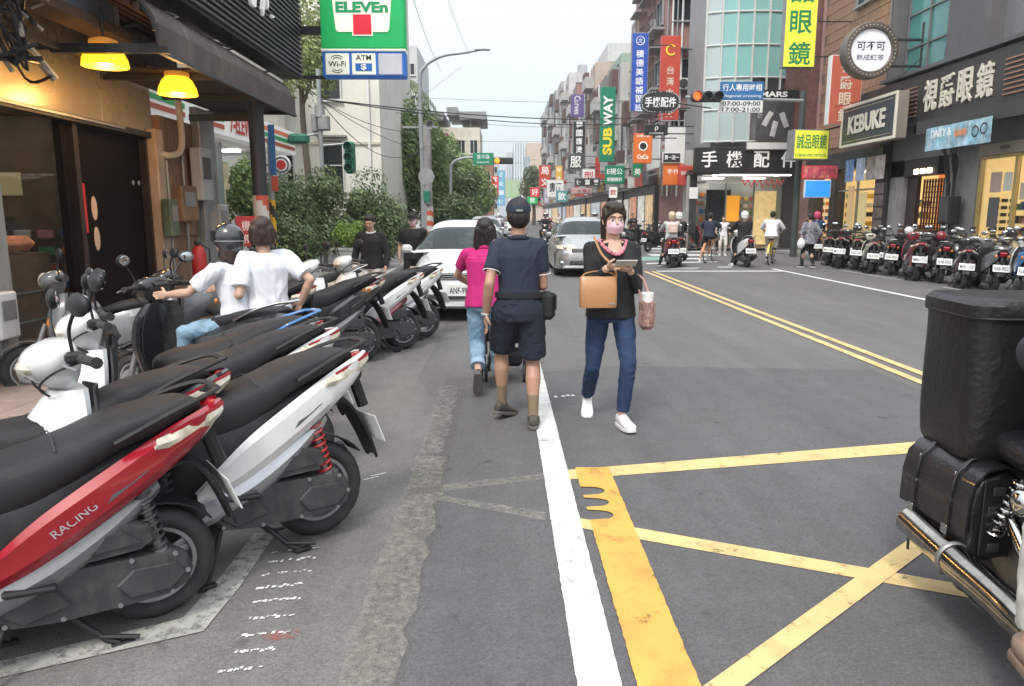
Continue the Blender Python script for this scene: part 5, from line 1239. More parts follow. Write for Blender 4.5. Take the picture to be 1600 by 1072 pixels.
b = MB(); b.box((0, 0, 2.45), (1.0, 0.3, 4.9), 0.02); b.build('casing', SGR, e)
b = MB(); b.text('WAY', (0, -0.16, 3.35), 0.62, ux=(0, 0, 1), uy=(-1, 0, 0), w=2.0, bold=0.04, depth=0.01); b.build('lettering', LW, e, ang=0)
b = MB(); b.text('SUB', (0, -0.16, 1.35), 0.62, ux=(0, 0, 1), uy=(-1, 0, 0), w=1.8, bold=0.04, depth=0.01); b.build('lettering', LY, e, ang=0)
b = MB(); b.box((0.9, 0, 1), (0.9, 0.08, 0.08)); b.box((0.9, 0, 4), (0.9, 0.08, 0.08)); b.build('bracket', GREY, e)
sign('dark green box sign low beneath the tall green sign', (7.5, 50.5, 4.15), 1.3, 1.2, SGR, SGR, [('E視公', 0, 0.22, 0.42, 1.05, LW, 0.02), ('眼鏡眼科', 0, -0.3, 0.26, 1.0, LW, 0.02)], arms=armr(1.3, 1.2))
e = sign('purple vertical sign with a sideways white word', (6.85, 70, 11.3), 1.2, 2.0, SPU, SPU, [], arms=armr(1.2, 2.0)); b = MB(); b.text('Curves', (0, -0.1, 1.05), 0.55, ux=(0, 0, -1), uy=(1, 0, 0), w=1.6, depth=0.01); b.build('lettering', LW, e, ang=0)
sign('black framed vertical sign with white character squares for hair dyeing', (6.05, 60, 6.85), 1.1, 3.9, SBK, GREY, [(c, 0, 1.62 - i * 0.63, 0.5, 0.5, LW, 0.02) for i, c in enumerate('韓國護燙髮染')], border=0.10, arms=armr(1.1, 3.9))
sign('white vertical banner sign near the pink brown block', (7.7, 36.8, 4.75), 0.5, 0.6, SW_, GREY, [('診所', 0, 0, 0.2, 0.4, LR)], arms=armr(0.5, 0.6))
sign('orange lower sign under the lattice frame', (7.55, 33.5, 3.30), 0.85, 0.95, SOR, SOR, [('手作', 0, 0.12, 0.2, 0.55, LW)], arms=armr(0.85, 0.95))
sign('red sign beside the orange lower sign', (8.0, 33.0, 3.22), 0.62, 0.85, SR_, SR_, [('鮮茶', 0, 0.1, 0.18, 0.45, LC)])
sign('black and white sign above the orange lower sign', (7.45, 33.4, 4.0), 0.8, 0.45, SBK, WHITEP, [('買一送一', 0, 0.02, 0.2, 0.65, LW, 0.02)])
far_signs = [('amber', SYE, 5.6, 75, 4.7, 0.7, 3.2), ('teal', STL, 5.2, 66, 3.1, 1.0, 1.0), ('white', SW_, 4.9, 70, 3.9, 1.6, 1.6), ('pale pink', colm('sign_pale_pink', (0.7, 0.5, 0.52)), 6.0, 57, 3.3, 1.6, 0.45), ('black', SBK, 6.3, 56, 3.9, 1.9, 0.6),
             ('red', SR_, 4.6, 82, 5.6, 1.3, 2.4), ('dark grey', DKGREY, 5.6, 58, 5.5, 1.2, 1.2), ('white and black', SW_, 6.55, 57.5, 4.4, 1.0, 1.1), ('crimson', SRD, 4.1, 95, 4.3, 1.2, 1.2), ('grass green', SG, 4.0, 100, 3.4, 1.4, 1.0),
             ('cream', CREAM, 4.2, 115, 6.2, 2.6, 1.6), ('sky blue', colm('sign_sky', (0.15, 0.4, 0.6)), -0.2, 130, 6.0, 1.4, 6.0), ('grey blue', STEEL, 3.9, 120, 9.0, 0.9, 3.0), ('lilac', colm('sign_lilac', (0.5, 0.45, 0.6)), 5.0, 85, 4.4, 0.7, 3.4), ('scarlet', colm('sign_scarlet', (0.7, 0.05, 0.02)), -0.9, 95, 5.0, 0.9, 2.6),
             ('maroon', mat('maroon_sheet', (0.25, 0.10, 0.10), 0.7), -1.2, 75, 3.4, 0.8, 2.0), ('pale green', colm('sign_pale_green', (0.4, 0.55, 0.35)), 1.2, 150, 6.5, 4.5, 3.5), ('bright white', LW, 6.9, 47, 2.9, 0.55, 0.7), ('dark green', LG, 7.75, 43.5, 4.6, 0.6, 1.9)]
chars = '好大茶飲小吃麵館美食火鍋便當藥局文具服飾髮型咖啡'
for i, (nm, m_, x, y, z, w_, h_) in enumerate(far_signs):
    tl = []
    lm = LW if nm not in ('white', 'cream', 'bright white', 'white and black', 'pale pink', 'pale green') else LR if i % 2 else LB
    n_ = max(1, min(4, int(round(max(h_ / w_, w_ / h_)))))
    for k in range(n_):
        s_ = 0.7 * min(w_, h_) * (0.9 if n_ > 1 else 1); c_ = chars[(i * 3 + k) % len(chars)]
        q = (k - (n_ - 1) / 2)
        if nm not in ('pale green', 'cream', 'grey blue'): tl.append((c_, 0 if h_ >= w_ else q * w_ / n_, -q * h_ / n_ if h_ >= w_ else 0, s_, s_, lm, 0.02))
    sign('%s far shop sign %s down the street' % (nm, 'standing tall' if h_ > w_ * 1.4 else 'hung broad' if w_ > h_ * 1.2 else 'of square shape'), (x, y, z + 0.0), w_, h_, m_, GREY, tl, d=0.3, arms=armr(w_, h_) if x > 3.5 else ())
# ---------------------------------------------------------------- posts, lamps, signals
POLE = mat('grey_pole_paint', (0.30, 0.32, 0.33), 0.5, metal=0.3, var=0.12); SIGG = mat('signal_green_housing', (0.02, 0.16, 0.10), 0.5, var=0.1)
STR_R = mat('stripe_red', (0.55, 0.10, 0.05), 0.5); STR_W = mat('stripe_white', (0.6, 0.58, 0.55), 0.5); STR_K = mat('stripe_black', (0.03, 0.03, 0.03), 0.5); STR_Y = mat('stripe_yellow', (0.75, 0.42, 0.02), 0.5)
def wrap(e, r, z0, z1, m0, m1, k=2):
    b = MB(); n_ = 20; J = int((z1 - z0) / 0.05)
    for i in range(n_):
        for j in range(J):
            a0, a1 = 2 * PI * i / n_, 2 * PI * (i + 1) / n_; za, zb = z0 + j * .05, z0 + (j + 1) * .05
            b.add([(r * math.cos(a0), r * math.sin(a0), za), (r * math.cos(a1), r * math.sin(a1), za), (r * math.cos(a1), r * math.sin(a1), zb), (r * math.cos(a0), r * math.sin(a0), zb)], [(0, 1, 2, 3)], int(math.floor(i / n_ * k + j / 4.0)) % 2)
    b.build('striped_wrap', [m0, m1], e)
LP = empty('street_lamp', (-2.95, 28, 0), 0, 'tall grey street lamp with a long curved arm and a loudspeaker', 'street lamp')
b = MB(); b.tube(catmull([(0, 0, 0), (0.0, 0, 3), (-0.03, 0, 6.1), (0.12, 0, 6.75), (0.75, 0, 7.15), (1.6, 0, 7.28), (2.35, 0, 7.42)], 5), [0.09 - 0.05 * k / 30 for k in range(31)], 10); b.build('pole', POLE, LP)
b = MB(); b.box((2.25, 0, 7.38), (0.55, 0.16, 0.05), 0.02); b.build('lamp_head', GREY, LP)
b = MB(); b.lathe([(0.03, 0.1), (0.06, 0), (0.10, -0.12), (0.17, -0.2), (0.16, -0.2), (0.09, -0.11)], 18, (0.32, -0.1, 4.75), 'y'); b.box((0.15, 0.0, 4.75), (0.3, 0.04, 0.04)); b.build('loudspeaker', GREY, LP)
b = MB(); b.tube([(-0.05, 0, 5.7), (1.5, 0, 6.8)], 0.008, 4); b.build('stay_wire', GREY, LP)
UP = empty('utility_pole', (-3.0, 30, 0), 0, 'thick concrete utility pole with a red and white striped foot', 'pole')
b = MB(); b.tube([(0, 0, 0), (0, 0, 5.0)], [0.24, 0.21], 16); b.build('pole', CONC, UP); wrap(UP, 0.25, 0.6, 1.9, STR_R, STR_W)
b = MB(); b.box((-0.2, -0.1, 4.9), (1.4, 0.08, 0.08)); b.box((0, -0.3, 2.2), (0.35, 0.25, 0.5), 0.02); b.build('crossarm', GREY, UP)
MP = empty('sign_gantry', (-2.45, 36, 0), 0, 'mast arm holding a green street name sign and a red lit signal', 'traffic light')
b = MB(); b.tube(catmull([(0, 0, 0), (0, 0, 3.4), (0.12, 0, 3.95), (0.5, 0, 4.15), (1.0, 0, 4.2), (2.6, 0, 4.2)], 4), [0.08 - 0.03 * k / 20 for k in range(21)], 8); b.build('mast_arm', POLE, MP)
b = MB(); b.box((1.55, -0.06, 4.13), (0.98, 0.04, 0.56), 0.01); b.build('name_board', SGR, MP); b = MB(); b.text('景平路', (1.55, -0.085, 4.23), 0.2, w=0.6, depth=0.004); b.text('Jingping Rd.', (1.55, -0.085, 3.98), 0.1, w=0.6, depth=0.004); b.build('lettering', LW, MP, ang=0)
b = MB(); b.box((2.5, -0.02, 4.05), (0.95, 0.2, 0.3), 0.05); b.build('signal_housing', BLACK, MP); b = MB(); b.lathe([(0, -0.15), (0.12, -0.14), (0.13, -0.12)], 16, (2.2, 0, 4.05), 'y'); b.build('signal_lens', mat('amber_red_lit', (0.9, 0.15, 0.02), 0.4, emit=(1, 0.15, 0.01), es=2.5), MP)
# right: signal and pedestrian-phase board on a mast over the road
TR = empty('traffic_light', (10.72, 27.3, -.214), 0, 'mast over the road with a red lit signal and a blue pedestrian crossing board', 'traffic light')
b = MB(); b.tube([(0, 0, 0), (0, 0, 5.35)], [0.11, 0.09], 12); b.build('pole', mat('dark_green_pole', (0.05, 0.065, 0.062), 0.5, var=0.15), TR); TR.scale = (1.138,) * 3
b = MB(); b.tube([(0, -0.05, 5.05), (-3.7, -0.05, 5.15)], 0.05, 8); b.build('mast_arm', POLE, TR)
b = MB(); b.box((-3.07, -0.1, 5.15), (1.0, 0.2, 0.32), 0.08); b.build('signal_housing', DKGREY, TR)
for i, m_ in enumerate((mat('red_lit', (0.9, 0.03, 0.01), 0.4, emit=(1.0, 0.06, 0.01), es=3.5), STR_K, STR_K)):
    b = MB(); b.lathe([(0, -0.03), (0.10, -0.02), (0.125, 0.0)], 20, (-3.40 + i * 0.33, -0.2, 5.15), 'y'); b.build('signal_lens', m_, TR)
    b = MB(); b.lathe([(0.13, 0.0), (0.135, -0.16), (0.145, -0.16), (0.14, 0.0)], 20, (-3.40 + i * 0.33, -0.2, 5.15), 'y'); b.build('visor', DKGREY, TR)
b = MB(); b.box((-1.97, -0.1, 5.33), (1.36, 0.04, 0.55), 0.01); b.build('board', colm('board_blue', (0.03, 0.16, 0.38)), TR)
b = MB(); b.box((-1.97, -0.1, 4.86), (1.36, 0.04, 0.37), 0.01); b.build('board', SW_, TR)
b = MB(); b.text('行人專用時相', (-1.97, -0.125, 5.43), 0.21, w=1.22, bold=0.01, depth=0.004); b.text('Diagonal crossing', (-1.97, -0.125, 5.17), 0.10, w=1.22, depth=0.004); b.build('lettering', LW, TR, ang=0)
b = MB(); b.text('07:00-09:00', (-1.97, -0.125, 4.95), 0.13, w=1.18, bold=0.01, depth=0.004); b.text('17:00-21:00', (-1.97, -0.125, 4.77), 0.13, w=1.18, bold=0.01, depth=0.004); b.build('lettering', LB, TR, ang=0)
# left: pedestrian signals and striped post
TL = empty('traffic_light', (-4.95, 20.9, 0.1), 0, 'grey pole with two green signal housings above the bushes', 'traffic light')
b = MB(); b.tube([(0, 0, 0), (0, 0, 5.3)], 0.06, 10); b.tube([(0, 0, 3.3), (0.65, 0, 3.35)], 0.03, 6); b.tube([(0, 0, 3.6), (-0.6, 0, 3.55)], 0.03, 6); b.build('pole', POLE, TL)
b = MB(); b.box((0.78, 0, 2.98), (0.26, 0.3, 0.85), 0.05); b.build('signal_housing', SIGG, TL)
for z in (2.7, 2.98, 3.26): b = MB(); b.lathe([(0.10, 0.0), (0.11, -0.2), (0.12, -0.2), (0.115, 0.0)], 14, (0.78, -0.15, z), 'y'); b.build('visor', SIGG, TL)
b = MB(); b.box((-0.6, 0, 3.48), (0.55, 0.28, 0.26), 0.06); b.build('signal_housing', SIGG, TL)
b = MB(); b.lathe([(0.0, 0.2), (0.13, 0.15), (0.15, -0.15), (0.0, -0.2)], 14, (0, 0, 4.2)); b.box((0.1, 0, 3.9), (0.3, 0.25, 0.4), 0.03); b.box((-0.15, 0, 3.9), (0.15, 0.2, 0.5), 0.03); b.build('transformer_box', GREY, TL)
SP = empty('sign_post', (-4.05, 13.3, 0.1), 0, 'grey sign post with a blue plate and a yellow and black striped foot', 'sign post')
b = MB(); b.tube([(0, 0, 0), (0, 0, 2.75)], 0.04, 10); b.build('post', POLE, SP); wrap(SP, 0.05, 0.9, 1.72, STR_K, STR_Y)
b = MB(); b.box((0.06, -0.05, 2.55), (0.11, 0.02, 0.85), 0.004); b.build('plate', colm('plate_blue', (0.04, 0.14, 0.35)), SP); b = MB(); b.box((0.08, -0.05, 1.98), (0.11, 0.02, 0.26), 0.004); b.build('plate', STR_R, SP)
RP = empty('sign_post', (-2.6, 25.5, 0), 0, 'short post with a round grey plate beside the striped utility pole', 'sign post')
b = MB(); b.tube([(0, 0, 0), (0, 0, 3.0)], 0.035, 8); b.build('post', POLE, RP); b = MB(); b.lathe([(0, -0.02), (0.27, -0.02), (0.27, 0.0), (0, 0)], 22, (0.05, -0.04, 2.8), 'y'); b.build('round_plate', GREY, RP); b = MB(); b.box((0.05, -0.05, 2.15), (0.22, 0.12, 0.4), 0.03); b.build('signal_box', SIGG, RP)
RP2 = empty('utility_pole', (7.55, 30.6, 0), 0, 'short grey roadside post with a small notice at the phone shop corner', 'pole')
b = MB(); b.tube([(0, 0, 0), (0, 0, 3.1)], [0.08, 0.07], 10); b.build('pole', CONC, RP2); b = MB(); b.box((0.2, -0.14, 2.4), (0.35, 0.02, 0.45), 0.01); b.build('notice', WHITEP, RP2)
# overhead cables
def cable(label, p0, p1, sag, r=0.015):
    p0, p1 = Vector(p0), Vector(p1); e = MB(); pts = []
    for k in range(25):
        t = k / 24; q = p0.lerp(p1, t); pts.append((q.x, q.y, q.z - sag * 4 * t * (1 - t)))
    e.tube(pts, r * .62, 5); o = e.build('overhead_cable', BLACK); return tag(o, label, 'cable', 'overhead cables across the street')
A_ = at(497, 154, 21); 
cable('thick cable rising from the signal pole across the whole street', A_, at(1110, 172, 40), 0.5, 0.03)
cable('second thick cable just under the first across the street', A_, at(1110, 179, 40), 0.6, 0.025)
cable('highest thin cable crossing behind the lamp arm', at(600, 150, 40), at(1100, 160, 44), 0.15)
cable('long low cable across to the green tall sign', at(596, 172, 34), at(1000, 190, 44), 0.5)
cable('lowest thin cable above the road name board', at(680, 220, 45), at(1000, 218, 55), 0.1)
cable('cable sagging from the signal pole to the lamp post', A_, at(665, 228, 28), 0.9, 0.02)
cable('steep cable from the signal pole down to the utility pole', A_, at(660, 205, 30), 0.3, 0.018)
cable('double of the steep cable, lower on the white wall', A_, at(668, 235, 30), 0.25, 0.018)
cable('thin stay from above the hanging sign to the lamp arm', at(634, -40, 16), at(690, 112, 28), 0.2, 0.012)
cable('thin stay dropping to the lamp arm tip', at(690, -30, 18), at(733, 84, 28), 0.1, 0.01)
cable('cable from the round sign wall across the grey shop building', at(1290, 165, 26), at(1440, 90, 21), 0.4, 0.02)
# planter
PLN = empty('planter', (-3.55, 17.5, 0.11), 0, 'grey planter tub with a bright yellow green shrub', 'planter')
b = MB(); b.lathe([(0, 0), (0.25, 0), (0.33, 0.62), (0.35, 0.62), (0.35, 0.68), (0.30, 0.68), (0.29, 0.6), (0, 0.6)], 20); b.build('tub', mat('tub_grey', (0.42, 0.43, 0.40), 0.7), PLN)
b = MB(); leaves(b, (0, 0, 0.98), (0.42, 0.42, 0.40), 4200, 0.035, 77, 16); b.build('shrub', LF_L, PLN, ang=0)
# ================================================================ scooters
RUB = mat('tyre_rubber', (0.028, 0.028, 0.029), 0.8, var=0.15, bump=0.2, bscale=80, dirt=(0.10, 0.095, 0.085), dirt_amt=0.4)
ALU = mat('cast_aluminium', (0.30, 0.30, 0.31), 0.45, metal=0.6, var=0.2, dirt=(0.12, 0.10, 0.08), dirt_amt=0.5)
BPL = mat('black_plastic', (0.020, 0.020, 0.022), 0.5, var=0.15, bump=0.15, bscale=400, dirt=(0.10, 0.095, 0.085), dirt_amt=0.28, spec=0.35)
ENG = mat('engine_grey', (0.055, 0.056, 0.060), 0.55, metal=0.2, var=0.25, vscale=6, dirt=(0.15, 0.135, 0.115), dirt_amt=0.5, spec=0.35)
SEATM = mat('seat_vinyl', (0.017, 0.017, 0.019), 0.50, var=0.15, bump=0.4, bscale=260, dirt=(0.06, 0.06, 0.06), dirt_amt=0.25, spec=0.35)
CHRM = mat('chrome', (0.62, 0.61, 0.58), 0.12, metal=1.0, var=0.1)
SILV = mat('silver_paint', (0.42, 0.43, 0.45), 0.3, metal=0.6, var=0.06, coat=0.5, dirt=(0.25, 0.24, 0.22), dirt_amt=0.3)
def paint(n, c, **k): return mat('paint_' + n, c, 0.28, var=0.05, vscale=2, coat=0.8, dirt=tuple(x * 0.55 + 0.05 for x in c), dirt_amt=0.22, **k)
P_RED, P_WHITE, P_BLACK, P_BLUE = paint('red', (0.31, 0.005, 0.014)), paint('white_body', (0.72, 0.72, 0.71)), paint('black_body', (0.02, 0.02, 0.022)), paint('blue_body', (0.03, 0.18, 0.45))
P_GREY, P_DRED, P_BEIGE, P_GREEN = paint('grey_body', (0.16, 0.165, 0.17)), paint('dark_red_body', (0.22, 0.02, 0.03)), paint('beige_body', (0.5, 0.45, 0.36)), paint('olive_body', (0.12, 0.13, 0.05))
TAILR = mat('tail_lens_red', (0.42, 0.015, 0.03), 0.15, coat=0.8, var=0.2, vscale=20); LENSC = mat('lens_clear', (0.62, 0.56, 0.44), 0.12, coat=1.0, var=0.4, vscale=18); LENSO = mat('lens_orange', (0.75, 0.22, 0.02), 0.2, coat=0.8)
PLW = mat('plate_white', (0.72, 0.74, 0.72), 0.45, var=0.06); MIRR = mat('mirror_glass', (0.6, 0.63, 0.65), 0.03, metal=1.0, var=0.02)
SPR_R = mat('spring_red', (0.40, 0.03, 0.03), 0.4, coat=0.3); SPR_K = mat('spring_dark', (0.06, 0.06, 0.06), 0.4, metal=0.4)
def wheel_mesh(e, name, x, z, r, w, mR=None):
    b = MB(); b.lathe([(0.0, -w * .30), (0.035, -w * .32), (0.04, -w * .2), (0.04, w * .2), (0.035, w * .32), (0, w * .30)], 18, (x, 0, z), 'y')
    b.lathe([(r - .095, -w * .34), (r - .07, -w * .36), (r - .065, -w * .28), (r - .082, -w * .15), (r - .082, w * .15), (r - .065, w * .28), (r - .07, w * .36), (r - .095, w * .34), (r - .10, 0)], 36, (x, 0, z), 'y', closed=True)
    for k in range(5):
        a = 2 * PI * k / 5 + .3; c, s_ = math.cos(a), math.sin(a)
        for q in (-.13, .13):
            c2, s2 = math.cos(a + q), math.sin(a + q)
            b.tube([(x + .03 * c, 0, z + .03 * s_), (x + (r - .09) * c2, 0, z + (r - .09) * s2)], [.013, .010], 6, flat=1.6)
    b.lathe([(.06, -w * .36), (.09, -w * .36), (.09, -w * .33), (.06, -w * .33)], 24, (x, 0, z), 'y', closed=True)
    o = b.build(name, mR or ALU, e, ang=40)
    b = MB(); pr = []
    for k in range(15):
        a = -2.35 + 4.7 * k / 14; pr.append((r - .047 + .047 * math.cos(a), w * .5 * math.sin(a) / 0.999 if abs(a) < 1.57 else w * .5 * math.sin(a)))
    pr = [(r - .047 + .047 * math.cos(a), w * .5 * math.sin(a)) for a in [-2.5 + 5.0 * k / 16 for k in range(17)]]
    n = 60; secs = []
    for k in range(n):
        a = 2 * PI * k / n; sec = []
        for j, (rr, h) in enumerate(pr):
            g = 0.0
            if abs(j - 8) > 1 and abs(j - 8) < 6 and (k + (1 if j > 8 else 0) * 2) % 5 == 0: g = 0.006
            if j == 8: g = 0.003
            sec.append((x + (rr - g) * math.cos(a), h, z - (rr - g) * math.sin(a)))
        secs.append(sec)
    m = len(pr); vs = [p for q in secs for p in q]; fs = []
    for k in range(n):
        for j in range(m - 1): fs.append((k * m + j, ((k + 1) % n) * m + j, ((k + 1) % n) * m + j + 1, k * m + j + 1))
    b.add(vs, fs); b.build('tyre', RUB, o, ang=50)
    return o
def sup(w, z0, z1, n=14, p=0.7):
    """rounded cross-section in y-z"""
    cz, hz = (z0 + z1) / 2, (z1 - z0) / 2; out = []
    for k in range(n):
        a = 2 * PI * k / n; c, s_ = math.cos(a), math.sin(a)
        out.append((w * math.copysign(abs(c) ** p, c), cz + hz * math.copysign(abs(s_) ** p, s_)))
    return out
def xloft(b, tab, n=14, p=0.7, sub=4, mi=None):
    tab = catmull(tab, sub)
    b.loft([[(x, y, z) for y, z in sup(w, z0, z1, n, p)] for x, w, z0, z1 in tab], mi=mi)
def helix(b, p0, p1, R_, r_, turns, mi=None):
    p0, p1 = Vector(p0), Vector(p1); d = (p1 - p0); L = d.length; d.normalize(); u = d.cross(Vector((0, 1, 0))).normalized(); w = d.cross(u)
    b.tube([p0 + d * L * k / (turns * 10) + (u * math.cos(2 * PI * k / 10) + w * math.sin(2 * PI * k / 10)) * R_ for k in range(turns * 10 + 1)], r_, 6, mi=mi)
def plate_num(e, txt, loc, rot, w=0.30, h=0.15):
    b = MB(); b.box((0, 0, 0), (w, 0.006, h), 0.003)
    for s_ in (-1, 1): b.ball((s_ * w * .38, -.004, h * .36), .006, 6, 4)
    o = b.build('number_plate', PLW, e, loc=loc, rot=rot)
    b = MB(); b.text(txt, (0, -.0045, -.006), h * .55, w=w * .86, bold=.012, depth=.0015); b.build('plate_lettering', LB, o, ang=0)
    return o
def make_scooter(label, body=P_WHITE, lower=SILV, kind='sport', spring=SPR_K, plate='MNT-983', text=None, group='parked scooters', rail=True, front=None, stand=True, mirrorcol=BPL, sticker=None, seatc=None):
    e = empty('scooter', (0, 0, 0), 0, label, 'scooter', group)
    front = front or body; seatc = seatc or SEATM; cl = kind == 'classic'
    wheel_mesh(e, 'rear_wheel', 0, .235, .235, .115); wheel_mesh(e, 'front_wheel', 1.27, .23, .23, .10)
    # inner body
    b = MB(); xloft(b, [(-.26, .05, .74, .85), (-.1, .10, .66, .82), (.2, .155, .50, .74), (.45, .180, .34, .68), (.66, .160, .28, .64), (.74, .12, .27, .42)], p=.6); b.build('inner_body', BPL, e)
    # coloured side panels, as shells
    if cl: T = [(-.27, .055, .845, .10, .80, .07, .70), (-.16, .105, .85, .165, .76, .12, .60), (.05, .135, .81, .205, .68, .18, .47), (.28, .145, .74, .215, .60, .20, .38), (.50, .135, .70, .18, .55, .165, .36), (.66, .11, .66, .14, .50, .13, .34)]
    else: T = [(-.29, .022, .875, .030, .855, .025, .832), (-.20, .085, .855, .115, .81, .085, .755), (-.05, .125, .80, .165, .735, .125, .650), (.16, .165, .70, .197, .62, .165, .530), (.36, .178, .585, .203, .51, .178, .42), (.50, .182, .475, .192, .43, .178, .365), (.60, .176, .385, .180, .365, .176, .340)]
    Ts = catmull(T, 5)
    for sg in (1, -1):
        rows = [[(x, sg * a, za), (x, sg * (a * .45 + c * .62), za * .55 + zc * .45 + .01), (x, sg * c, zc), (x, sg * (c * .7 + d * .34), zc * .5 + zd * .5), (x, sg * d, zd)] for x, a, za, c, zc, d, zd in Ts]
        b = MB(); b.sheet(rows if sg > 0 else [r[::-1] for r in rows], .008); b.build('side_panel', body, e, ang=28)
    if not cl:
        T2 = [(-.02, .10, .62, .125, .595), (.15, .15, .53, .168, .46), (.35, .17, .43, .187, .345), (.55, .16, .36, .187, .275), (.70, .12, .36, .17, .24), (.80, .10, .29, .16, .24)]
        for sg in (1, -1):
            rows = [[(x, sg * a, za), (x, sg * (a * .3 + c * .78), za * .4 + zc * .6), (x, sg * c, zc), (x, sg * (c - .03), zc - .035)] for x, a, za, c, zc in catmull(T2, 4)]
            b = MB(); b.sheet(rows if sg > 0 else [r[::-1] for r in rows], .008); b.build('lower_panel', lower, e, ang=30)
    b = MB()
    if cl: S_ = [(-.20, .09, .83, .87), (-.12, .135, .81, .89), (.10, .155, .77, .865), (.30, .16, .72, .82), (.50, .135, .69, .79), (.64, .075, .68, .75), (.68, .03, .69, .73)]
    else: S_ = [(-.21, .05, .85, .885), (-.15, .09, .835, .910), (-.04, .135, .79, .905), (.12, .155, .735, .875), (.26, .165, .65, .825), (.42, .17, .57, .785), (.58, .15, .55, .77), (.69, .065, .67, .735), (.72, .03, .67, .70)]
    xloft(b, S_, n=18, p=.62, sub=5); b.build('seat', seatc, e, ang=60)
    b = MB(); b.tube([(.30 if not cl else .33, y, .835 - abs(y) ** 2 * 1.6) for y in [-.145 + .29 * k / 10 for k in range(11)]], .003, 5); b.build('seat_seam', SPR_K, e)
    if rail:
        for sg in (1, -1): b = MB(); b.tube(catmull([(.12, sg * .165, .80), (-.05, sg * .165, .875), (-.21, sg * .13, .925), (-.27, sg * .07, .935)], 5), .014, 8, flat=.7); b.build('grab_rail', BPL if not cl else CHRM, e)
        b = MB(); b.box((-.27, 0, .935), (.035, .15, .022), .01); b.build('grab_rail', BPL if not cl else CHRM, e)
    # tail light and winkers
    b = MB(); b.box((-.270 if not cl else -.285, 0, .845 if not cl else .78), (.04, .13, .055 if not cl else .10), .015, rot=(0, -.5, 0)); b.build('tail_light', TAILR, e)
    for sg in (1, -1):
        if cl: b = MB(); b.ball((-.24, sg * .11, .74), (.03, .03, .035), 10, 8); b.build('indicator', LENSO, e); continue
        rows = []
        for k in range(7):
            t = k / 6; x = -.285 + .27 * t; zt = .862 - .075 * t; y = .045 + .120 * t ** .8; h_ = .060 * math.sin(PI * min(1, (1 - t) * .75 + .1)) + .004
            rows.append([(x, sg * (y + .010), zt), (x + .004, sg * (y + .022), zt - h_ * .5), (x + .01, sg * (y + .012), zt - h_)])
        b = MB(); b.sheet(rows if sg > 0 else [r[::-1] for r in rows], .012); b.build('indicator', LENSC, e, ang=40)
        b = MB(); b.sheet([[(x - .006, y * 1.02, z + .012) for x, y, z in [r[0]]] + [(r[0][0] - .004, r[0][1] + sg * .004, r[0][2] - .006)] for r in (rows[:6] if sg < 0 else rows[:6])], .008); b.build('tail_light', TAILR, e)
    # mudguard, plate
    b = MB(); rows = [[(x, -w_, z), (x, -w_ * .5, z + .02), (x, w_ * .5, z + .02), (x, w_, z)] for x, z, w_ in catmull([(.02, .60, .09), (-.12, .66, .09), (-.20, .60, .085), (-.27, .47, .08), (-.315, .345, .06), (-.325, .33, .04)], 4)]
    b.sheet(rows, .012); b.build('rear_mudguard', BPL, e)
    b = MB(); b.tube([(-.22, 0, .80), (-.28, 0, .60)], .03, 8); b.build('plate_bracket', BPL, e)
    plate_num(e, plate, (-.290, 0, .50), (R(-20), 0, R(-90)))
    b = MB(); rows = [[(.235 * 1.14 * math.cos(a), y, .235 + .235 * 1.14 * math.sin(a)) for y in (-.065, 0, .065)] for a in [R(60) + R(85) * k / 8 for k in range(9)]]
    b.sheet(rows, .008); b.build('hugger', BPL, e)
    # drive unit
    b = MB(); out = [(-.115, .235), (-.10, .29), (-.04, .335), (.10, .345), (.28, .36), (.44, .375), (.53, .33), (.55, .25), (.50, .19), (.36, .165), (.12, .155), (-.03, .155), (-.095, .18)]
    b.prism(out, .055, .165, bev=.022); b.prism([(-.085, .235), (-.05, .29), (.10, .30), (.16, .25), (.12, .19), (-.03, .185)], .16, .178, bev=.010); b.prism([(.30, .23), (.36, .32), (.48, .32), (.51, .25), (.45, .20)], .16, .180, bev=.010); b.build('crankcase', ENG, e, ang=30)
    b = MB()
    for x, z in ((-.09, .24), (-.03, .17), (.15, .17), (.33, .18), (.50, .21), (.5, .33), (.3, .35), (.1, .335), (-.05, .32)): b.cyl((x, .16, z), (x, .172, z), .009, n=8)
    b.build('bolt', ALU, e)['kind'] = 'stuff'
    b = MB(); b.prism([(.00, .40), (.02, .46), (.12, .50), (.30, .48), (.43, .43), (.46, .375), (.30, .365), (.05, .370)], .05, .175, bev=.03); b.prism([(.06, .405), (.12, .465), (.28, .45), (.38, .395)], .17, .184, bev=.008); b.build('air_cleaner', ENG if kind == 'sport' else BPL, e, ang=30)
    b = MB(); b.box((.36, -.02, .30), (.34, .17, .22), .04); b.tube([(.5, 0, .3), (.62, 0, .42)], .06, 10); b.build('engine_block', ENG, e)
    for sg in (1, -1):
        p0, p1 = (-.015, sg * .125, .265), (.055, sg * .125, .66)
        b = MB(); b.tube([p0, p1], .016, 8); b.tube([Vector(p0).lerp(Vector(p1), .12), Vector(p0).lerp(Vector(p1), .2)], .03, 10); b.tube([Vector(p0).lerp(Vector(p1), .86), Vector(p0).lerp(Vector(p1), .95)], .028, 10)
        b.build('shock_absorber', ALU, e)
        b = MB(); helix(b, Vector(p0).lerp(Vector(p1), .18), Vector(p0).lerp(Vector(p1), .88), .031, .0062, 9); b.build('spring', spring, e)
    b = MB(); b.tube(catmull([(.42, -.10, .17), (.25, -.15, .18), (.15, -.155, .21)], 4), .018, 8); b.lathe([(0, -.17), (.035, -.17), (.058, -.14), (.062, .1), (.045, .2), (0, .2)], 16); q = len(b.v)
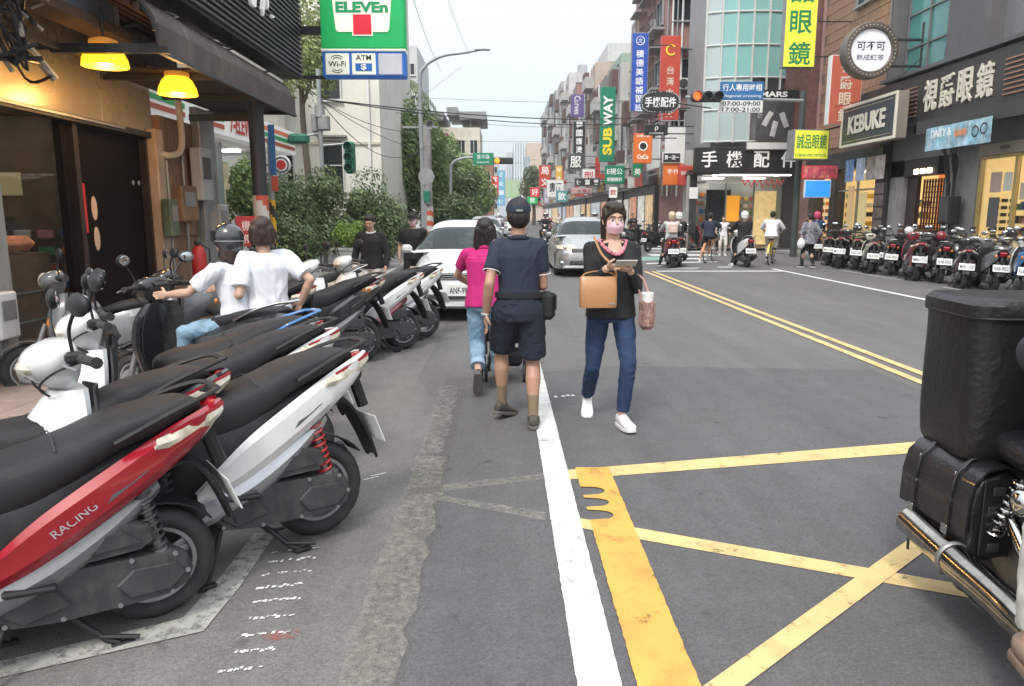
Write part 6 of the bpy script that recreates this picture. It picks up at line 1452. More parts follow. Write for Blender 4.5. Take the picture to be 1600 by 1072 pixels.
    b2 = MB(); b2.M = Matrix.Translation((-.04, -.165, .28)) @ Euler((0, R(-70), 0)).to_matrix().to_4x4(); b2.lathe([(0, -.19), (.03, -.19), (.055, -.16), (.060, .14), (.045, .21), (.02, .22), (.02, .18)], 18); o_ = b2.build('exhaust', ENG, e)
    b = MB(); b.tube(catmull([(.42, -.10, .17), (.30, -.15, .17), (.16, -.165, .20)], 4), .018, 8); b.build('exhaust_pipe', ALU, e)
    b = MB(); b.sheet([[(-.19 + .3 * k / 5, -.232, .30 - .012 * k), (-.19 + .3 * k / 5, -.222, .36 - .012 * k)] for k in range(6)], .006); b.build('heat_shield', BPL, e)
    if stand:
        b = MB()
        for sg in (1, -1): b.tube([(.34, sg * .09, .19), (.20, sg * .13, .03), (.16, sg * .15, .012)], .013, 8); b.box((.15, sg * .155, .009), (.08, .035, .018), .006)
        b.tube([(.3, -.09, .15), (.3, .09, .15)], .012, 8); b.tube([(.22, .13, .05), (.10, .19, .035)], .009, 6); b.build('centre_stand', BPL, e)
        b = MB(); b.tube([(.50, .14, .20), (.58, .22, .05), (.60, .235, .012)], .010, 8); b.box((.605, .245, .008), (.07, .04, .012), .004); b.build('side_stand', BPL, e)
    # floor, legshield, nose
    b = MB(); xloft(b, [(.60, .14, .24, .33), (.75, .165, .235, .285), (.95, .17, .235, .285), (1.04, .14, .25, .36)], p=.4); b.build('floorboard', BPL, e)
    nose = [(.26, .98, 1.05, .09), (.38, .98, 1.12, .15), (.52, .97, 1.20, .20), (.66, .955, 1.20, .205), (.78, .945, 1.14, .18), (.88, .94, 1.06, .12)] if not cl else [(.26, 1.0, 1.05, .12), (.38, .99, 1.08, .18), (.52, .98, 1.12, .225), (.66, .965, 1.12, .235), (.78, .95, 1.08, .215), (.88, .94, 1.02, .14)]
    secs = []
    for z, xb, xf, w in catmull(nose, 4):
        s_ = []
        for k in range(15):
            a = -PI / 2 + PI * k / 14; s_.append((xb + .02 + (xf - xb - .02) * max(0, math.cos(a)) ** (.8 if cl else 1.0), w * math.sin(a), z))
        s_ += [(xb, w * .85, z), (xb - .0, 0, z), (xb, -w * .85, z)]
        secs.append(s_)
    b = MB(); b.loft(secs); b.build('front_fairing', front, e, ang=35)
    b = MB(); b.sheet([[(xb - .012 - .03 * (1 - abs(t)), t * w * .9, z) for t in (-1, -.6, 0, .6, 1)] for z, xb, xf, w in nose], .01); b.build('leg_shield', BPL if not cl else front, e)
    for sg in (1, -1):
        b = MB(); b.ball((1.135 if not cl else 1.07, sg * .11, .63), (.05, .05, .06), 12, 8, rot=(0, 0, sg * .6)); b.build('front_indicator', LENSC if not cl else LENSO, e)
    for sg in (1, -1): b = MB(); b.tube([(1.27, sg * .075, .23), (1.235, sg * .07, .34), (1.13, sg * .065, .62)], [.02, .024, .018], 8); b.build('fork_leg', ALU, e)
    b = MB(); rr = .255; b.sheet([[(1.27 + rr * math.cos(a), y, .23 + (rr + (.012 if abs(y) < .03 else 0)) * math.sin(a)) for y in (-.07, -.03, .03, .07)] for a in [R(10) + R(150) * k / 12 for k in range(13)]][::-1], .008); b.build('front_mudguard', front, e)
    b = MB(); b.lathe([(.07, .058), (.105, .060), (.105, .063), (.07, .063)], 24, (1.27, 0, .23), 'y', closed=True); b.build('brake_disc', GALV, e)
    # handlebar group
    secs = []
    for z, xb, xf, w in catmull([(.88, .97, 1.04, .06), (.93, .95, 1.12, .12), (.985, .94, 1.15, .15), (1.04, .95, 1.12, .14), (1.075, .97, 1.05, .08)], 3):
        secs.append([((xb + xf) / 2 + (xf - xb) / 2 * math.cos(2 * PI * k / 18), w * math.copysign(abs(math.sin(2 * PI * k / 18)) ** .8, math.sin(2 * PI * k / 18)), z) for k in range(18)])
    b = MB(); b.loft(secs); b.build('handlebar_cowl', front, e)
    b = MB()
    if cl: b.ball((1.10, 0, .99), (.055, .075, .07), 16, 10)
    else: b.ball((1.08, 0, .975), (.082, .125, .045), 18, 8)
    b.build('headlight', LENSC, e)
    b = MB(); b.box((.945, 0, 1.03), (.06, .13, .012), .004, rot=(0, -.6, 0)); b.build('instrument', BPL, e)
    for sg in (1, -1):
        b = MB(); b.tube([(1.0, sg * .12, 1.0), (.97, sg * .22, 1.01)], .014, 8); b.box((.985, sg * .19, 1.015), (.07, .05, .045), .012); b.build('switch_housing', BPL, e)
        b = MB(); b.tube([(.968, sg * .215, 1.01), (.945, sg * .335, 1.005)], .018, 12); b.tube([(.944, sg * .335, 1.005), (.942, sg * .350, 1.004)], .022, 10); b.build('grip', RUB, e)
        b = MB(); b.tube(catmull([(1.02, sg * .20, 1.0), (1.03, sg * .26, .995), (1.005, sg * .35, .985)], 4), .006, 6); b.build('brake_lever', ALU, e)
        b = MB(); b.tube(catmull([(.99, sg * .18, 1.03), (1.0, sg * .22, 1.12), (.985, sg * .28, 1.19)], 4), .007, 6); b.build('mirror_stalk', BPL, e)
        b = MB(); b.ball((.975, sg * .305, 1.215), (.022, .072, .045), 16, 10, rot=(0, 0, sg * .25)); m_ = b.build('mirror', mirrorcol, e)
        b = MB(); b.ball((.957, sg * .303, 1.215), (.006, .062, .037), 16, 6, rot=(0, 0, sg * .25)); b.build('mirror_glass', MIRR, m_)
    for sg in (1, -1):
        b = MB(); b.tube(catmull([(.97, sg * .16, .99), (1.06, sg * .17, .96), (1.10, sg * .09, .90), (1.04, sg * .04, .84)], 4), .005, 5); b.build('brake_cable', RUB, e)
        b = MB(); b.box((.42, sg * .20, .335), (.16, .05, .022), .008, rot=(0, -.12, 0)); b.tube([(.36, sg * .16, .33), (.42, sg * .19, .325)], .012, 6); b.build('footpeg', BPL, e)
        if not cl:
            b = MB(); b.sheet([[(x, sg * (y + .004), z + h_) for h_ in (.0, -w_)] for x, y, z, w_ in ((.56, .184, .405, .004), (.44, .197, .475, .022), (.30, .204, .542, .026), (.14, .199, .625, .018), (.02, .182, .685, .004))][::sg], .003); b.build('graphic_stripe', mat('stripe_graphite', (0.10, 0.10, 0.11), 0.3, coat=.5), e)
            b = MB(); [b.cyl((x, sg * y, z), (x, sg * (y + .004), z), .006, n=8) for x, y, z in ((.30, .190, .40), (.52, .188, .32), (.12, .166, .50))]; b.build('panel_screw', GALV, e)['kind'] = 'stuff'
    if text:
        b = MB(); b.text(text, (.27, .2105, .560), .030, ux=(-.86, -.03, .50), uy=(.50, -.35, .79), w=.16, bold=.0, depth=.004); b.build('lettering', GREY, e, ang=0)
    if sticker: b = MB(); b.box((-.02, .172, .75), (.09, .006, .075), .002, rot=(R(-28), 0, 0)); b.build('reflector_sticker', LENSO, e)
    return e
def place(e, x, y, hx, hy, lean=0.0, z=0.0, steer=0):
    e.location = (x, y, z); e.rotation_euler = (lean, 0, math.atan2(hy, hx)); return e
def recolor(root, table):
    for o in each(root):
        k = o.name.split('.')[0]
        if o.type == 'MESH' and k in table and len(o.material_slots):
            o.material_slots[0].link = 'OBJECT'; o.material_slots[0].material = table[k]

HD = (-.80, -.60)
s1 = place(make_scooter('red and black scooter nearest the camera, on its centre stand', P_RED, P_GREY, text='RACING', plate='MSR-1208'), -1.36, 2.70, -.80, -.60); s1.scale = (.98, .98, .95)
s3 = place(make_scooter('white scooter with red rear springs, second in the near row', P_WHITE, SILV, spring=SPR_R, plate='MMA-7715'), -.91, 3.45, -.78, -.62, lean=R(3))
s2 = place(make_scooter('dark scooter with a red tail squeezed between the red and the white one', P_BLACK, P_GREY, plate='NKB-3301', front=P_GREY), -1.44, 3.02, -.82, -.57, lean=R(3))
s4 = place(make_scooter('black seated scooter with a white nose just behind the white one', P_WHITE, P_GREY, plate='MQT-6630', front=P_WHITE), -1.22, 4.22, -.84, -.54, lean=R(4))
s5 = place(make_scooter('scooter with a bright blue grab rail, farthest of the near row', P_GREY, P_BLACK, plate='EMW-2216', front=P_BLACK), -1.42, 4.62, -.84, -.54, lean=R(3))
recolor(s5, {'grab_rail': P_BLUE})
s6 = place(make_scooter('black scooter the helmeted girl in white sits on', P_BLACK, P_BLACK, kind='classic', plate='NAB-9052', group='scooters being ridden', stand=False), -1.76, 5.40, -.93, .36)
s7 = place(make_scooter('black scooter with an orange reflector sticker on its tail', P_BLACK, P_GREY, plate='MXY-5108', sticker=True), -1.50, 7.75, -.82, -.57, lean=R(4))
sn3, sn1, sn2, sn6, sn7 = snapshot(s3), snapshot(s1), snapshot(s2), snapshot(s6), snapshot(s7)
def clone(sn, label, x, y, hx, hy, table=None, lean=0.0, scale=1.0, skip=(), group=None):
    c = copy_tree(sn, skip=skip); c['label'] = label
    if group: c['group'] = group
    place(c, x, y, hx, hy, lean); c.scale = (scale,) * 3
    if table: recolor(c, table)
    return c
WHT = {'side_panel': P_WHITE, 'front_fairing': P_WHITE, 'front_mudguard': P_WHITE, 'handlebar_cowl': P_WHITE}
def tone(m, low=None):
    t = {'side_panel': m, 'front_fairing': m, 'front_mudguard': m, 'handlebar_cowl': m}
    if low: t['lower_panel'] = low
    return t
clone(sn7, 'white and maroon scooter next past the stickered black one', -1.16, 8.50, -.82, -.57, {**WHT, 'lower_panel': P_DRED}, R(4), skip=('reflector_sticker',))
clone(sn3, 'white scooter with a pink tail light closest to the white car', -1.0, 9.3, -.80, -.60, {'spring': SPR_K}, R(3))
clone(sn6, 'cream fronted scooter partly behind the black stickered one', -1.9, 9.0, -.80, -.60, tone(P_BEIGE), R(3), group='parked scooters')
clone(sn6, 'dark scooter with round mirrors at the shop post', -2.95, 6.9, -.85, -.5, tone(P_GREY), R(3), group='parked scooters')
clone(sn7, 'black scooter beside the passenger in white', -2.05, 7.0, -.85, -.5, None, R(3), skip=('reflector_sticker',))
# right-hand row: rear ends towards the road
tones = [('black with a red edged tail', P_BLACK, P_DRED, 0), ('black and red', P_DRED, P_BLACK, 1), ('plain black', P_BLACK, P_GREY, 0), ('olive and black', P_GREEN, P_BLACK, 1), ('dark grey', P_GREY, P_BLACK, 0), ('cream and pale grey', P_BEIGE, SILV, 1),
         ('glossy black', P_BLACK, P_BLACK, 2), ('matt dark grey tall', P_GREY, P_GREY, 0), ('black and wine red', P_DRED, P_GREY, 1), ('all black low', P_BLACK, P_BLACK, 2), ('silver grey', SILV, P_BLACK, 1), ('black with pink tail', P_BLACK, P_DRED, 0),
         ('charcoal', P_GREY, P_BLACK, 2), ('white fronted', P_WHITE, P_BLACK, 0), ('dark blue', P_BLUE, P_BLACK, 2), ('dull black', P_BLACK, P_GREY, 1)]
where = ['farthest in the right row by the checked walker', 'second from the far end of the right row', 'third from the far end of the right row', 'below the blue jacket rider', 'just past the blue jacket rider', 'in front of the warm lit shop window',
         'in front of the poster column', 'by the dark panel left of the lattice', 'before the orange lattice screen', 'beside the tea counter', 'by the black electric cabinet', 'before the concrete pillar', 'under the blue printed banner', 'before the gold framed window', 'nearest whole one in the right row', 'at the frame edge of the right row']
for i, (nm, m_, lo, w_) in enumerate(tones):
    y = 22.6 - i * 0.62 - (0.3 if i > 6 else 0); x = 9.95 + .25 * math.sin(i * 2.1)
    a = R(62 + 9 * math.sin(i * 1.7))
    c = clone((sn7, sn3, sn6)[w_] if i % 2 == 0 else (sn1, sn2, sn6)[w_], '%s scooter %s' % (nm, where[i]), x, y, math.cos(a), math.sin(a), tone(m_, lo), R(3), scale=1.0 + .04 * math.sin(i), skip=('reflector_sticker', 'lettering'), group='scooters parked in the right row')
def helmet(label, x, y, z, m):
    e = empty('helmet', (x, y, z), rnd.uniform(0, 6), label, 'helmet', 'helmets left on the parked scooters')
    b = MB(); b.lathe([(.108 * math.sin(t) * (1 + .06 * math.sin(2 * t)), .12 + .125 * math.cos(t)) for t in [R(2 + 118 * k / 12) for k in range(13)]], 24); b.build('shell', m, e, ang=70)
    b = MB(); b.sheet([[(.122 * math.cos(a), .122 * math.sin(a), z_) for a in [-1.1 + 2.2 * k / 10 for k in range(11)]] for z_ in (.06, .11, .16)], .003); b.build('visor', BPL, e)
HB_, HW_ = mat('helmet_black', (.02, .02, .022), .2, coat=.8), mat('helmet_pearl', (.65, .65, .63), .25, coat=.6)
for lb, x, y, z, m_ in (('big glossy black helmet resting above the near end of the right row', 10.6, 15.4, 1.02, HB_), ('white helmet on a mirror at the middle of the right row', 10.4, 19.0, 1.0, HW_), ('black helmet on a seat before the lit shop window', 10.5, 20.9, .98, HB_), ('dark red helmet on a seat in front of the tea counter', 10.3, 17.4, .92, P_DRED), ('grey helmet at the far end of the right row', 10.6, 22.2, 1.0, P_GREY)):
    helmet(lb, x, y, z, m_)
back = ['behind the far end', 'behind the lit window gap', 'behind the poster column gap', 'behind the tea counter gap', 'behind the near end']
for i in range(5):
    a = R(60 + i * 6)
    clone((sn6, sn7)[i % 2], 'second rank scooter %s of the right row' % back[i], 11.9 - .1 * i, 21.2 - i * 1.75, -math.cos(a), -math.sin(a), tone((P_WHITE, P_BLACK, P_GREY, P_DRED, P_BLACK)[i]), 0, skip=('reflector_sticker',), group='scooters parked in the right row')
for i, (x, y, lb) in enumerate(((6.1, 31.2, 'parked scooter at the corner pole before the phone shop'), (6.9, 31.0, 'second parked scooter at the phone shop corner'), (7.6, 31.6, 'third parked scooter close to the phone shop door'), (6.0, 37, 'scooter at the foot of the pink brown block'), (6.8, 38.2, 'second scooter along the pink brown block'), (6.3, 40, 'third scooter along the pink brown block'))):
    clone((sn6, sn7, sn2)[i % 3], lb, x, y, .8, .6, tone((P_BLACK, P_GREY, P_DRED)[i % 3]), R(3), skip=('reflector_sticker', 'lettering'), group='scooters parked beyond the crossing')
for i in range(10):
    clone((sn6, sn7, sn2)[i % 3], 'far parked scooter along the right shopfronts, ' + ('black', 'white', 'grey', 'red', 'blue', 'beige', 'olive', 'silver', 'dark red', 'charcoal')[i] + ' bodied', 6.0 + .5 * (i % 3), 43 + i * 3.1, .85, .5, tone((P_BLACK, P_WHITE, P_GREY, P_RED, P_BLUE, P_BEIGE, P_GREEN, SILV, P_DRED, P_GREY)[i]), R(3), skip=('reflector_sticker', 'lettering', 'spring', 'bolt'), group='far parked scooters')
# ================================================================ people
SKIN = mat('skin', (0.52, 0.32, 0.23), 0.5, var=0.06, vscale=8, sub=0.12); SKIN_T = mat('skin_tanned', (0.42, 0.235, 0.155), 0.5, var=0.08, vscale=8, sub=0.1)
HAIRM = mat('black_hair', (0.016, 0.012, 0.011), 0.42, var=0.3, vscale=60, bump=0.5, bscale=300, stretch=(1, 1, 0.08))
HAIRB = mat('brown_hair', (0.035, 0.018, 0.014), 0.45, var=0.3, vscale=60, bump=0.5, bscale=300, stretch=(1, 1, 0.08))
EYEW = mat('eye_white', (0.7, 0.68, 0.65), 0.2); EYED = mat('eye_dark', (0.015, 0.01, 0.008), 0.1); LIPM = mat('lips', (0.38, 0.12, 0.10), 0.4)
def cloth(n, c, **k): return mat('cloth_' + n, c, 0.85, var=k.pop('var', 0.10), vscale=k.pop('vscale', 5), bump=0.25, bscale=500, **k)
TS = bpy.data.scenes.new('workbench')
def remesh(mb, vox, smooth=3, wr=0.0, wf=9.0, st=(1, 1, 1), seed=0.0):
    me = bpy.data.meshes.new('t'); me.from_pydata(mb.v, [], mb.f); o = bpy.data.objects.new('t', me); TS.collection.objects.link(o)
    r = o.modifiers.new('r', 'REMESH'); r.mode = 'VOXEL'; r.voxel_size = vox; r.use_smooth_shade = True
    s_ = o.modifiers.new('s', 'SMOOTH'); s_.factor = 0.5; s_.iterations = smooth
    vl = TS.view_layers[0]; vl.update(); dg = vl.depsgraph; dg.update()
    out = bpy.data.meshes.new_from_object(o.evaluated_get(dg)); bpy.data.objects.remove(o); bpy.data.meshes.remove(me)
    if wr:
        import numpy as np
        nv = len(out.vertices); co = np.empty(nv * 3, 'f'); no = np.empty(nv * 3, 'f')
        out.vertices.foreach_get('co', co); out.vertex_normals.foreach_get('vector', no); co = co.reshape(-1, 3); no = no.reshape(-1, 3); h = np.empty(nv, 'f')
        for i in range(nv):
            x, y, z = co[i]; q = Vector((x * wf * st[0] + seed, y * wf * st[1], z * wf * st[2]))
            q2 = q + Vector((noise.noise(q * .6), 0, noise.noise(q * .6 + Vector((9, 2, 4))))) * 1.2
            n1 = noise.noise(q2); n2 = noise.noise(q2 * 2.3 + Vector((5, 1, 2)))
            h[i] = 1.6 * (0.5 - min(1, abs(n1) * 2.6)) + 0.7 * (0.5 - min(1, abs(n2) * 2.4))
        co += no * (h * wr)[:, None]; out.vertices.foreach_set('co', co.ravel())
    out.polygons.foreach_set('use_smooth', [True] * len(out.polygons)); out.update()
    return out
def mobj(name, me, m, parent):
    me.materials.clear(); me.materials.append(m); o = bpy.data.objects.new(name, me); COL.objects.link(o); o.parent = parent; return o
def ik(a, c, l1, l2, pole):
    a, c, pole = Vector(a), Vector(c), Vector(pole); d = c - a; L = min(d.length, (l1 + l2) * .999); u = d.normalized(); c = a + u * L
    x = (l1 * l1 - l2 * l2 + L * L) / (2 * L); h = math.sqrt(max(0, l1 * l1 - x * x)); p = pole - u * pole.dot(u); p = p.normalized() if p.length > 1e-6 else Vector((0, 1, 0))
    return a + u * x + p * h, c
def ring(c, sx_, sy_, side, fwd, n=16, p=.85):
    return [(c + side * (sx_ * math.copysign(abs(math.cos(2 * PI * k / n)) ** p, math.cos(2 * PI * k / n))) + fwd * (sy_ * math.copysign(abs(math.sin(2 * PI * k / n)) ** p, math.sin(2 * PI * k / n))))[:] for k in range(n)]
def hand(b, w, d, pal, side, curl=0.5, s=1.0, thumb=1):
    """w wrist, d finger direction, pal palm normal, side: +1 thumb towards d x pal"""
    d, pal = Vector(d).normalized(), Vector(pal); pal = (pal - d * pal.dot(d)).normalized(); lat = d.cross(pal) * side
    pc = Vector(w) + d * .045 * s
    M3 = Matrix((lat, d, pal)).transposed()
    b.ball(pc, (.038 * s, .050 * s, .015 * s), 14, 8, rot=M3)
    for k, (o, L) in enumerate(((.028, .064), (.010, .072), (-.009, .067), (-.027, .052))):
        p = Vector(w) + d * (.082 - abs(o + .0) * .25) * s + lat * o * s; dd = d; r0 = .0088 * s; a = curl * (.6 + .1 * k)
        for q, f in enumerate((.45, .30, .25)):
            ang = a * (.55 if q == 0 else 1.0); dd = (Matrix.Rotation(-ang, 3, lat * side) @ dd) if True else dd
            if dd.dot(pal) < 0 and q == 0 and curl > 0: dd = (Matrix.Rotation(2 * ang, 3, lat * side) @ dd)
            p2 = p + dd * L * f * s; b.capsule(p, p2, r0, r0 * .92, 8); p = p2; r0 *= .92
    p = Vector(w) + d * .02 * s + lat * .026 * s; q = p + (lat * .75 + d * .6 + pal * .25).normalized() * .036 * s; b.capsule(p, q, .013 * s, .0105 * s, 8)
    q2 = q + (d * .9 + lat * .15 + pal * .45).normalized() * .03 * s; b.capsule(q, q2, .0105 * s, .0085 * s, 8)
def make_person(label, H, loc, rz, pose, wear, vox=.011, group=None):
    """pose in metres, figure faces +Y: hip, lean, twist, ankles aL aR with foot yaw/pitch, wrists wL wR, elbow poles; wear: colours and cuts"""
    e = empty('person', loc, rz, label, 'person', group)
    g = pose.get; W = wear.get; skin = W('skin', SKIN); sc = H / 1.65; bw = W('build', 1.0)
    hip = Vector(g('hip', (0, 0, .515 * H))); tl = .285 * H; ln = R(g('lean', 4)); tw = R(g('twist', 0))
    up = Vector((math.sin(R(g('side', 0))), math.sin(ln), math.cos(ln))).normalized()
    side = Vector((math.cos(tw), math.sin(tw), 0)); fwd = up.cross(side).normalized() * -1; fwd = Vector((-math.sin(tw), math.cos(tw), 0)); fwd = (fwd - up * fwd.dot(up)).normalized(); side = fwd.cross(up)
    neck = hip + up * tl; sh = {s: neck + side * s * .101 * H * bw - up * .020 * H for s in (-1, 1)}
    hj = {s: hip + Vector((s * .052 * H, 0, -.01)) for s in (-1, 1)}
    an = {-1: Vector(g('aL', (-.09, 0, .085))), 1: Vector(g('aR', (.09, 0, .085)))}
    kn = {}; 
    for s in (-1, 1): kn[s], an[s] = ik(hj[s], an[s], .245 * H, .238 * H, g('kL' if s < 0 else 'kR', (s * .15, 1, 0)))
    wr = {-1: Vector(g('wL', (-.24, .05, .80))), 1: Vector(g('wR', (.24, .05, .80)))}; el = {}
    for s in (-1, 1): el[s], wr[s] = ik(sh[s], wr[s], .175 * H, .148 * H, g('eL' if s < 0 else 'eR', (s * .5, -1, -.2)))
    hy, hp = R(g('hyaw', 0)), R(g('hpitch', 0))
    Rh = (Matrix.Rotation(hy + tw * .5, 3, 'Z') @ Matrix.Rotation(-hp, 3, 'X')); hs = H / 1.65 * .98
    hc = neck + up * .065 * H + Rh @ Vector((0, .012, .055)) * 1.0
    def hp_(x, y, z): return hc + Rh @ Vector((x, y, z)) * hs
    def hr(r): return tuple(q * hs for q in r)
    # body: one surface
    b = MB()
    b.loft([ring(hip + up * t * tl, x * sc * .9, y * sc * .9, side, fwd) for t, x, y in ((-.16, .09, .075), (-.05, .145, .10), (.2, .13, .09), (.45, .125, .09), (.75, .15, .10), (.92, .13, .075), (1.0, .06, .05))])
    b.capsule(neck - up * .02, hc + Rh @ Vector((0, -.012, -.05)) * hs, .050 * sc, .050 * sc)
    for s in (-1, 1):
        b.capsule(neck + side * s * .035 * H - up * .035, sh[s] - up * .008, .034 * sc, .038 * sc)
        b.tube([sh[s], sh[s].lerp(el[s], .35), el[s]], [.045 * sc * bw, .041 * sc * bw, .034 * sc], 12); b.ball(sh[s], .043 * sc, 12, 8); b.ball(el[s], .035 * sc, 10, 8)
        b.tube([el[s], el[s].lerp(wr[s], .3), wr[s]], [.035 * sc, .038 * sc, .024 * sc], 12)
        hd = Vector(g('dL' if s < 0 else 'dR', (wr[s] - el[s])[:])); pal = Vector(g('pL' if s < 0 else 'pR', (-s, 0, 0)))
        hand(b, wr[s] - hd.normalized() * .006, hd, pal, (1 if hd.cross(pal).y * 1 > 0 else -1) if 'ts' not in pose else pose['ts'][(s + 1) // 2], g('curl', .55), sc)
        legf = 1.0 if not W('pants') or W('pants') == 'shorts' else .9
        b.tube([hj[s], hj[s].lerp(kn[s], .4), kn[s]], [.078 * sc * legf, .072 * sc * legf, .050 * sc * legf], 14); b.ball(kn[s], .051 * sc * legf, 12, 8)
        cf = kn[s].lerp(an[s], .30) - Vector((0, 1, 0)) * .012
        b.tube([kn[s], cf, kn[s].lerp(an[s], .65), an[s]], [.050 * sc * legf, .056 * sc * legf, .040 * sc * legf, .032 * sc * legf], 14); b.ball(an[s], .034 * sc, 10, 8)
        fy, fp = R(g('fyL' if s < 0 else 'fyR', s * -8)), R(g('fpL' if s < 0 else 'fpR', 0))
        F = Matrix.Rotation(fy, 3, 'Z') @ Matrix.Rotation(fp, 3, 'X')
        b.capsule(an[s] + F @ Vector((0, 0, -.03)), an[s] + F @ Vector((0, .11, -.05)) * sc, .030 * sc, .022 * sc)
    b.ball(hp_(0, -.008, .030), hr((.074, .090, .084)), 20, 14, rot=Rh); b.ball(hp_(0, .022, -.030), hr((.060, .066, .074)), 18, 12, rot=Rh); b.ball(hp_(0, .052, -.082), hr((.026, .024, .020)), 10, 8)
    b.capsule(hp_(0, .082, .012), hp_(0, .098, -.018), .009 * hs, .0135 * hs, 8)
    for s in (-1, 1):
        b.ball(hp_(s * .074, -.008, -.008), hr((.010, .020, .030)), 10, 8, rot=Rh); b.ball(hp_(s * .036, .060, -.025), hr((.022, .020, .022)), 8, 6); b.capsule(hp_(s * .012, .084, .030), hp_(s * .044, .074, .032), .009 * hs, .007 * hs, 6)
    mobj('body', remesh(b, vox * .62, 3), skin, e)
    for s in (-1, 1):
        b = MB(); b.ball(hp_(s * .030, .0835, .008), hr((.0145, .006, .0062)), 12, 8, rot=Rh); o = b.build('eye', EYEW, e)
        b = MB(); b.ball(hp_(s * .030, .0875, .008), hr((.0072, .004, .0066)), 10, 8, rot=Rh); b.build('iris', EYED, o)
        b = MB(); b.capsule(hp_(s * .016, .089, .030), hp_(s * .044, .080, .031), .003 * hs, .0025 * hs, 6); b.build('eyebrow', HAIRM, e)
    if not W('mask'): b = MB(); b.ball(hp_(0, .086, -.052), hr((.022, .007, .008)), 12, 6, rot=Rh); b.build('mouth', LIPM, e)
    else:
        rows = []
        for k in range(9):
            t = k / 8; z = .000 - .088 * t; rows.append([hp_(.062 * x * (1 - .25 * abs(t - .4)), .104 - .048 * abs(x) ** 2.0 - .022 * abs(t - .45) * 2 * (1 - .3 * abs(x)), z)[:] for x in [(-1 + j / 5) for j in range(11)]])
        b = MB(); b.sheet([r[::-1] for r in rows], .003)
        for s in (-1, 1): b.tube([hp_(s * .058, .055, -.008), hp_(s * .078, .0, .005)], .0015, 4); b.tube([hp_(s * .055, .052, -.07), hp_(s * .078, -.005, -.02)], .0015, 4)
        b.build('face_mask', W('mask'), e, ang=60)
    # hair
    hk = W('hair', 'short'); b = MB()
    if hk != 'none':
        b.ball(hp_(0, -.018, .052), hr((.084, .093, .082)), 20, 14, rot=Rh); b.ball(hp_(0, -.045, .000), hr((.082, .066, .085)), 18, 12, rot=Rh)
        if hk in ('short', 'crop'):
            for s in (-1, 1): b.ball(hp_(s * .066, -.015, .03), hr((.018, .04, .04)), 10, 8)
            b.ball(hp_(.01, .05, .085), hr((.062, .035, .028)), 12, 8)
        if hk in ('bob', 'round'):
            k2 = 1.0 if hk == 'bob' else .42
            for s in (-1, 1): b.capsule(hp_(s * .066, -.015, .03), hp_(s * (.082 if k2 == 1 else .070), -.025, -.13 * k2), .034 * hs, .036 * hs)
            for x in (-.05, -.02, .02, .05): b.capsule(hp_(x, -.062, .02), hp_(x * 1.25, -.066, (-.16 + abs(x) * .6) * (k2 + .1)), .044 * hs, .034 * hs)
        if hk == 'pony':
            for s in (-1, 1):
                b.capsule(hp_(s * .030, .078, .090), hp_(s * .070, .050, .020), .016 * hs, .011 * hs, 8); b.ball(hp_(s * .072, .005, .035), hr((.016, .05, .05)), 10, 8); b.capsule(hp_(s * .074, .030, .02), hp_(s * .068, .022, -.075), .010 * hs, .006 * hs, 6)
                b.capsule(hp_(s * .05, -.05, .0), hp_(s * .055, -.055, -.13), .035 * hs, .022 * hs)
            for x in (-.045, -.03, -.014, .004, .022, .038): b.capsule(hp_(x * .7, .070, .100), hp_(x * 1.2, .084, .068 - .035 * abs(x) / .045), .011 * hs, .005 * hs, 6)
            b.ball(hp_(0, .02, .095), hr((.072, .062, .034)), 14, 8)
        if hk == 'long':
            for x in (-.05, 0, .05): b.capsule(hp_(x, -.07, .0), hp_(x * 1.2, -.085, -.26), .038 * hs, .024 * hs)
        mobj('hair', remesh(b, vox * .7, 3, .0014, 45, (1, 1, .10)), W('hairm', HAIRM), e)
    if W('cap'):
        b = MB(); secs = []
        for t in [k / 8 for k in range(9)]: secs.append([hp_(.090 * math.cos(t * 1.45) * math.cos(2 * PI * k / 24), -.012 + .103 * math.cos(t * 1.45) * math.sin(2 * PI * k / 24), .036 + .098 * math.sin(t * 1.5))[:] for k in range(24)])
        b.loft(secs, cap=True); c_ = b.build('cap', W('cap'), e, ang=50)
        b = MB(); b.sheet([[hp_(x * (1 - .25 * t), .082 + .075 * t - .3 * x * x * 8 * (1 - t * .2) + 0, .044 - .018 * t - abs(x) * .12)[:] for x in [-.07 + .14 * j / 8 for j in range(9)]] for t in (0, .5, 1)], .004); b.build('peak', W('cap'), c_)
        b = MB(); b.box(hp_(0, -.117, .045), (.05, .006, .014), .002); b.build('strap', GREY, c_); b = MB(); b.ball(hp_(0, -.012, .134), .008, 8, 6); b.build('button', W('cap'), c_)
        for k in range(6):
            a = 2 * PI * k / 6 + .3; b = MB(); b.tube([hp_(.0915 * math.cos(t * 1.45) * math.cos(a), -.012 + .1045 * math.cos(t * 1.45) * math.sin(a), .036 + .099 * math.sin(t * 1.5)) for t in [q / 6 for q in range(7)]], .0014, 4); b.build('seam', BPL, c_)
    if W('helmet'):
        b = MB(); b.ball(hp_(0, -.015, .050), hr((.118, .135, .118)), 24, 16, rot=Rh); b.ball(hp_(0, -.045, -.005), hr((.112, .098, .10)), 20, 12, rot=Rh)
        h_ = mobj('helmet', remesh(b, .012, 3), W('helmet'), e)
        b = MB(); b.sheet([[hp_(.124 * math.sin(a), -.01 + .137 * math.cos(a), z)[:] for a in [(-1.2 + 2.4 * k / 12) for k in range(13)]] for z in (.105, .06, .015)], .003); b.build('visor', W('visor', BPL), h_, ang=60)
        b = MB(); b.tube([hp_(-.1, 0, -.03), hp_(-.05, .05, -.112), hp_(.05, .05, -.112), hp_(.1, 0, -.03)], .006, 6); b.build('chin_strap', BPL, h_)
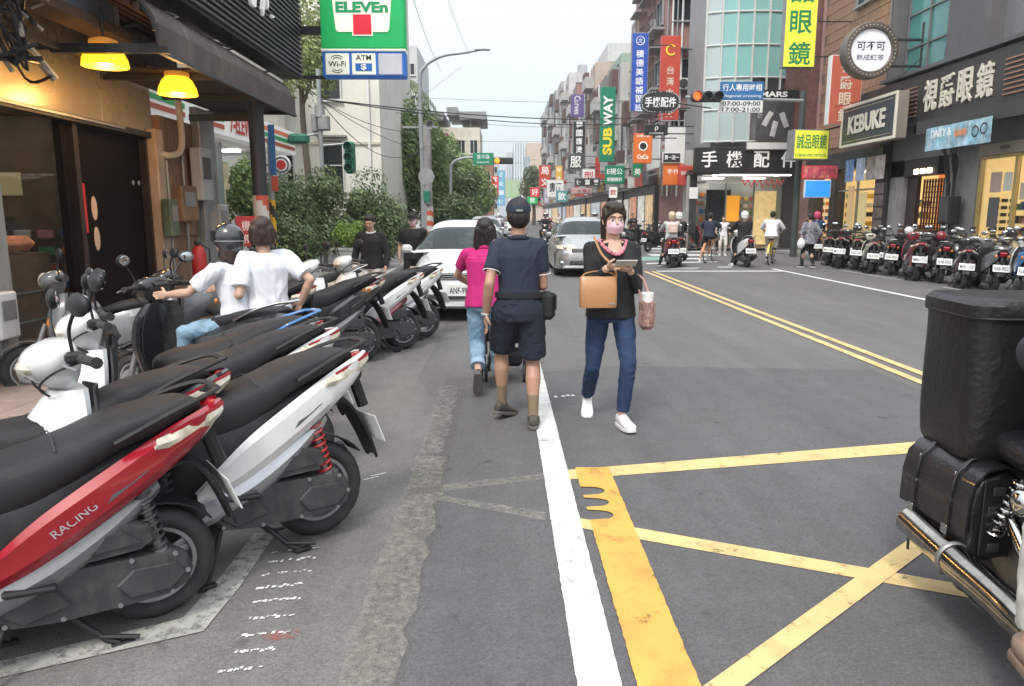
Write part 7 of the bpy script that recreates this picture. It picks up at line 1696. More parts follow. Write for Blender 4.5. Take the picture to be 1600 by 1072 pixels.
        b = MB(); b.tube([hp_(.119 * math.cos(a), -.015 + .136 * math.sin(a), .02) for a in [2 * PI * k / 24 for k in range(25)]], .0035, 5); b.build('rim', GREY, h_)
    # top
    tm = W('top'); fat = W('fat', 1.0); b = MB(); hemz = W('hem', -.12); k_ = sc * fat
    b.loft([ring(hip + up * t * tl + fwd * yo, x * k_, y * k_, side, fwd, 20) for t, x, y, yo in ((hemz, .174, .134, 0), (.08, .163, .120, 0), (.30, .148, .108, 0), (.52, .156, .115, .005), (.75, .166, .120, .005), (.88, .150, .10, 0), (.96, .098, .078, -.003), (1.015, .066, .064, -.003))])
    sl = W('sleeve', .55); sr = W('slr', .064) * sc
    for s in (-1, 1):
        b.capsule(neck + side * s * .038 * H - up * .026, sh[s] - up * .004, .046 * sc, sr * .92)
        if sl <= 1: b.tube([sh[s], sh[s].lerp(el[s], sl)], [sr, sr * (1.04 if sl < .9 else .85)], 16)
        else:
            b.tube([sh[s], sh[s].lerp(el[s], .5), el[s]], [sr, sr * .92, sr * .82], 16); b.ball(el[s], sr * .83, 12, 8); b.tube([el[s], el[s].lerp(wr[s], min(1, sl - 1))], [sr * .82, sr * .62], 14)
    mobj('top', remesh(b, vox, 3, W('wr', .0042), W('wf', 8), (1, 1, .6), H * 7), tm, e)
    if W('collar'):
        b = MB(); b.tube([(neck + up * .008 + side * .066 * sc * math.cos(a) + fwd * (.064 * sc * math.sin(a) - .005) + up * .012 * (-math.sin(a)))[:] for a in [2 * PI * k / 24 for k in range(25)]], .013 * sc, 8, flat=1.3); b.build('collar', W('collar'), e)
    # legs
    pk = W('pants', 'long'); pm = W('pantm'); pr = W('pr', 1.0) * sc; b = MB()
    b.loft([ring(hip + Vector((0, 0, z * sc)), x * sc, y * sc, Vector((1, 0, 0)), Vector((0, 1, 0)), 18) for z, x, y in ((-.09, .140, .112), (-.03, .162, .128), (.03, .158, .12), (.09, .146, .108))])
    for s in (-1, 1):
        b.capsule(hj[s], hj[s].lerp(kn[s], .3), .092 * pr, .088 * pr)
        if pk == 'shorts':
            b.tube([hj[s], hj[s].lerp(kn[s], .45), hj[s].lerp(kn[s], .88)], [.094 * pr, .092 * pr, .088 * pr], 18)
        else:
            wl = W('cuff', .97); fl = W('flare', 1.0)
            b.tube([hj[s], hj[s].lerp(kn[s], .45), kn[s]], [.092 * pr, .084 * pr, .064 * pr * fl], 18); b.ball(kn[s], .065 * pr * fl, 12, 8)
            b.tube([kn[s], kn[s].lerp(an[s], .35), kn[s].lerp(an[s], wl)], [.064 * pr * fl, .063 * pr * fl, .050 * pr * fl], 16)
    mobj('shorts' if pk == 'shorts' else 'trousers', remesh(b, vox, 3, W('pwr', .0045), 11, (1, 1, .8), H * 3), pm, e)
    if W('belt'): b = MB(); b.loft([ring(hip + up * z, .166 * sc, .124 * sc, side, fwd, 20) for z in (.075, .115)]); b.build('belt', W('belt'), e, ang=50)
    # shoes, socks
    for s in (-1, 1):
        fy, fp = R(g('fyL' if s < 0 else 'fyR', s * -8)), R(g('fpL' if s < 0 else 'fpR', 0))
        F = Matrix.Rotation(fy, 3, 'Z') @ Matrix.Rotation(fp, 3, 'X'); S4 = Matrix.Translation(an[s]) @ F.to_4x4() @ Matrix.Scale(sc, 4) @ Matrix.Translation((0, 0, -.078))
        if W('sock'): b = MB(); b.tube([an[s].lerp(kn[s], W('sockh', .35)), an[s]], [.043 * sc, .036 * sc], 14); b.build('sock', W('sock'), e)
        b = MB(); b.M = S4; secs = []
        for y, w, h0, h1 in catmull([(-.068, .020, .03, .075), (-.055, .030, .022, .092), (-.02, .035, .02, .100), (.03, .037, .02, .096), (.08, .042, .02, .070), (.13, .046, .02, .056), (.17, .040, .02, .046), (.192, .022, .024, .036)], 3):
            secs.append([(x, y, z) for x, z in [(w * math.copysign(abs(math.cos(a)) ** .75, math.cos(a)), (h0 + h1) / 2 + (h1 - h0) / 2 * math.copysign(abs(math.sin(a)) ** .85, math.sin(a))) for a in [2 * PI * k / 14 for k in range(14)]]])
        b.loft(secs); so = b.build('shoe', W('shoe', WHITEP), e, ang=60)
        b = MB(); b.M = S4; b.prism([(-.034, -.06), (-.022, -.076), (.022, -.076), (.034, -.06), (.038, 0), (.048, .10), (.046, .15), (.030, .19), (0, .20), (-.030, .19), (-.046, .15), (-.048, .10), (-.038, 0)], 0.0, .026, axis='z', bev=.004); b.build('sole', W('sole', WHITEP), so)
        b = MB(); b.M = S4
        for k in range(5): y = .035 + .018 * k; z = .098 - .0085 * k * 1.1; b.tube([(-.022, y, z - .006), (0, y + .004, z + .002), (.022, y, z - .006)], .003, 5)
        b.build('laces', W('lace', GREY), so)
    P = dict(hip=hip, neck=neck, sh=sh, el=el, wr=wr, hc=hc, up=up, fwd=fwd, side=side, an=an, kn=kn)
    return e, P

NAVY = cloth('navy', (0.018, 0.024, 0.045)); NAVY2 = cloth('dark_navy_shorts', (0.014, 0.020, 0.035)); PINKC = cloth('magenta', (0.46, 0.015, 0.155)); JEAN = cloth('blue_denim', (0.015, 0.036, 0.092), var=0.35, vscale=6)
JEANL = cloth('light_denim', (0.20, 0.32, 0.43), var=0.35, vscale=9); BLK = cloth('black', (0.014, 0.014, 0.016)); WHT_C = cloth('white', (0.74, 0.75, 0.80), var=0.05); CREAMC = cloth('cream', (0.62, 0.57, 0.52)); KHK = cloth('khaki_sock', (0.20, 0.14, 0.09))
SHB = mat('brown_grey_shoe', (0.07, 0.06, 0.05), 0.7, var=0.3); SHG = mat('grey_sole', (0.12, 0.11, 0.10), 0.8); WSH = mat('white_shoe', (0.70, 0.70, 0.71), 0.5, var=0.05); PLEATH = mat('tan_leather', (0.40, 0.20, 0.08), 0.42, var=0.12, coat=0.15, bump=0.15, bscale=200)
MASKP = mat('pink_mask', (0.74, 0.46, 0.52), 0.8, var=0.06)

# man in navy, walking away
man, P = make_person('man in navy polo, cap and shorts walking away in the middle of the road', 1.70, (.115, 5.30, 0), R(3),
    dict(hip=(0, 0, .885), lean=3, aR=(.105, -.06, .088), aL=(-.11, .22, .115), fyR=-6, fyL=-38, fpL=-14, fpR=0, wL=(-.235, .0, .84), wR=(.14, .30, 1.02), eL=(-.15, -1, 0), eR=(.22, -1, -.3), pL=(1, .1, 0), ts=(1, -1), hyaw=0, hpitch=-2, dL=(.0, .06, -1)),
    dict(skin=SKIN_T, hair='crop', cap=NAVY, top=NAVY, collar=NAVY, sleeve=.66, slr=.056, fat=.96, build=.90, hem=.06, pants='shorts', pantm=NAVY2, pr=1.08, belt=BLK, sock=KHK, sockh=.42, shoe=SHB, sole=SHG), vox=.009)
b = MB()
for rr, up_ in ((.0665, .030),): b.tube([(P['neck'] + P['up'] * up_ + P['side'] * rr * math.cos(a) + P['fwd'] * (rr * math.sin(a) - .005))[:] for a in [2 * PI * k / 24 for k in range(25)]], .003, 5)
for s in (-1, 1):
    q = P['sh'][s].lerp(P['el'][s], .70); d = (P['el'][s] - P['sh'][s]).normalized(); u = d.cross(Vector((0, 1, 0))).normalized(); w_ = d.cross(u)
    b.tube([(q + u * .0615 * math.cos(a) + w_ * .0615 * math.sin(a))[:] for a in [2 * PI * k / 20 for k in range(21)]], .003, 5)
b.build('white_piping', WHT_C, man)['kind'] = 'stuff'
b = MB(); q = P['wr'][-1]; b.lathe([(.030, -.012), (.034, 0), (.030, .012), (.027, 0)], 16, q[:], 'z', closed=True); b.ball((q.x - .03, q.y, q.z), (.008, .018, .018), 10, 6); b.build('wristwatch', GALV, man)
wb = empty('waist_bag', (.325, 5.33, .80), R(5), 'black pouch bag worn at the hip of the man in navy', 'bag')
b = MB(); b.box((0, 0, .10), (.10, .16, .20), .03); b.build('pouch', BLK, wb); b = MB(); b.box((.052, 0, .13), (.01, .15, .11), .004); b.build('flap', BLK, wb); b = MB(); b.tube([(-.05, -.02, .19), (-.10, -.06, .20)], .012, 6); b.build('strap', BLK, wb)
# woman in pink pushing a stroller
wp, P = make_person('woman in a magenta polo and light jeans walking away, one heel raised', 1.555, (-.15, 6.38, 0), R(-3),
    dict(hip=(0, 0, .81), lean=6, aL=(-.05, -.20, .20), aR=(.10, .22, .085), fpL=-62, fyL=2, fyR=0, wL=(-.17, .38, .92), wR=(.19, .40, .92), eL=(-1, -.3, -.4), eR=(1, -.3, -.4), kL=(-.1, 1, 0), hpitch=-4, hyaw=-4),
    dict(hair='bob', top=PINKC, collar=PINKC, sleeve=.62, slr=.058, fat=1.10, pants='long', pantm=JEANL, cuff=.72, pr=1.02, flare=1.15, wr=.003, shoe=mat('patterned_sneaker', (0.09, 0.085, 0.08), 0.7, var=0.8, vscale=30), sole=SHG), vox=.009)
for s in (-1, 1): b = MB(); q0, q1 = P['kn'][s].lerp(P['an'][s], .60), P['kn'][s].lerp(P['an'][s], .74); b.tube([q0, q1], [.066, .066], 18); b.build('turn_up', cloth('denim_cuff', (0.30, 0.42, 0.56)), wp)
b = MB(); b.tube([(P['neck'] - P['up'] * .075 + P['side'] * x - P['fwd'] * (.1075 - x * x * 1.2))[:] for x in [-.15 + .3 * k / 10 for k in range(11)]], .0022, 5); b.build('back_seam', cloth('pink_seam', (0.7, 0.15, 0.33)), wp)
st = empty('stroller', (.03, 7.0, 0), R(-2), 'dark folding stroller pushed by the woman in magenta', 'stroller')
for s in (-1, 1):
    b = MB(); b.tube(catmull([(s * .17, -.34, .93), (s * .19, -.10, .70), (s * .20, .25, .18)], 4), .012, 8); b.tube([(s * .20, -.02, .60), (s * .20, -.22, .12)], .012, 8); b.tube([(s * .2, -.22, .3), (s * .2, .2, .3)], .010, 6); b.build('frame_side', DKGREY, st)
    for y, r_ in ((-.22, .085), (.28, .075)):
        for q in (-.022, .022):
            b = MB(); b.lathe([(.0, -.012), (.03, -.014), (.034, -.008), (.034, .008), (.03, .014), (0, .012)], 14, (s * .20 + q, y, r_), 'x'); b.lathe([(r_ - .02, -.012), (r_ - .004, -.012), (r_, -.004), (r_, .004), (r_ - .004, .012), (r_ - .02, .012)], 22, (s * .20 + q, y, r_), 'x', closed=True)
            for k in range(5): a = k * 1.257; b.tube([(s * .20 + q, y, r_), (s * .20 + q, y + (r_ - .015) * math.cos(a), r_ + (r_ - .015) * math.sin(a))], .005, 5)
            b.build('wheel', BPL, st)
b = MB(); b.tube([(-.17, -.34, .93), (.17, -.34, .93)], .014, 8); b.build('handle', RUB, st)
b = MB(); b.sheet([[(x, y, z - .03 * (1 - (x / .18) ** 2)) for x in (-.18, -.09, 0, .09, .18)] for y, z in ((-.12, .72), (-.06, .45), (.0, .36), (.20, .34))], .012); b.build('seat', BLK, st)
b = MB(); b.sheet([[(.19 * math.cos(a), y, .70 + .17 * math.sin(a)) for a in [PI * k / 10 for k in range(11)]] for y in (-.12, .05, .22)], .01); b.build('canopy', BLK, st); b = MB(); b.box((0, 0, .2), (.32, .3, .14), .03); b.build('basket', BLK, st)
# woman in mask facing the camera
pose = dict(hip=(0, 0, .862), lean=1, aL=(.075, .10, .085), aR=(.0, 0, 0), hyaw=3, hpitch=4, curl=.85)
pose.update(aL=(-.065, .17, .085), aR=(.115, -.26, .125), fpL=4, fyL=8, fyR=-10, fpR=-22, wL=(-.075, .25, 1.165), wR=(.085, .25, 1.185), eL=(-.35, -.5, -1), eR=(.35, -.5, -1), dL=(.85, .45, .12), dR=(-.85, .45, .12), pL=(.1, -.15, 1), pR=(-.1, -.55, .8), ts=(-1, 1))
wm, P = make_person('woman in a pink mask, black top and blue jeans facing the camera', 1.70, (.80, 5.42, 0), R(184), pose,
    dict(hair='pony', hairm=mat('soft_brown_black_hair', (0.028, 0.017, 0.013), 0.5, var=0.3, vscale=60, bump=0.5, bscale=300, stretch=(1, 1, 0.08)), mask=MASKP, top=BLK, sleeve=1.9, slr=.055, fat=1.06, build=.93, wr=.0038, pants='long', pantm=JEAN, pr=.90, cuff=.90, shoe=WSH, sole=WSH, lace=WSH), vox=.0085)
def wpt(e_, p): return (e_.matrix_basis @ Vector(p))
M_ = Matrix.Translation(wm.location) @ Euler(wm.rotation_euler).to_matrix().to_4x4()
FLOR = mat('floral_collar', (0.55, 0.10, 0.16), 0.8, var=0.9, vscale=40, dirt=(0.8, 0.75, 0.7), dirt_amt=0.9)
def rg(a, k=1.0): f = max(0, math.sin(a)); return (P['neck'] + P['up'] * (.012 - .085 * f ** 1.4) + P['side'] * .100 * math.cos(a) * (1 - .25 * f) + P['fwd'] * ((.062 if a < PI else .050) * math.sin(a) + .083 * f ** 2) * k)
b = MB(); b.tube([rg(2 * PI * k / 32)[:] for k in range(33)], .017, 8, flat=.75); b.build('floral_collar', FLOR, wm)
b = MB(); c0 = P['neck'] + P['up'] * .035 + P['fwd'] * .040; A_n = [PI * (.06 + .88 * k / 14) for k in range(15)]
b.sheet([[(c0.lerp(rg(a), t) + P['fwd'] * .012 * math.sin(PI * t))[:] for a in A_n] for t in (.15, .4, .7, 1.0)], .002); b.build('bare_neckline', SKIN, wm, ang=80)
mid = (P['wr'][-1] + P['wr'][1]) / 2
ph = empty('phone', (M_ @ (mid + Vector((-.03, .09, .045))))[:], R(186), 'phone in a pale case held up by the masked woman', 'phone')
b = MB(); b.box((0, 0, 0), (.15, .075, .009), .003, rot=(R(35), 0, 0)); b.build('phone_case', mat('phone_case_pale', (0.5, 0.47, 0.42), 0.4), ph)
b = MB(); b.box((0, -.0035, .005), (.14, .068, .002), 0, rot=(R(35), 0, 0)); b.build('screen', BPL, ph)
def P3(px_, py_, Y): return at(px_, py_, Y)
hb = empty('handbag', P3(934, 480, 5.18)[:], R(2), 'tan leather shoulder bag hanging in front of the masked woman', 'bag')
b = MB(); secs = []
for z, w_, d_ in ((0, .128, .045), (.02, .132, .05), (.12, .132, .045), (.212, .130, .022), (.217, .126, .016)): secs.append([(x, y, z) for x, y in [(w_ * math.copysign(abs(math.cos(a)) ** .4, math.cos(a)), d_ * math.copysign(abs(math.sin(a)) ** .5, math.sin(a))) for a in [2 * PI * k / 20 for k in range(20)]]])
b.loft(secs); b.build('bag_body', PLEATH, hb, ang=40)
b = MB(); b.tube(catmull([(.125, .0, .20), (.115, .01, .27), (.03, .06, .37), (.0, .09, .44), (-.01, .16, .485)], 5), .007, 6, flat=1.3); b.build('strap', PLEATH, hb); b = MB(); b.tube(catmull([(-.12, .0, .20), (-.09, .02, .235), (.0, .05, .25), (.10, .03, .235), (.125, 0, .20)], 5), .005, 6); b.build('handle', PLEATH, hb); b = MB(); b.box((.09, -.05, .03), (.04, .004, .012), .001); b.build('badge', GALV, hb)
pb = empty('pouch_bag', P3(1010, 515, 5.3)[:], R(-6), 'brown patterned bottle bag with a white lid on the masked woman forearm', 'bag')
PAT = mat('brown_print', (0.22, 0.12, 0.10), 0.7, var=0.7, vscale=30, dirt=(0.6, 0.42, 0.36), dirt_amt=0.9)
b = MB(); b.box((0, 0, .115), (.115, .09, .23), .03); b.build('bag_body', PAT, pb); b = MB(); b.lathe([(.043, .20), (.045, .25), (.046, .265), (.04, .272), (0, .272)], 20); b.build('lid', WHITEP, pb)
b = MB(); b.tube(catmull([(-.045, 0, .22), (-.075, .01, .34), (-.09, .03, .40), (-.03, .04, .36), (.02, .01, .23)], 5), .008, 6); b.build('strap', mat('pink_strap', (0.5, 0.28, 0.24), 0.7), pb)
# two girls on the black scooter (its seat about 0.8 high)
hx, hy = -.93, .36; rzs = math.atan2(hy, hx) - PI / 2
def on_sc(ax): return (-1.68 + hx * ax, 5.40 + hy * ax, 0)
ride = dict(hip=(0, 0, .86), lean=8, aL=(-.17, .38, .34), aR=(.17, .38, .34), kL=(-.6, 1, .4), kR=(.6, 1, .4), wL=(-.30, .50, 1.02), wR=(.30, .50, 1.02), eL=(-1, -.2, -.5), eR=(1, -.2, -.5), fpL=5, fpR=5)
GH = mat('helmet_dark_gloss', (0.03, 0.035, 0.04), 0.2, coat=0.8)
make_person('girl in a black open-face helmet and white T-shirt at the handlebars', 1.50, on_sc(.30), rzs, {**ride, 'hip': (0, 0, .765), 'lean': 8, 'hyaw': 8, 'wL': (-.26, .44, .97), 'wR': (.26, .44, .97), 'eL': (-.6, -.5, -.6), 'eR': (.6, -.5, -.6)},
    dict(hair='bob', hairm=HAIRB, helmet=GH, top=WHT_C, sleeve=.78, slr=.066, fat=1.0, hem=-.05, wr=.006, pants='long', pantm=JEANL, shoe=WSH), vox=.010)
make_person('girl with round dark hair and a loose white shirt standing close behind the helmeted girl', 1.575, (-1.78, 5.60, 0), rzs - R(22), {'lean': 3, 'wR': (.25, -.04, .86), 'wL': (-.20, .18, .92), 'eL': (-.4, -1, -.5), 'eR': (.5, -1, 0), 'hyaw': -28},
    dict(hair='round', hairm=HAIRB, top=WHT_C, sleeve=.80, slr=.072, fat=1.12, build=1.0, hem=-.05, wr=.008, wf=7, pants='long', pantm=CREAMC, pr=1.1, shoe=WSH), vox=.010)
# two men in black on the pavement side
make_person('man in a black jacket looking down between the scooters', 1.60, (-1.93, 11.0, 0), R(172), dict(lean=2, hpitch=22, wL=(-.24, .12, .78), wR=(.24, .10, .80), aL=(-.1, .1, .085)),
    dict(hair='short', top=BLK, sleeve=1.9, slr=.07, fat=1.1, collar=WHT_C, pantm=CREAMC, shoe=BLK, sole=BPL), vox=.014)
make_person('man in a black T-shirt, cap and pale mask standing by the planter', 1.62, (-1.55, 13.0, 0), R(178), dict(lean=1, hpitch=6), dict(hair='short', cap=BLK, mask=MASKP, top=BLK, sleeve=.7, slr=.078, fat=1.08, pantm=BLK, shoe=BLK, sole=BPL), vox=.015)
# people about the crossing
FL = dict(hip=(0, 0, .86), lean=6, aL=(-.2, .33, .33), aR=(.2, .33, .33), kL=(-.6, 1, .3), kR=(.6, 1, .3), wL=(-.30, .52, 1.02), wR=(.30, .52, 1.02), eL=(-1, -.3, -.5), eR=(1, -.3, -.5))
def rider(x, y, hx, hy, sn, label_s, label_p, table, wear, H=1.62, back=.42, pil=None, feet=None):
    s_ = clone(sn, label_s, x, y, hx, hy, table, 0, skip=('centre_stand', 'side_stand', 'reflector_sticker', 'lettering'), group='scooters being ridden')
    n_ = math.hypot(hx, hy); ux_, uy_ = hx / n_, hy / n_; p = {**FL}
    if feet: p.update(aL=(-.32, .05, .085), kL=(-1, .6, .2))
    make_person(label_p, H, (x + ux_ * back, y + uy_ * back, 0), math.atan2(hy, hx) - PI / 2, p, wear, vox=.018)
    if pil: make_person(pil[0], 1.6, (x + ux_ * .06, y + uy_ * .06, 0), math.atan2(hy, hx) - PI / 2, {**p, 'hip': (0, 0, .92), 'wL': (-.2, .25, 1.0), 'wR': (.2, .25, 1.0)}, pil[1], vox=.018)
GRJ = cloth('pale_grey_jacket', (0.48, 0.50, 0.49)); BGH = mat('helmet_beige', (0.55, 0.42, 0.25), 0.3, coat=.5); WHH = mat('helmet_white', (0.75, 0.75, 0.73), 0.25, coat=.5); PKH = mat('helmet_pink', (0.6, 0.04, 0.14), 0.3, coat=.5)
BLJ = cloth('blue_jacket', (0.02, 0.05, 0.12)); PLAID = mat('plaid_cloth', (0.16, 0.16, 0.19), 0.85, var=0.9, vscale=16, dirt=(0.5, 0.48, 0.5), dirt_amt=0.8)
rider(4.95, 21.6, .12, 1, sn6, 'red scooter waiting at the stop line under two riders', 'rider in a beige helmet and pale grey jacket', tone(P_DRED, P_DRED), dict(hair='short', helmet=BGH, top=GRJ, sleeve=1.9, slr=.08, fat=1.15, pantm=BLK, shoe=BLK), feet=True)
make_person('person in a white helmet just ahead of the beige helmet rider', 1.6, (5.35, 22.6, 0), R(-4), dict(FL), dict(hair='short', helmet=WHH, top=BLK, sleeve=1.9, slr=.08, fat=1.1, pantm=BLK, shoe=BLK), vox=.02)
clone(sn7, 'black scooter under the white helmeted rider', 5.30, 22.2, .12, 1, tone(P_BLACK), skip=('centre_stand', 'side_stand', 'reflector_sticker'), group='scooters being ridden')
bp_ = empty('backpack', (4.97, 21.72, 1.0), R(-4), 'pale pink backpack on the beige helmet rider', 'backpack'); b = MB(); b.box((0, 0, .15), (.28, .14, .32), .05); b.build('bag_body', mat('pale_pink_bag', (0.6, 0.45, 0.38), 0.7), bp_); b = MB(); b.box((0, -.075, .1), (.2, .03, .15), .015); b.build('pocket', mat('pale_pink_bag', (0.6, 0.45, 0.38), 0.7), bp_)
rider(7.25, 21.9, .02, 1, sn6, 'white scooter in the middle of the crossing under the black jacket rider', 'rider in a white helmet and long black jacket', tone(P_WHITE, P_GREY), dict(hair='short', helmet=WHH, top=BLK, sleeve=1.9, slr=.088, fat=1.25, hem=-.25, pantm=BLK, shoe=WSH), H=1.66, feet=True)
rider(10.6, 25.0, .3, .95, sn6, 'scooter beneath the blue jacket rider near the shops', 'rider in a pink helmet and blue jacket before the warm shop', tone(P_GREY), dict(hair='short', helmet=PKH, top=BLJ, sleeve=1.9, slr=.08, fat=1.15, pantm=BLK, shoe=BLK), H=1.66)
rider(3.9, 33.0, .2, -1, sn2, 'scooter with a yellow badge coming out of the far street', 'rider in a white helmet coming from the far street', tone(P_BLACK), dict(hair='short', helmet=WHH, top=BLK, sleeve=1.9, pantm=BLK, shoe=BLK), H=1.6)
make_person('pedestrian in a checked jacket carrying a white bag near the row of scooters', 1.63, (8.95, 21.6, 0), R(15), dict(aL=(-.07, .2, .085), aR=(.08, -.12, .10), hpitch=8, wL=(-.16, .28, 1.0), wR=(.24, .02, .82)), dict(hair='short', top=PLAID, sleeve=1.9, slr=.078, fat=1.12, hem=-.32, pantm=BLK, shoe=BLK, pr=.92), vox=.016)
cb = empty('shopping_bag', (8.68, 21.55, .55), R(10), 'white plastic bag carried by the checked jacket pedestrian', 'bag'); b = MB(); b.ball((0, 0, .16), (.12, .09, .16), 12, 8); o = b.build('bag_body', WHITEP, cb); b = MB(); b.tube([(-.04, 0, .3), (0, 0, .42), (.04, 0, .3)], .008, 5); b.build('handle', WHITEP, cb)
for v in o.data.vertices: v.co += Vector(v.normal) * .018 * noise.noise(v.co * 18)
# bicycles
def bicycle(label, x, y, hx, hy, m):
    e = empty('bicycle', (x, y, 0), math.atan2(hy, hx), label, 'bicycle', 'bicycles on the crossing')
    for nm, wx in (('rear_wheel', 0), ('front_wheel', 1.02)):
        b = MB(); b.lathe([(.27, -.008), (.285, -.012), (.29, 0), (.285, .012), (.27, .008)], 30, (wx, 0, .31), 'y', closed=True)
        for k in range(14): a = 2 * PI * k / 14; b.tube([(wx, .02 * (-1) ** k, .31), (wx + .28 * math.cos(a), 0, .31 + .28 * math.sin(a))], .0022, 4)
        o = b.build(nm, GALV, e); b = MB(); b.tube([(wx + .302 * math.cos(a), 0, .31 + .302 * math.sin(a)) for a in [2 * PI * k / 30 for k in range(31)]], .018, 7, cap=False); b.build('tyre', RUB, o)
    b = MB()
    for p in ([(0, 0, .31), (.42, 0, .29)], [(.42, 0, .29), (.30, 0, .74)], [(.42, 0, .29), (.85, 0, .72)], [(0, .03, .31), (.33, .02, .62)], [(.85, 0, .76), (.80, 0, .92)], [(1.02, .04, .31), (.87, .04, .70)], [(1.02, -.04, .31), (.87, -.04, .70)]): b.tube(p, .016, 8)
    b.build('frame', m, e)
    b = MB(); b.box((.27, 0, .79), (.24, .15, .06), .025); b.build('saddle', BLK, e); b = MB(); b.tube(catmull([(.70, .27, .98), (.80, .15, 1.0), (.82, 0, .96), (.80, -.15, 1.0), (.70, -.27, .98)], 4), .012, 8); b.build('handlebar', GALV, e)
    b = MB(); b.box((1.0, 0, .80), (.26, .34, .22), .02); b.build('basket', GREY, e); b = MB(); b.sheet([[(.34 * math.cos(a), y, .31 + .34 * math.sin(a)) for y in (-.03, 0, .03)] for a in [R(40) + R(130) * k / 10 for k in range(11)]][::-1], .005); b.build('mudguard', m, e)
    b = MB(); b.tube([(.42, -.08, .29), (.42, -.08, .14)], .01, 6); b.tube([(.42, .08, .29), (.42, .08, .44)], .01, 6); b.box((.42, -.13, .13), (.09, .08, .02)); b.box((.42, .13, .45), (.09, .08, .02)); b.build('pedals', BPL, e)
    return e
YB = paint('bike_yellow', (0.75, 0.45, 0.03)); OB = paint('bike_orange', (0.6, 0.22, 0.05))
cyc = dict(hip=(0, 0, .90), lean=14, aL=(-.1, .10, .22), aR=(.1, .22, .50), wL=(-.26, .48, 1.02), wR=(.26, .48, 1.02), kR=(.1, 1, .4), eL=(-1, -.3, -.4), eR=(1, -.3, -.4))
bicycle('yellow rental bicycle under the cyclist in pale shirt', 8.25, 22.9, .45, .9, YB); make_person('cyclist in a pale shirt and light trousers on the yellow bicycle', 1.68, (8.37, 23.15, 0), R(-26), cyc, dict(hair='short', top=WHT_C, sleeve=1.3, slr=.08, fat=1.15, pantm=CREAMC, shoe=BLK), vox=.018)
bicycle('orange rental bicycle beside the dark shirted cyclist', 6.55, 23.9, .5, .87, OB); make_person('cyclist in a dark T-shirt and shorts standing over the orange bicycle', 1.68, (6.68, 24.1, 0), R(-30), {**cyc, 'aL': (-.25, .0, .085), 'hip': (0, 0, .86)}, dict(hair='short', top=NAVY, sleeve=.8, slr=.085, fat=1.12, pants='shorts', pantm=BLK, shoe=WSH), vox=.018)
make_person('small figure in white facing this way between the two cyclists', 1.55, (8.3, 28.0, 0), R(170), {}, dict(hair='short', top=WHT_C, sleeve=.8, pantm=CREAMC), vox=.024)
far = [('walker in red far down the right pavement', 6.6, 52, cloth('red', (.4, .03, .03))), ('walker in white far down the right pavement', 6.9, 58, WHT_C), ('walker in blue under the green box sign', 7.2, 48, BLJ), ('walker in black by the pink brown block', 7.3, 42, BLK), ('walker in grey crossing far away', 3.2, 55, GRJ), ('walker in tan past the far crossing', 4.8, 64, CREAMC), ('person in dark clothes on the left pavement by the trees', -2.6, 40, BLK)]
for lb, x, y, c_ in far: make_person(lb, 1.65, (x, y, 0), R(170), dict(aL=(-.08, .15, .085)), dict(hair='short', top=c_, sleeve=1.5, pantm=BLK), vox=.03)
for i, (x, y, lb, h_) in enumerate(((2.2, 38, 'oncoming scooter with a dark rider behind the silver car', BLK), (4.6, 44, 'scooter and rider in grey beyond the crossing', GRJ), (-.2, 46, 'scooter and rider in white far along our lane', WHT_C), (3.4, 58, 'distant scooter and rider in red', cloth('red', (.4, .03, .03))))):
    rider(x, y, .1 if i % 2 else -.1, -1 if i != 2 else 1, sn6, lb.replace(' rider', ' its rider') + ', the machine', 'rider of the ' + lb.replace('scooter with a dark rider', 'scooter').replace('scooter and rider', 'scooter'), tone((P_BLACK, P_GREY, P_WHITE, P_DRED)[i]), dict(hair='short', helmet=(WHH, BGH, WHH, PKH)[i], top=h_, sleeve=1.9, fat=1.1, pantm=BLK), H=1.6)
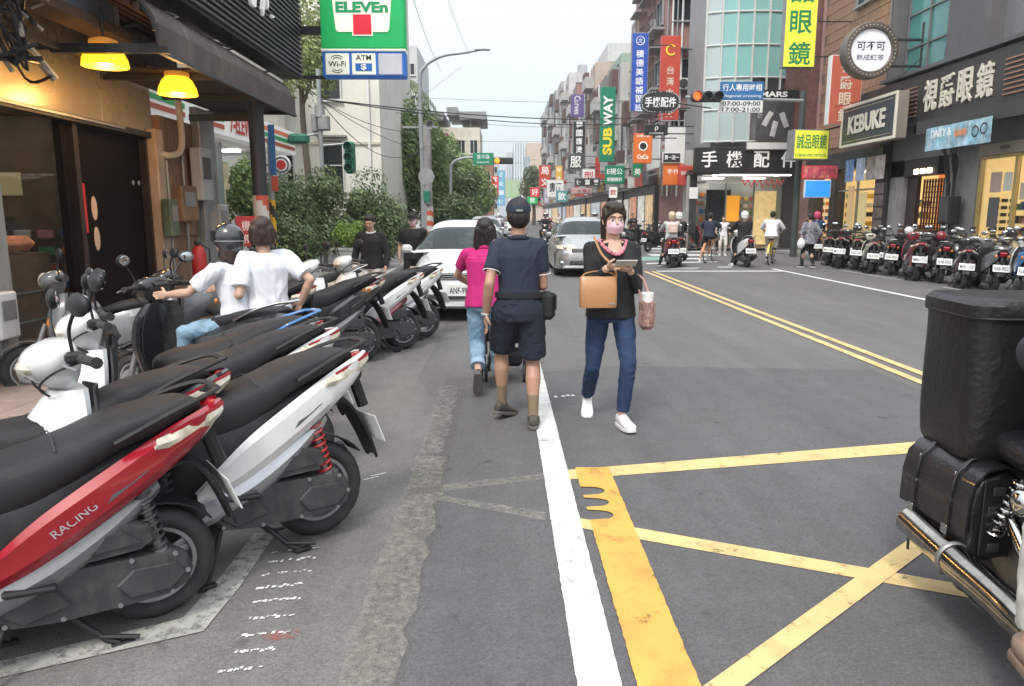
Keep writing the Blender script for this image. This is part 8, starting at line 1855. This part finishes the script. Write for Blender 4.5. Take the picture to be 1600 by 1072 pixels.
# ================================================================ cars
TYRW = RUB
CARG = glass_mat('car_glass', (0.02, 0.03, 0.03), see=0.35, rough=0.02)
def sect(w, z0, z1, wt, n=20):
    """car cross-section: full-width sides, rounded shoulders"""
    pts = []
    for k in range(n + 1):
        a = PI * k / n; x = w * math.copysign(abs(math.cos(a)) ** .35, math.cos(a)); z = z0 + (z1 - z0) * abs(math.sin(a)) ** .55; pts.append((x * (1 - (1 - wt / w) * max(0, (z - z0) / (z1 - z0)) ** 2.2), z))
    return pts + [(-w * .9, z0 - .03), (0, z0 - .04), (w * .9, z0 - .03)]
def car(label, x, y, rz, m, plate='', W=1.68, L=4.3, Hc=1.47, lod=0, group='cars on the road', front=True):
    """front at y=0, body towards +y"""
    e = empty('car', (x, y, 0), rz, label, 'car', group); hw = W / 2; s = W / 1.7
    T = [(0.0, .62, .34, .60, .54), (.05, .80, .26, .72, .72), (.16, .90, .22, .80, .82), (.45, .97, .20, .90, .87), (.95, 1.0, .19, 1.0, .90), (1.2, 1.0, .19, 1.03, .90), (2.4, 1.0, .19, 1.03, .90), (3.6, 1.0, .2, 1.05, .90), (4.05, .95, .24, 1.02, .86), (4.25, .84, .30, .92, .76), (4.3, .70, .36, .80, .64)]
    b = MB(); b.loft([[(px_, yy_ * L / 4.3, pz) for px_, pz in sect(w * hw, z0, z1 * Hc / 1.5, wt * hw)] for yy_, w, z0, z1, wt in catmull(T, 3)]); b.build('body', m, e, ang=32)
    # cabin: pillars and roof in paint, glass panels proud of it
    hc_ = Hc; C_ = [(1.05, .80, .98, 1.0), (1.85, .70, .98, 1.44), (2.2, .69, .98, 1.50), (3.0, .68, .98, 1.49), (3.6, .70, .98, 1.32), (4.1, .76, .98, 1.02)]
    def cab(yy_, wt, z0, z1, g=0.0):
        z0, z1 = z0 * hc_ / 1.5, z1 * hc_ / 1.5; q = []
        for k in range(13):
            a = PI * k / 12; q.append(((wt + .18 * (1 - (z1 - z0) / .52 * abs(math.sin(a)) ** .5)) * hw * s / s * math.copysign(abs(math.cos(a)) ** .45, math.cos(a)) * (1 + g), yy_ * L / 4.3, z0 + (z1 - z0 + g) * abs(math.sin(a)) ** .45))
        return q
    secs_ = []; N_ = 36
    for c in catmull(C_, 7):
        yy_, wt, z0, z1 = c; zz0, zz1 = z0 * hc_ / 1.5, z1 * hc_ / 1.5; q = []
        for k in range(N_ + 1):
            a = PI * k / N_; sn_ = abs(math.sin(a)) ** .5; q.append(((wt + .16 * (1 - (zz1 - zz0) / .52 * sn_)) * hw * math.copysign(abs(math.cos(a)) ** .42, math.cos(a)), yy_ * L / 4.3, zz0 + (zz1 - zz0) * sn_))
        secs_.append(q)
    groups_ = {}
    for i in range(len(secs_) - 1):
        for k in range(N_):
            yc = (secs_[i][k][1] + secs_[i + 1][k][1]) / 2 / L * 4.3; a = 180 * (k + .5) / N_; am = min(a, 180 - a)
            if am > 26 and 1.10 < yc < 1.80: nm = 'windscreen'
            elif am > 26 and 3.62 < yc < 4.05: nm = 'rear_window'
            elif 2 < am < 21 and (1.55 < yc < 2.42 or 2.52 < yc < 3.5): nm = 'side_window' + ('a' if a < 90 else 'b') + ('f' if yc < 2.47 else 'r')
            else: nm = 'cabin'
            groups_.setdefault(nm, []).append([secs_[i][k], secs_[i][k + 1], secs_[i + 1][k + 1], secs_[i + 1][k]])
    for nm, qs in groups_.items():
        vi, vs_, fs_ = {}, [], []
        for q in qs:
            f = []
            for v in q:
                kk = tuple(round(t, 5) for t in v)
                if kk not in vi: vi[kk] = len(vs_); vs_.append(v)
                if vi[kk] not in f: f.append(vi[kk])
            if len(f) > 2: fs_.append(tuple(f))
        b = MB(); b.add(vs_, fs_); b.build('side_window' if nm.startswith('side') else nm, m if nm == 'cabin' else CARG, e, ang=60)
    b = MB(); b.box((0, 2.6 * L / 4.3, .95 * hc_ / 1.5), (1.3 * s, 2.2, .1)); 
    for sg in (-1, 1): b.box((sg * .36 * s, 2.2 * L / 4.3, 1.08 * hc_ / 1.5), (.42, .14, .45), .05); b.box((sg * .36 * s, 3.2 * L / 4.3, 1.05 * hc_ / 1.5), (.42, .14, .4), .05)
    b.build('seats', BPL, e)
    z_ = hc_ / 1.5
    for sg in (-1, 1):
        b = MB(); b.box((sg * (hw + .09), 1.42 * L / 4.3, 1.04 * z_), (.17, .10, .13), .04); b.tube([(sg * (hw - .05), 1.42, .98 * z_), (sg * (hw + .05), 1.42, 1.0 * z_)], .02, 6); b.build('wing_mirror', m, e)
        for yy_ in (.82, 3.45):
            b = MB(); b.lathe([(0, -.06), (.06, -.07), (.19, -.05), (.205, -.09), (.205, .09), (0, .06)], 24, (sg * (hw - .11), yy_ * L / 4.3, .31), 'x')
            for k in range(5): a = k * 1.257; b.box((sg * (hw - .02), yy_ * L / 4.3 + .1 * math.cos(a), .31 + .1 * math.sin(a)), (.025, .05, .05), .008)
            o = b.build('wheel', ALU, e); b = MB(); b.lathe([(.20, -.09), (.28, -.10), (.31, -.07), (.31, .07), (.28, .10), (.20, .09)], 28, (sg * (hw - .11), yy_ * L / 4.3, .31), 'x', closed=True); b.build('tyre', RUB, o)
    if lod: 
        for sg in (-1, 1): b = MB(); b.ball((sg * .58 * s, .16, .70 * z_), (.18, .12, .09), 12, 8); b.build('headlight', LENSC, e)
        b = MB(); b.box((0, .02, .50), (1.0 * s, .06, .22), .02); b.build('grille', BPL, e)
        return e
    for sg in (-1, 1):
        rows = []
        for q in [k / 6 for k in range(7)]:
            xx = sg * (.40 + .40 * q) * s; yf = .035 + .40 * q ** 2.4; h_ = .085 * (1 - .35 * q)
            rows.append([(xx, yf - .012, .70 - .03 * (1 - q)), (xx, yf - .012 + .05, .70 + h_ * .7), (xx, yf + .11, .72 + h_ * 1.1)])
        b = MB(); b.sheet(rows if sg < 0 else [r[::-1] for r in rows], .02); b.build('headlight', LENSC, e, ang=60)
        b = MB(); b.ball((sg * .62 * s, .10, .74), (.045, .03, .035), 12, 8); b.build('projector', CHRM, e)
        b = MB(); b.ball((sg * .68 * s, .05, .36), (.07, .04, .045), 12, 8); b.build('fog_light', CHRM, e)
    b = MB(); b.box((0, .025, .665), (.92 * s, .06, .10), .02); b.build('upper_grille', BPL, e)
    for z in (.635, .665, .695): b = MB(); b.box((0, -.008, z), (.88 * s, .012, .012), .003); b.build('grille_bar', CHRM, e)
    b = MB(); b.lathe([(0, -.018), (.05, -.016), (.058, -.008), (0, 0)], 20, (0, -.005, .675), 'y'); b.build('badge', CHRM, e)
    b = MB(); b.box((0, .03, .36), (1.05 * s, .06, .16), .03); b.build('lower_grille', BPL, e)
    b = MB(); b.box((0, .0, .245), (1.35 * s, .10, .04), .015); b.build('bumper_lip', SILV, e)
    for sg in (-1, 1): b = MB(); b.tube([(sg * .12, 1.12, 1.03 * z_), (sg * .12 + .45, 1.16, 1.07 * z_)], .008, 5); b.build('wiper', BPL, e)
    b = MB(); b.tube([(-.62 * s, .9, .985 * z_ + .0), (-.45 * s, .3, .90 * z_)], .004, 4); b.tube([(.62 * s, .9, .985 * z_), (.45 * s, .3, .90 * z_)], .004, 4); b.build('bonnet_seam', BPL, e)['kind'] = 'stuff'
    if plate: plate_num(e, plate, (0, -.045, .475), (0, 0, 0), .38, .17)
    return e
CW = paint('car_white', (0.74, 0.75, 0.76)); CS = mat('car_silver', (0.42, 0.41, 0.40), 0.28, metal=0.75, var=0.04, coat=0.7)
car('white saloon car stopped behind the parked scooters, facing the camera', -.60, 10.65, R(1), CW, 'ANF-9905', W=1.66, Hc=1.45)
car('silver saloon car driving towards the camera behind the masked woman', 2.2, 18.4, R(-1), CS, 'BDK-3352', W=1.78, Hc=1.48)
CB_ = [paint('far_car_grey', (0.3, 0.3, 0.31)), CW, paint('far_car_black', (0.03, 0.03, 0.03)), P_DRED, CS, CW, paint('far_car_blue', (0.05, 0.1, 0.25)), CS]
for i, (x, y, lb) in enumerate(((-.8, 31, 'grey car farther back in the near lane'), (.9, 52, 'white car beyond the far crossing'), (-1.0, 58, 'black car in the distant left lane'), (1.1, 66, 'dark red car down the street'), (-.9, 74, 'silver car near the vanishing point'), (1.6, 84, 'small white car near the vanishing point'), (-.6, 96, 'tiny blue car near the vanishing point'), (1.2, 110, 'tiny silver car farthest away'))):
    car(lb, x, y, 0, CB_[i], lod=1)
# ================================================================ cruiser motorcycle at the frame edge, heading for the camera
LEA = mat('black_leather', (0.016, 0.016, 0.018), 0.33, var=0.15, bump=0.4, bscale=90, coat=0.25); NYL = mat('black_nylon', (0.012, 0.012, 0.013), 0.40, var=0.15, bump=0.5, bscale=35)
CHRM2 = mat('worn_chrome', (0.42, 0.40, 0.36), 0.16, metal=1.0, var=0.35, vscale=5, dirt=(0.10, 0.08, 0.05), dirt_amt=0.5)
mc = empty('motorcycle', (2.0, 2.62, 0), R(180), 'black cruiser motorcycle with chrome pipes and a leather saddlebag', 'motorcycle')
# local: x to the rider's... local +y is forward (towards the camera), local +x is screen left
b = MB(); r_, w_ = .31, .15
b.lathe([(0, -.05), (.05, -.06), (.18, -.04), (.215, -.06), (.215, .06), (.18, .04), (.05, .06), (0, .05)], 36, (0, 0, r_), 'x'); o = b.build('rear_wheel', ALU, mc)
b = MB(); b.lathe([(.255 + .055 * math.cos(a), .075 * math.sin(a)) for a in [-2.5 + 5.0 * k / 14 for k in range(15)]], 48, (0, 0, r_), 'x'); b.build('tyre', RUB, o, ang=60)
b = MB(); b.lathe([(0, -.05), (.18, -.04), (.225, -.05), (.225, .05), (.18, .04), (0, .05)], 36, (0, 1.55, .31), 'x'); o = b.build('front_wheel', ALU, mc); b = MB(); b.lathe([(.265 + .045 * math.cos(a), .06 * math.sin(a)) for a in [-2.5 + 5.0 * k / 14 for k in range(15)]], 40, (0, 1.55, .31), 'x'); b.build('tyre', RUB, o, ang=60)
b = MB(); b.sheet([[((q) * .10, .36 * math.cos(a), .31 + .36 * math.sin(a) - .02 * q * q) for q in (-1, -.5, 0, .5, 1)] for a in [R(20) + R(165) * k / 12 for k in range(13)]], .01); b.build('rear_mudguard', P_BLACK, mc)
b = MB(); b.box((0, .65, .38), (.30, .46, .34), .06)
for k in range(6): b.box((0.0, .72, .52 + k * .022), (.28 - .01 * k, .22, .010), .003)
b.build('engine', ENG, mc)
b = MB(); b.tube([(0, .95, .80), (0, .3, .62), (0, .1, .55)], .03, 8); b.tube([(0, .95, .78), (0, 1.0, .35), (0, .3, .22), (0, 0, .31)], .025, 8); b.build('frame', BPL, mc)
b = MB(); xs = MB(); b.loft([[(px_, yy_, pz) for px_, pz in sup(w, z0, z1, 16, .8)] for yy_, w, z0, z1 in catmull([(.48, .05, .72, .80), (.58, .13, .70, .88), (.78, .17, .70, .95), (.98, .13, .76, .94), (1.08, .05, .80, .88)], 4)]); b.build('fuel_tank', P_BLACK, mc, ang=50)
b = MB(); b.loft([[(px_, yy_, pz) for px_, pz in sup(w, z0, z1, 16, .6)] for yy_, w, z0, z1 in catmull([(-.25, .08, .66, .72), (-.1, .14, .64, .76), (.15, .15, .62, .73), (.38, .17, .62, .74), (.5, .12, .66, .76)], 4)]); b.build('seat', LEA, mc, ang=50)
for sg in (-1, 1):
    b = MB(); b.tube([(sg * .10, 1.55, .31), (sg * .10, 1.12, 1.0)], .027, 12); b.build('fork_leg', CHRM, mc)
    b = MB(); b.tube(catmull([(sg * .05, 1.1, 1.02), (sg * .28, 1.05, 1.10), (sg * .40, .88, 1.08)], 5), .014, 10); b.build('handlebar', CHRM, mc); b = MB(); b.tube([(sg * .36, .95, 1.09), (sg * .42, .84, 1.075)], .02, 10); b.build('grip', RUB, mc)
    b = MB(); b.tube([(sg * .3, 1.02, 1.1), (sg * .36, 1.02, 1.28)], .007, 6); b.ball((sg * .38, 1.02, 1.32), (.07, .02, .045), 12, 8); b.build('mirror', BPL, mc)
    p0, p1 = (sg * .155, .02, .36), (sg * .145, .14, .62); b = MB(); b.tube([p0, p1], .014, 8); b.build('shock_absorber', CHRM, mc); b = MB(); helix(b, p0, p1, .028, .006, 9); b.build('spring', CHRM, mc)
    b = MB(); b.sheet([[(sg * (.15 + .0), .1, .3)] * 2] * 2, 0); 
b = MB(); b.ball((0, 1.25, .92), (.09, .08, .09), 18, 12); b.build('headlight', CHRM, mc)
b = MB(); b.sheet([[((q) * .07, 1.55 + .35 * math.cos(a), .31 + .35 * math.sin(a)) for q in (-1, 0, 1)] for a in [R(30) + R(130) * k / 10 for k in range(11)]], .01); b.build('front_mudguard', P_BLACK, mc)
# twin chrome silencers on the near side
for k, (xo, zo, rr) in enumerate(((.28, .250, .062), (.22, .17, .046))):
    b = MB(); b.tube(catmull([(.18, .85, zo - .05), (xo, .62, zo - .06), (xo, .30, zo - .02), (xo, .02, zo), (xo, -.30, zo + .03)], 5), [.024] * 5 + [.030 + (rr - .030) * min(1, q / 4) for q in range(16)], 20, cap=False)
    b.tube([(xo, -.30, zo + .03), (xo, -.325, zo + .035)], [rr, rr * .8], 20); b.tube([(xo, -.29, zo + .03), (xo, -.05, zo + .005)], rr * .8, 16, cap=True); b.build('silencer', (CHRM2, BPL)[k], mc, ang=50)
    b = MB(); b.lathe([(rr + .001, -.012), (rr + .008, -.006), (rr + .008, .006), (rr + .001, .012)], 20, (xo, .0, zo + .003), 'y'); b.build('clamp', ALU, mc)
b = MB(); b.tube([(.14, .10, .44), (.21, .42, .27), (.20, .55, .25)], [.030, .030, .026], 14); b.box((.19, .40, .28), (.06, .11, .05), .012); b.build('foot_hanger', CHRM, mc, ang=50)
b = MB(); b.ball((.19, .20, .56), (.035, .05, .05), 16, 10); b.lathe([(.03, 0), (.045, .01), (.03, .02)], 16, (.19, .2, .56), 'x', closed=True); b.build('rear_indicator', CHRM, mc)
# saddlebag with straps
sb = empty('saddlebag', (1.835, 2.80, .235), R(183), 'black leather saddlebag with buckled straps slung over the chrome pipes', 'bag')
b = MB(); secs = []
for yy_ in catmull([(-.20, .86), (-.17, .98), (0, 1.0), (.17, .98), (.20, .86)], 3):
    f = yy_[1]; secs.append([(px_ * f, yy_[0], .155 + (pz - .155) * f) for px_, pz in [(-.075, .02), (.055, .0), (.085, .03), (.095, .16), (.085, .23), (.06, .27), (-.03, .29), (-.075, .28)]])
b.loft(secs); b.build('bag_body', LEA, sb, ang=35); sb.scale = (1.05, 1.0, 1.27)
b = MB(); b.sheet([[(px_ * 1.04, yy_ * 1.045, pz) for px_, pz in ((-.075, .292), (-.02, .312), (.045, .30), (.088, .262), (.104, .20), (.107, .12), (.106, .09))] for yy_ in [-.2 + .4 * k / 8 for k in range(9)]], .008); lid = b.build('lid', LEA, sb, ang=50)
for yy_ in (-.11, .11):
    b = MB(); b.tube([(px_ * 1.08, yy_, pz) for px_, pz in ((-.075, .300), (-.02, .321), (.045, .309), (.092, .268), (.107, .20), (.111, .12), (.110, .02), (.108, -.06))], .010, 6, flat=.35)
    o = b.build('strap', LEA, sb); b = MB(); b.box((.124, yy_, .09), (.008, .035, .03), .003); b.build('buckle', CHRM, o)
    for zz in (.265, .18): b = MB(); b.ball((.112 if zz < .2 else .098, yy_, zz), .007, 8, 6); b.build('rivet', CHRM, o)
b = MB()
for k, zz in enumerate((.235, .175, .115, .06)): b.box((0, .212, zz), (.045 if k != 1 else .07, .006, .028), .006)
b.build('embossed_mark', mat('emboss_grey', (0.05, 0.05, 0.052), 0.35), sb)['kind'] = 'stuff'
b = MB(); b.box((-.005, .208, .15), (.12, .008, .24), .012); b.build('end_panel', LEA, sb)
# soft top box
tb = empty('top_box', (2.06, 2.86, .615), R(176), 'tall black soft-sided delivery box strapped behind the rider', 'box')
b = MB(); secs = []
for z, w_, d_ in catmull([(0, .275, .20), (.04, .29, .215), (.25, .295, .222), (.50, .30, .22), (.56, .30, .22)], 3): secs.append([(w_ * math.copysign(abs(math.cos(a)) ** .3, math.cos(a)), d_ * math.copysign(abs(math.sin(a)) ** .3, math.sin(a)), z) for a in [2 * PI * k / 28 for k in range(28)]])
b.loft(secs); tb.scale = (1, 1, 1.02); o = b.build('box_body', NYL, tb, ang=40)
for v in o.data.vertices: v.co += Vector(v.normal) * .006 * noise.noise(v.co * 9)
b = MB(); b.loft([[(w_ * math.copysign(abs(math.cos(a)) ** .3, math.cos(a)), w_ * .74 * math.copysign(abs(math.sin(a)) ** .3, math.sin(a)), z) for a in [2 * PI * k / 28 for k in range(28)]] for z, w_ in ((.545, .305), (.55, .312), (.59, .312), (.61, .29))]); b.build('lid', NYL, tb, ang=40)
b = MB(); b.tube([(.306 * math.copysign(abs(math.cos(a)) ** .3, math.cos(a)), .227 * math.copysign(abs(math.sin(a)) ** .3, math.sin(a)), .545) for a in [2 * PI * k / 40 for k in range(41)]], .006, 6); b.build('zip', BPL, tb)
b = MB(); b.box((0, 0, -.025), (.4, .36, .04), .01); b.build('mounting_rack', BPL, tb)
make_person('rider of the cruiser motorcycle, only a dark sleeve, pale trousers and tan shoe in view', 1.74, (2.05, 2.40, 0), R(180), dict(hip=(0, 0, .80), lean=4, aL=(-.25, .22, .24), aR=(.42, .34, .24), kL=(-.6, 1, .3), kR=(1.0, 1, .3), wL=(-.38, .45, 1.08), wR=(.38, .45, 1.08), eL=(-1, -.2, -.4), eR=(1, -.2, -.4)),
    dict(hair='short', helmet=GH, top=cloth('charcoal_jacket', (0.03, 0.032, 0.04)), sleeve=1.9, slr=.08, fat=1.15, hem=-.05, pantm=cloth('pale_trousers', (0.55, 0.55, 0.50)), cuff=.9, shoe=mat('tan_shoe', (0.36, 0.25, 0.19), 0.6), sole=mat('tan_sole', (0.25, 0.17, 0.12), 0.7)), vox=.012)
# thin street haze
hz = bpy.data.materials.new('haze_air'); hz.use_nodes = True
hn = hz.node_tree.nodes; hn.remove(hn['Principled BSDF'])
pv = hn.new('ShaderNodeVolumePrincipled'); pv.inputs['Density'].default_value = 0.0008; pv.inputs['Color'].default_value = (0.9, 0.95, 1, 1); pv.inputs['Anisotropy'].default_value = 0.3
hz.node_tree.links.new(pv.outputs[0], hn['Material Output'].inputs['Volume'])
b = MB(); b.box((20, 820, 18.0), (2600, 2400, 38.5)); tag(b.build('haze', hz, ang=0), kind='stuff')
bpy.data.scenes.remove(TS)
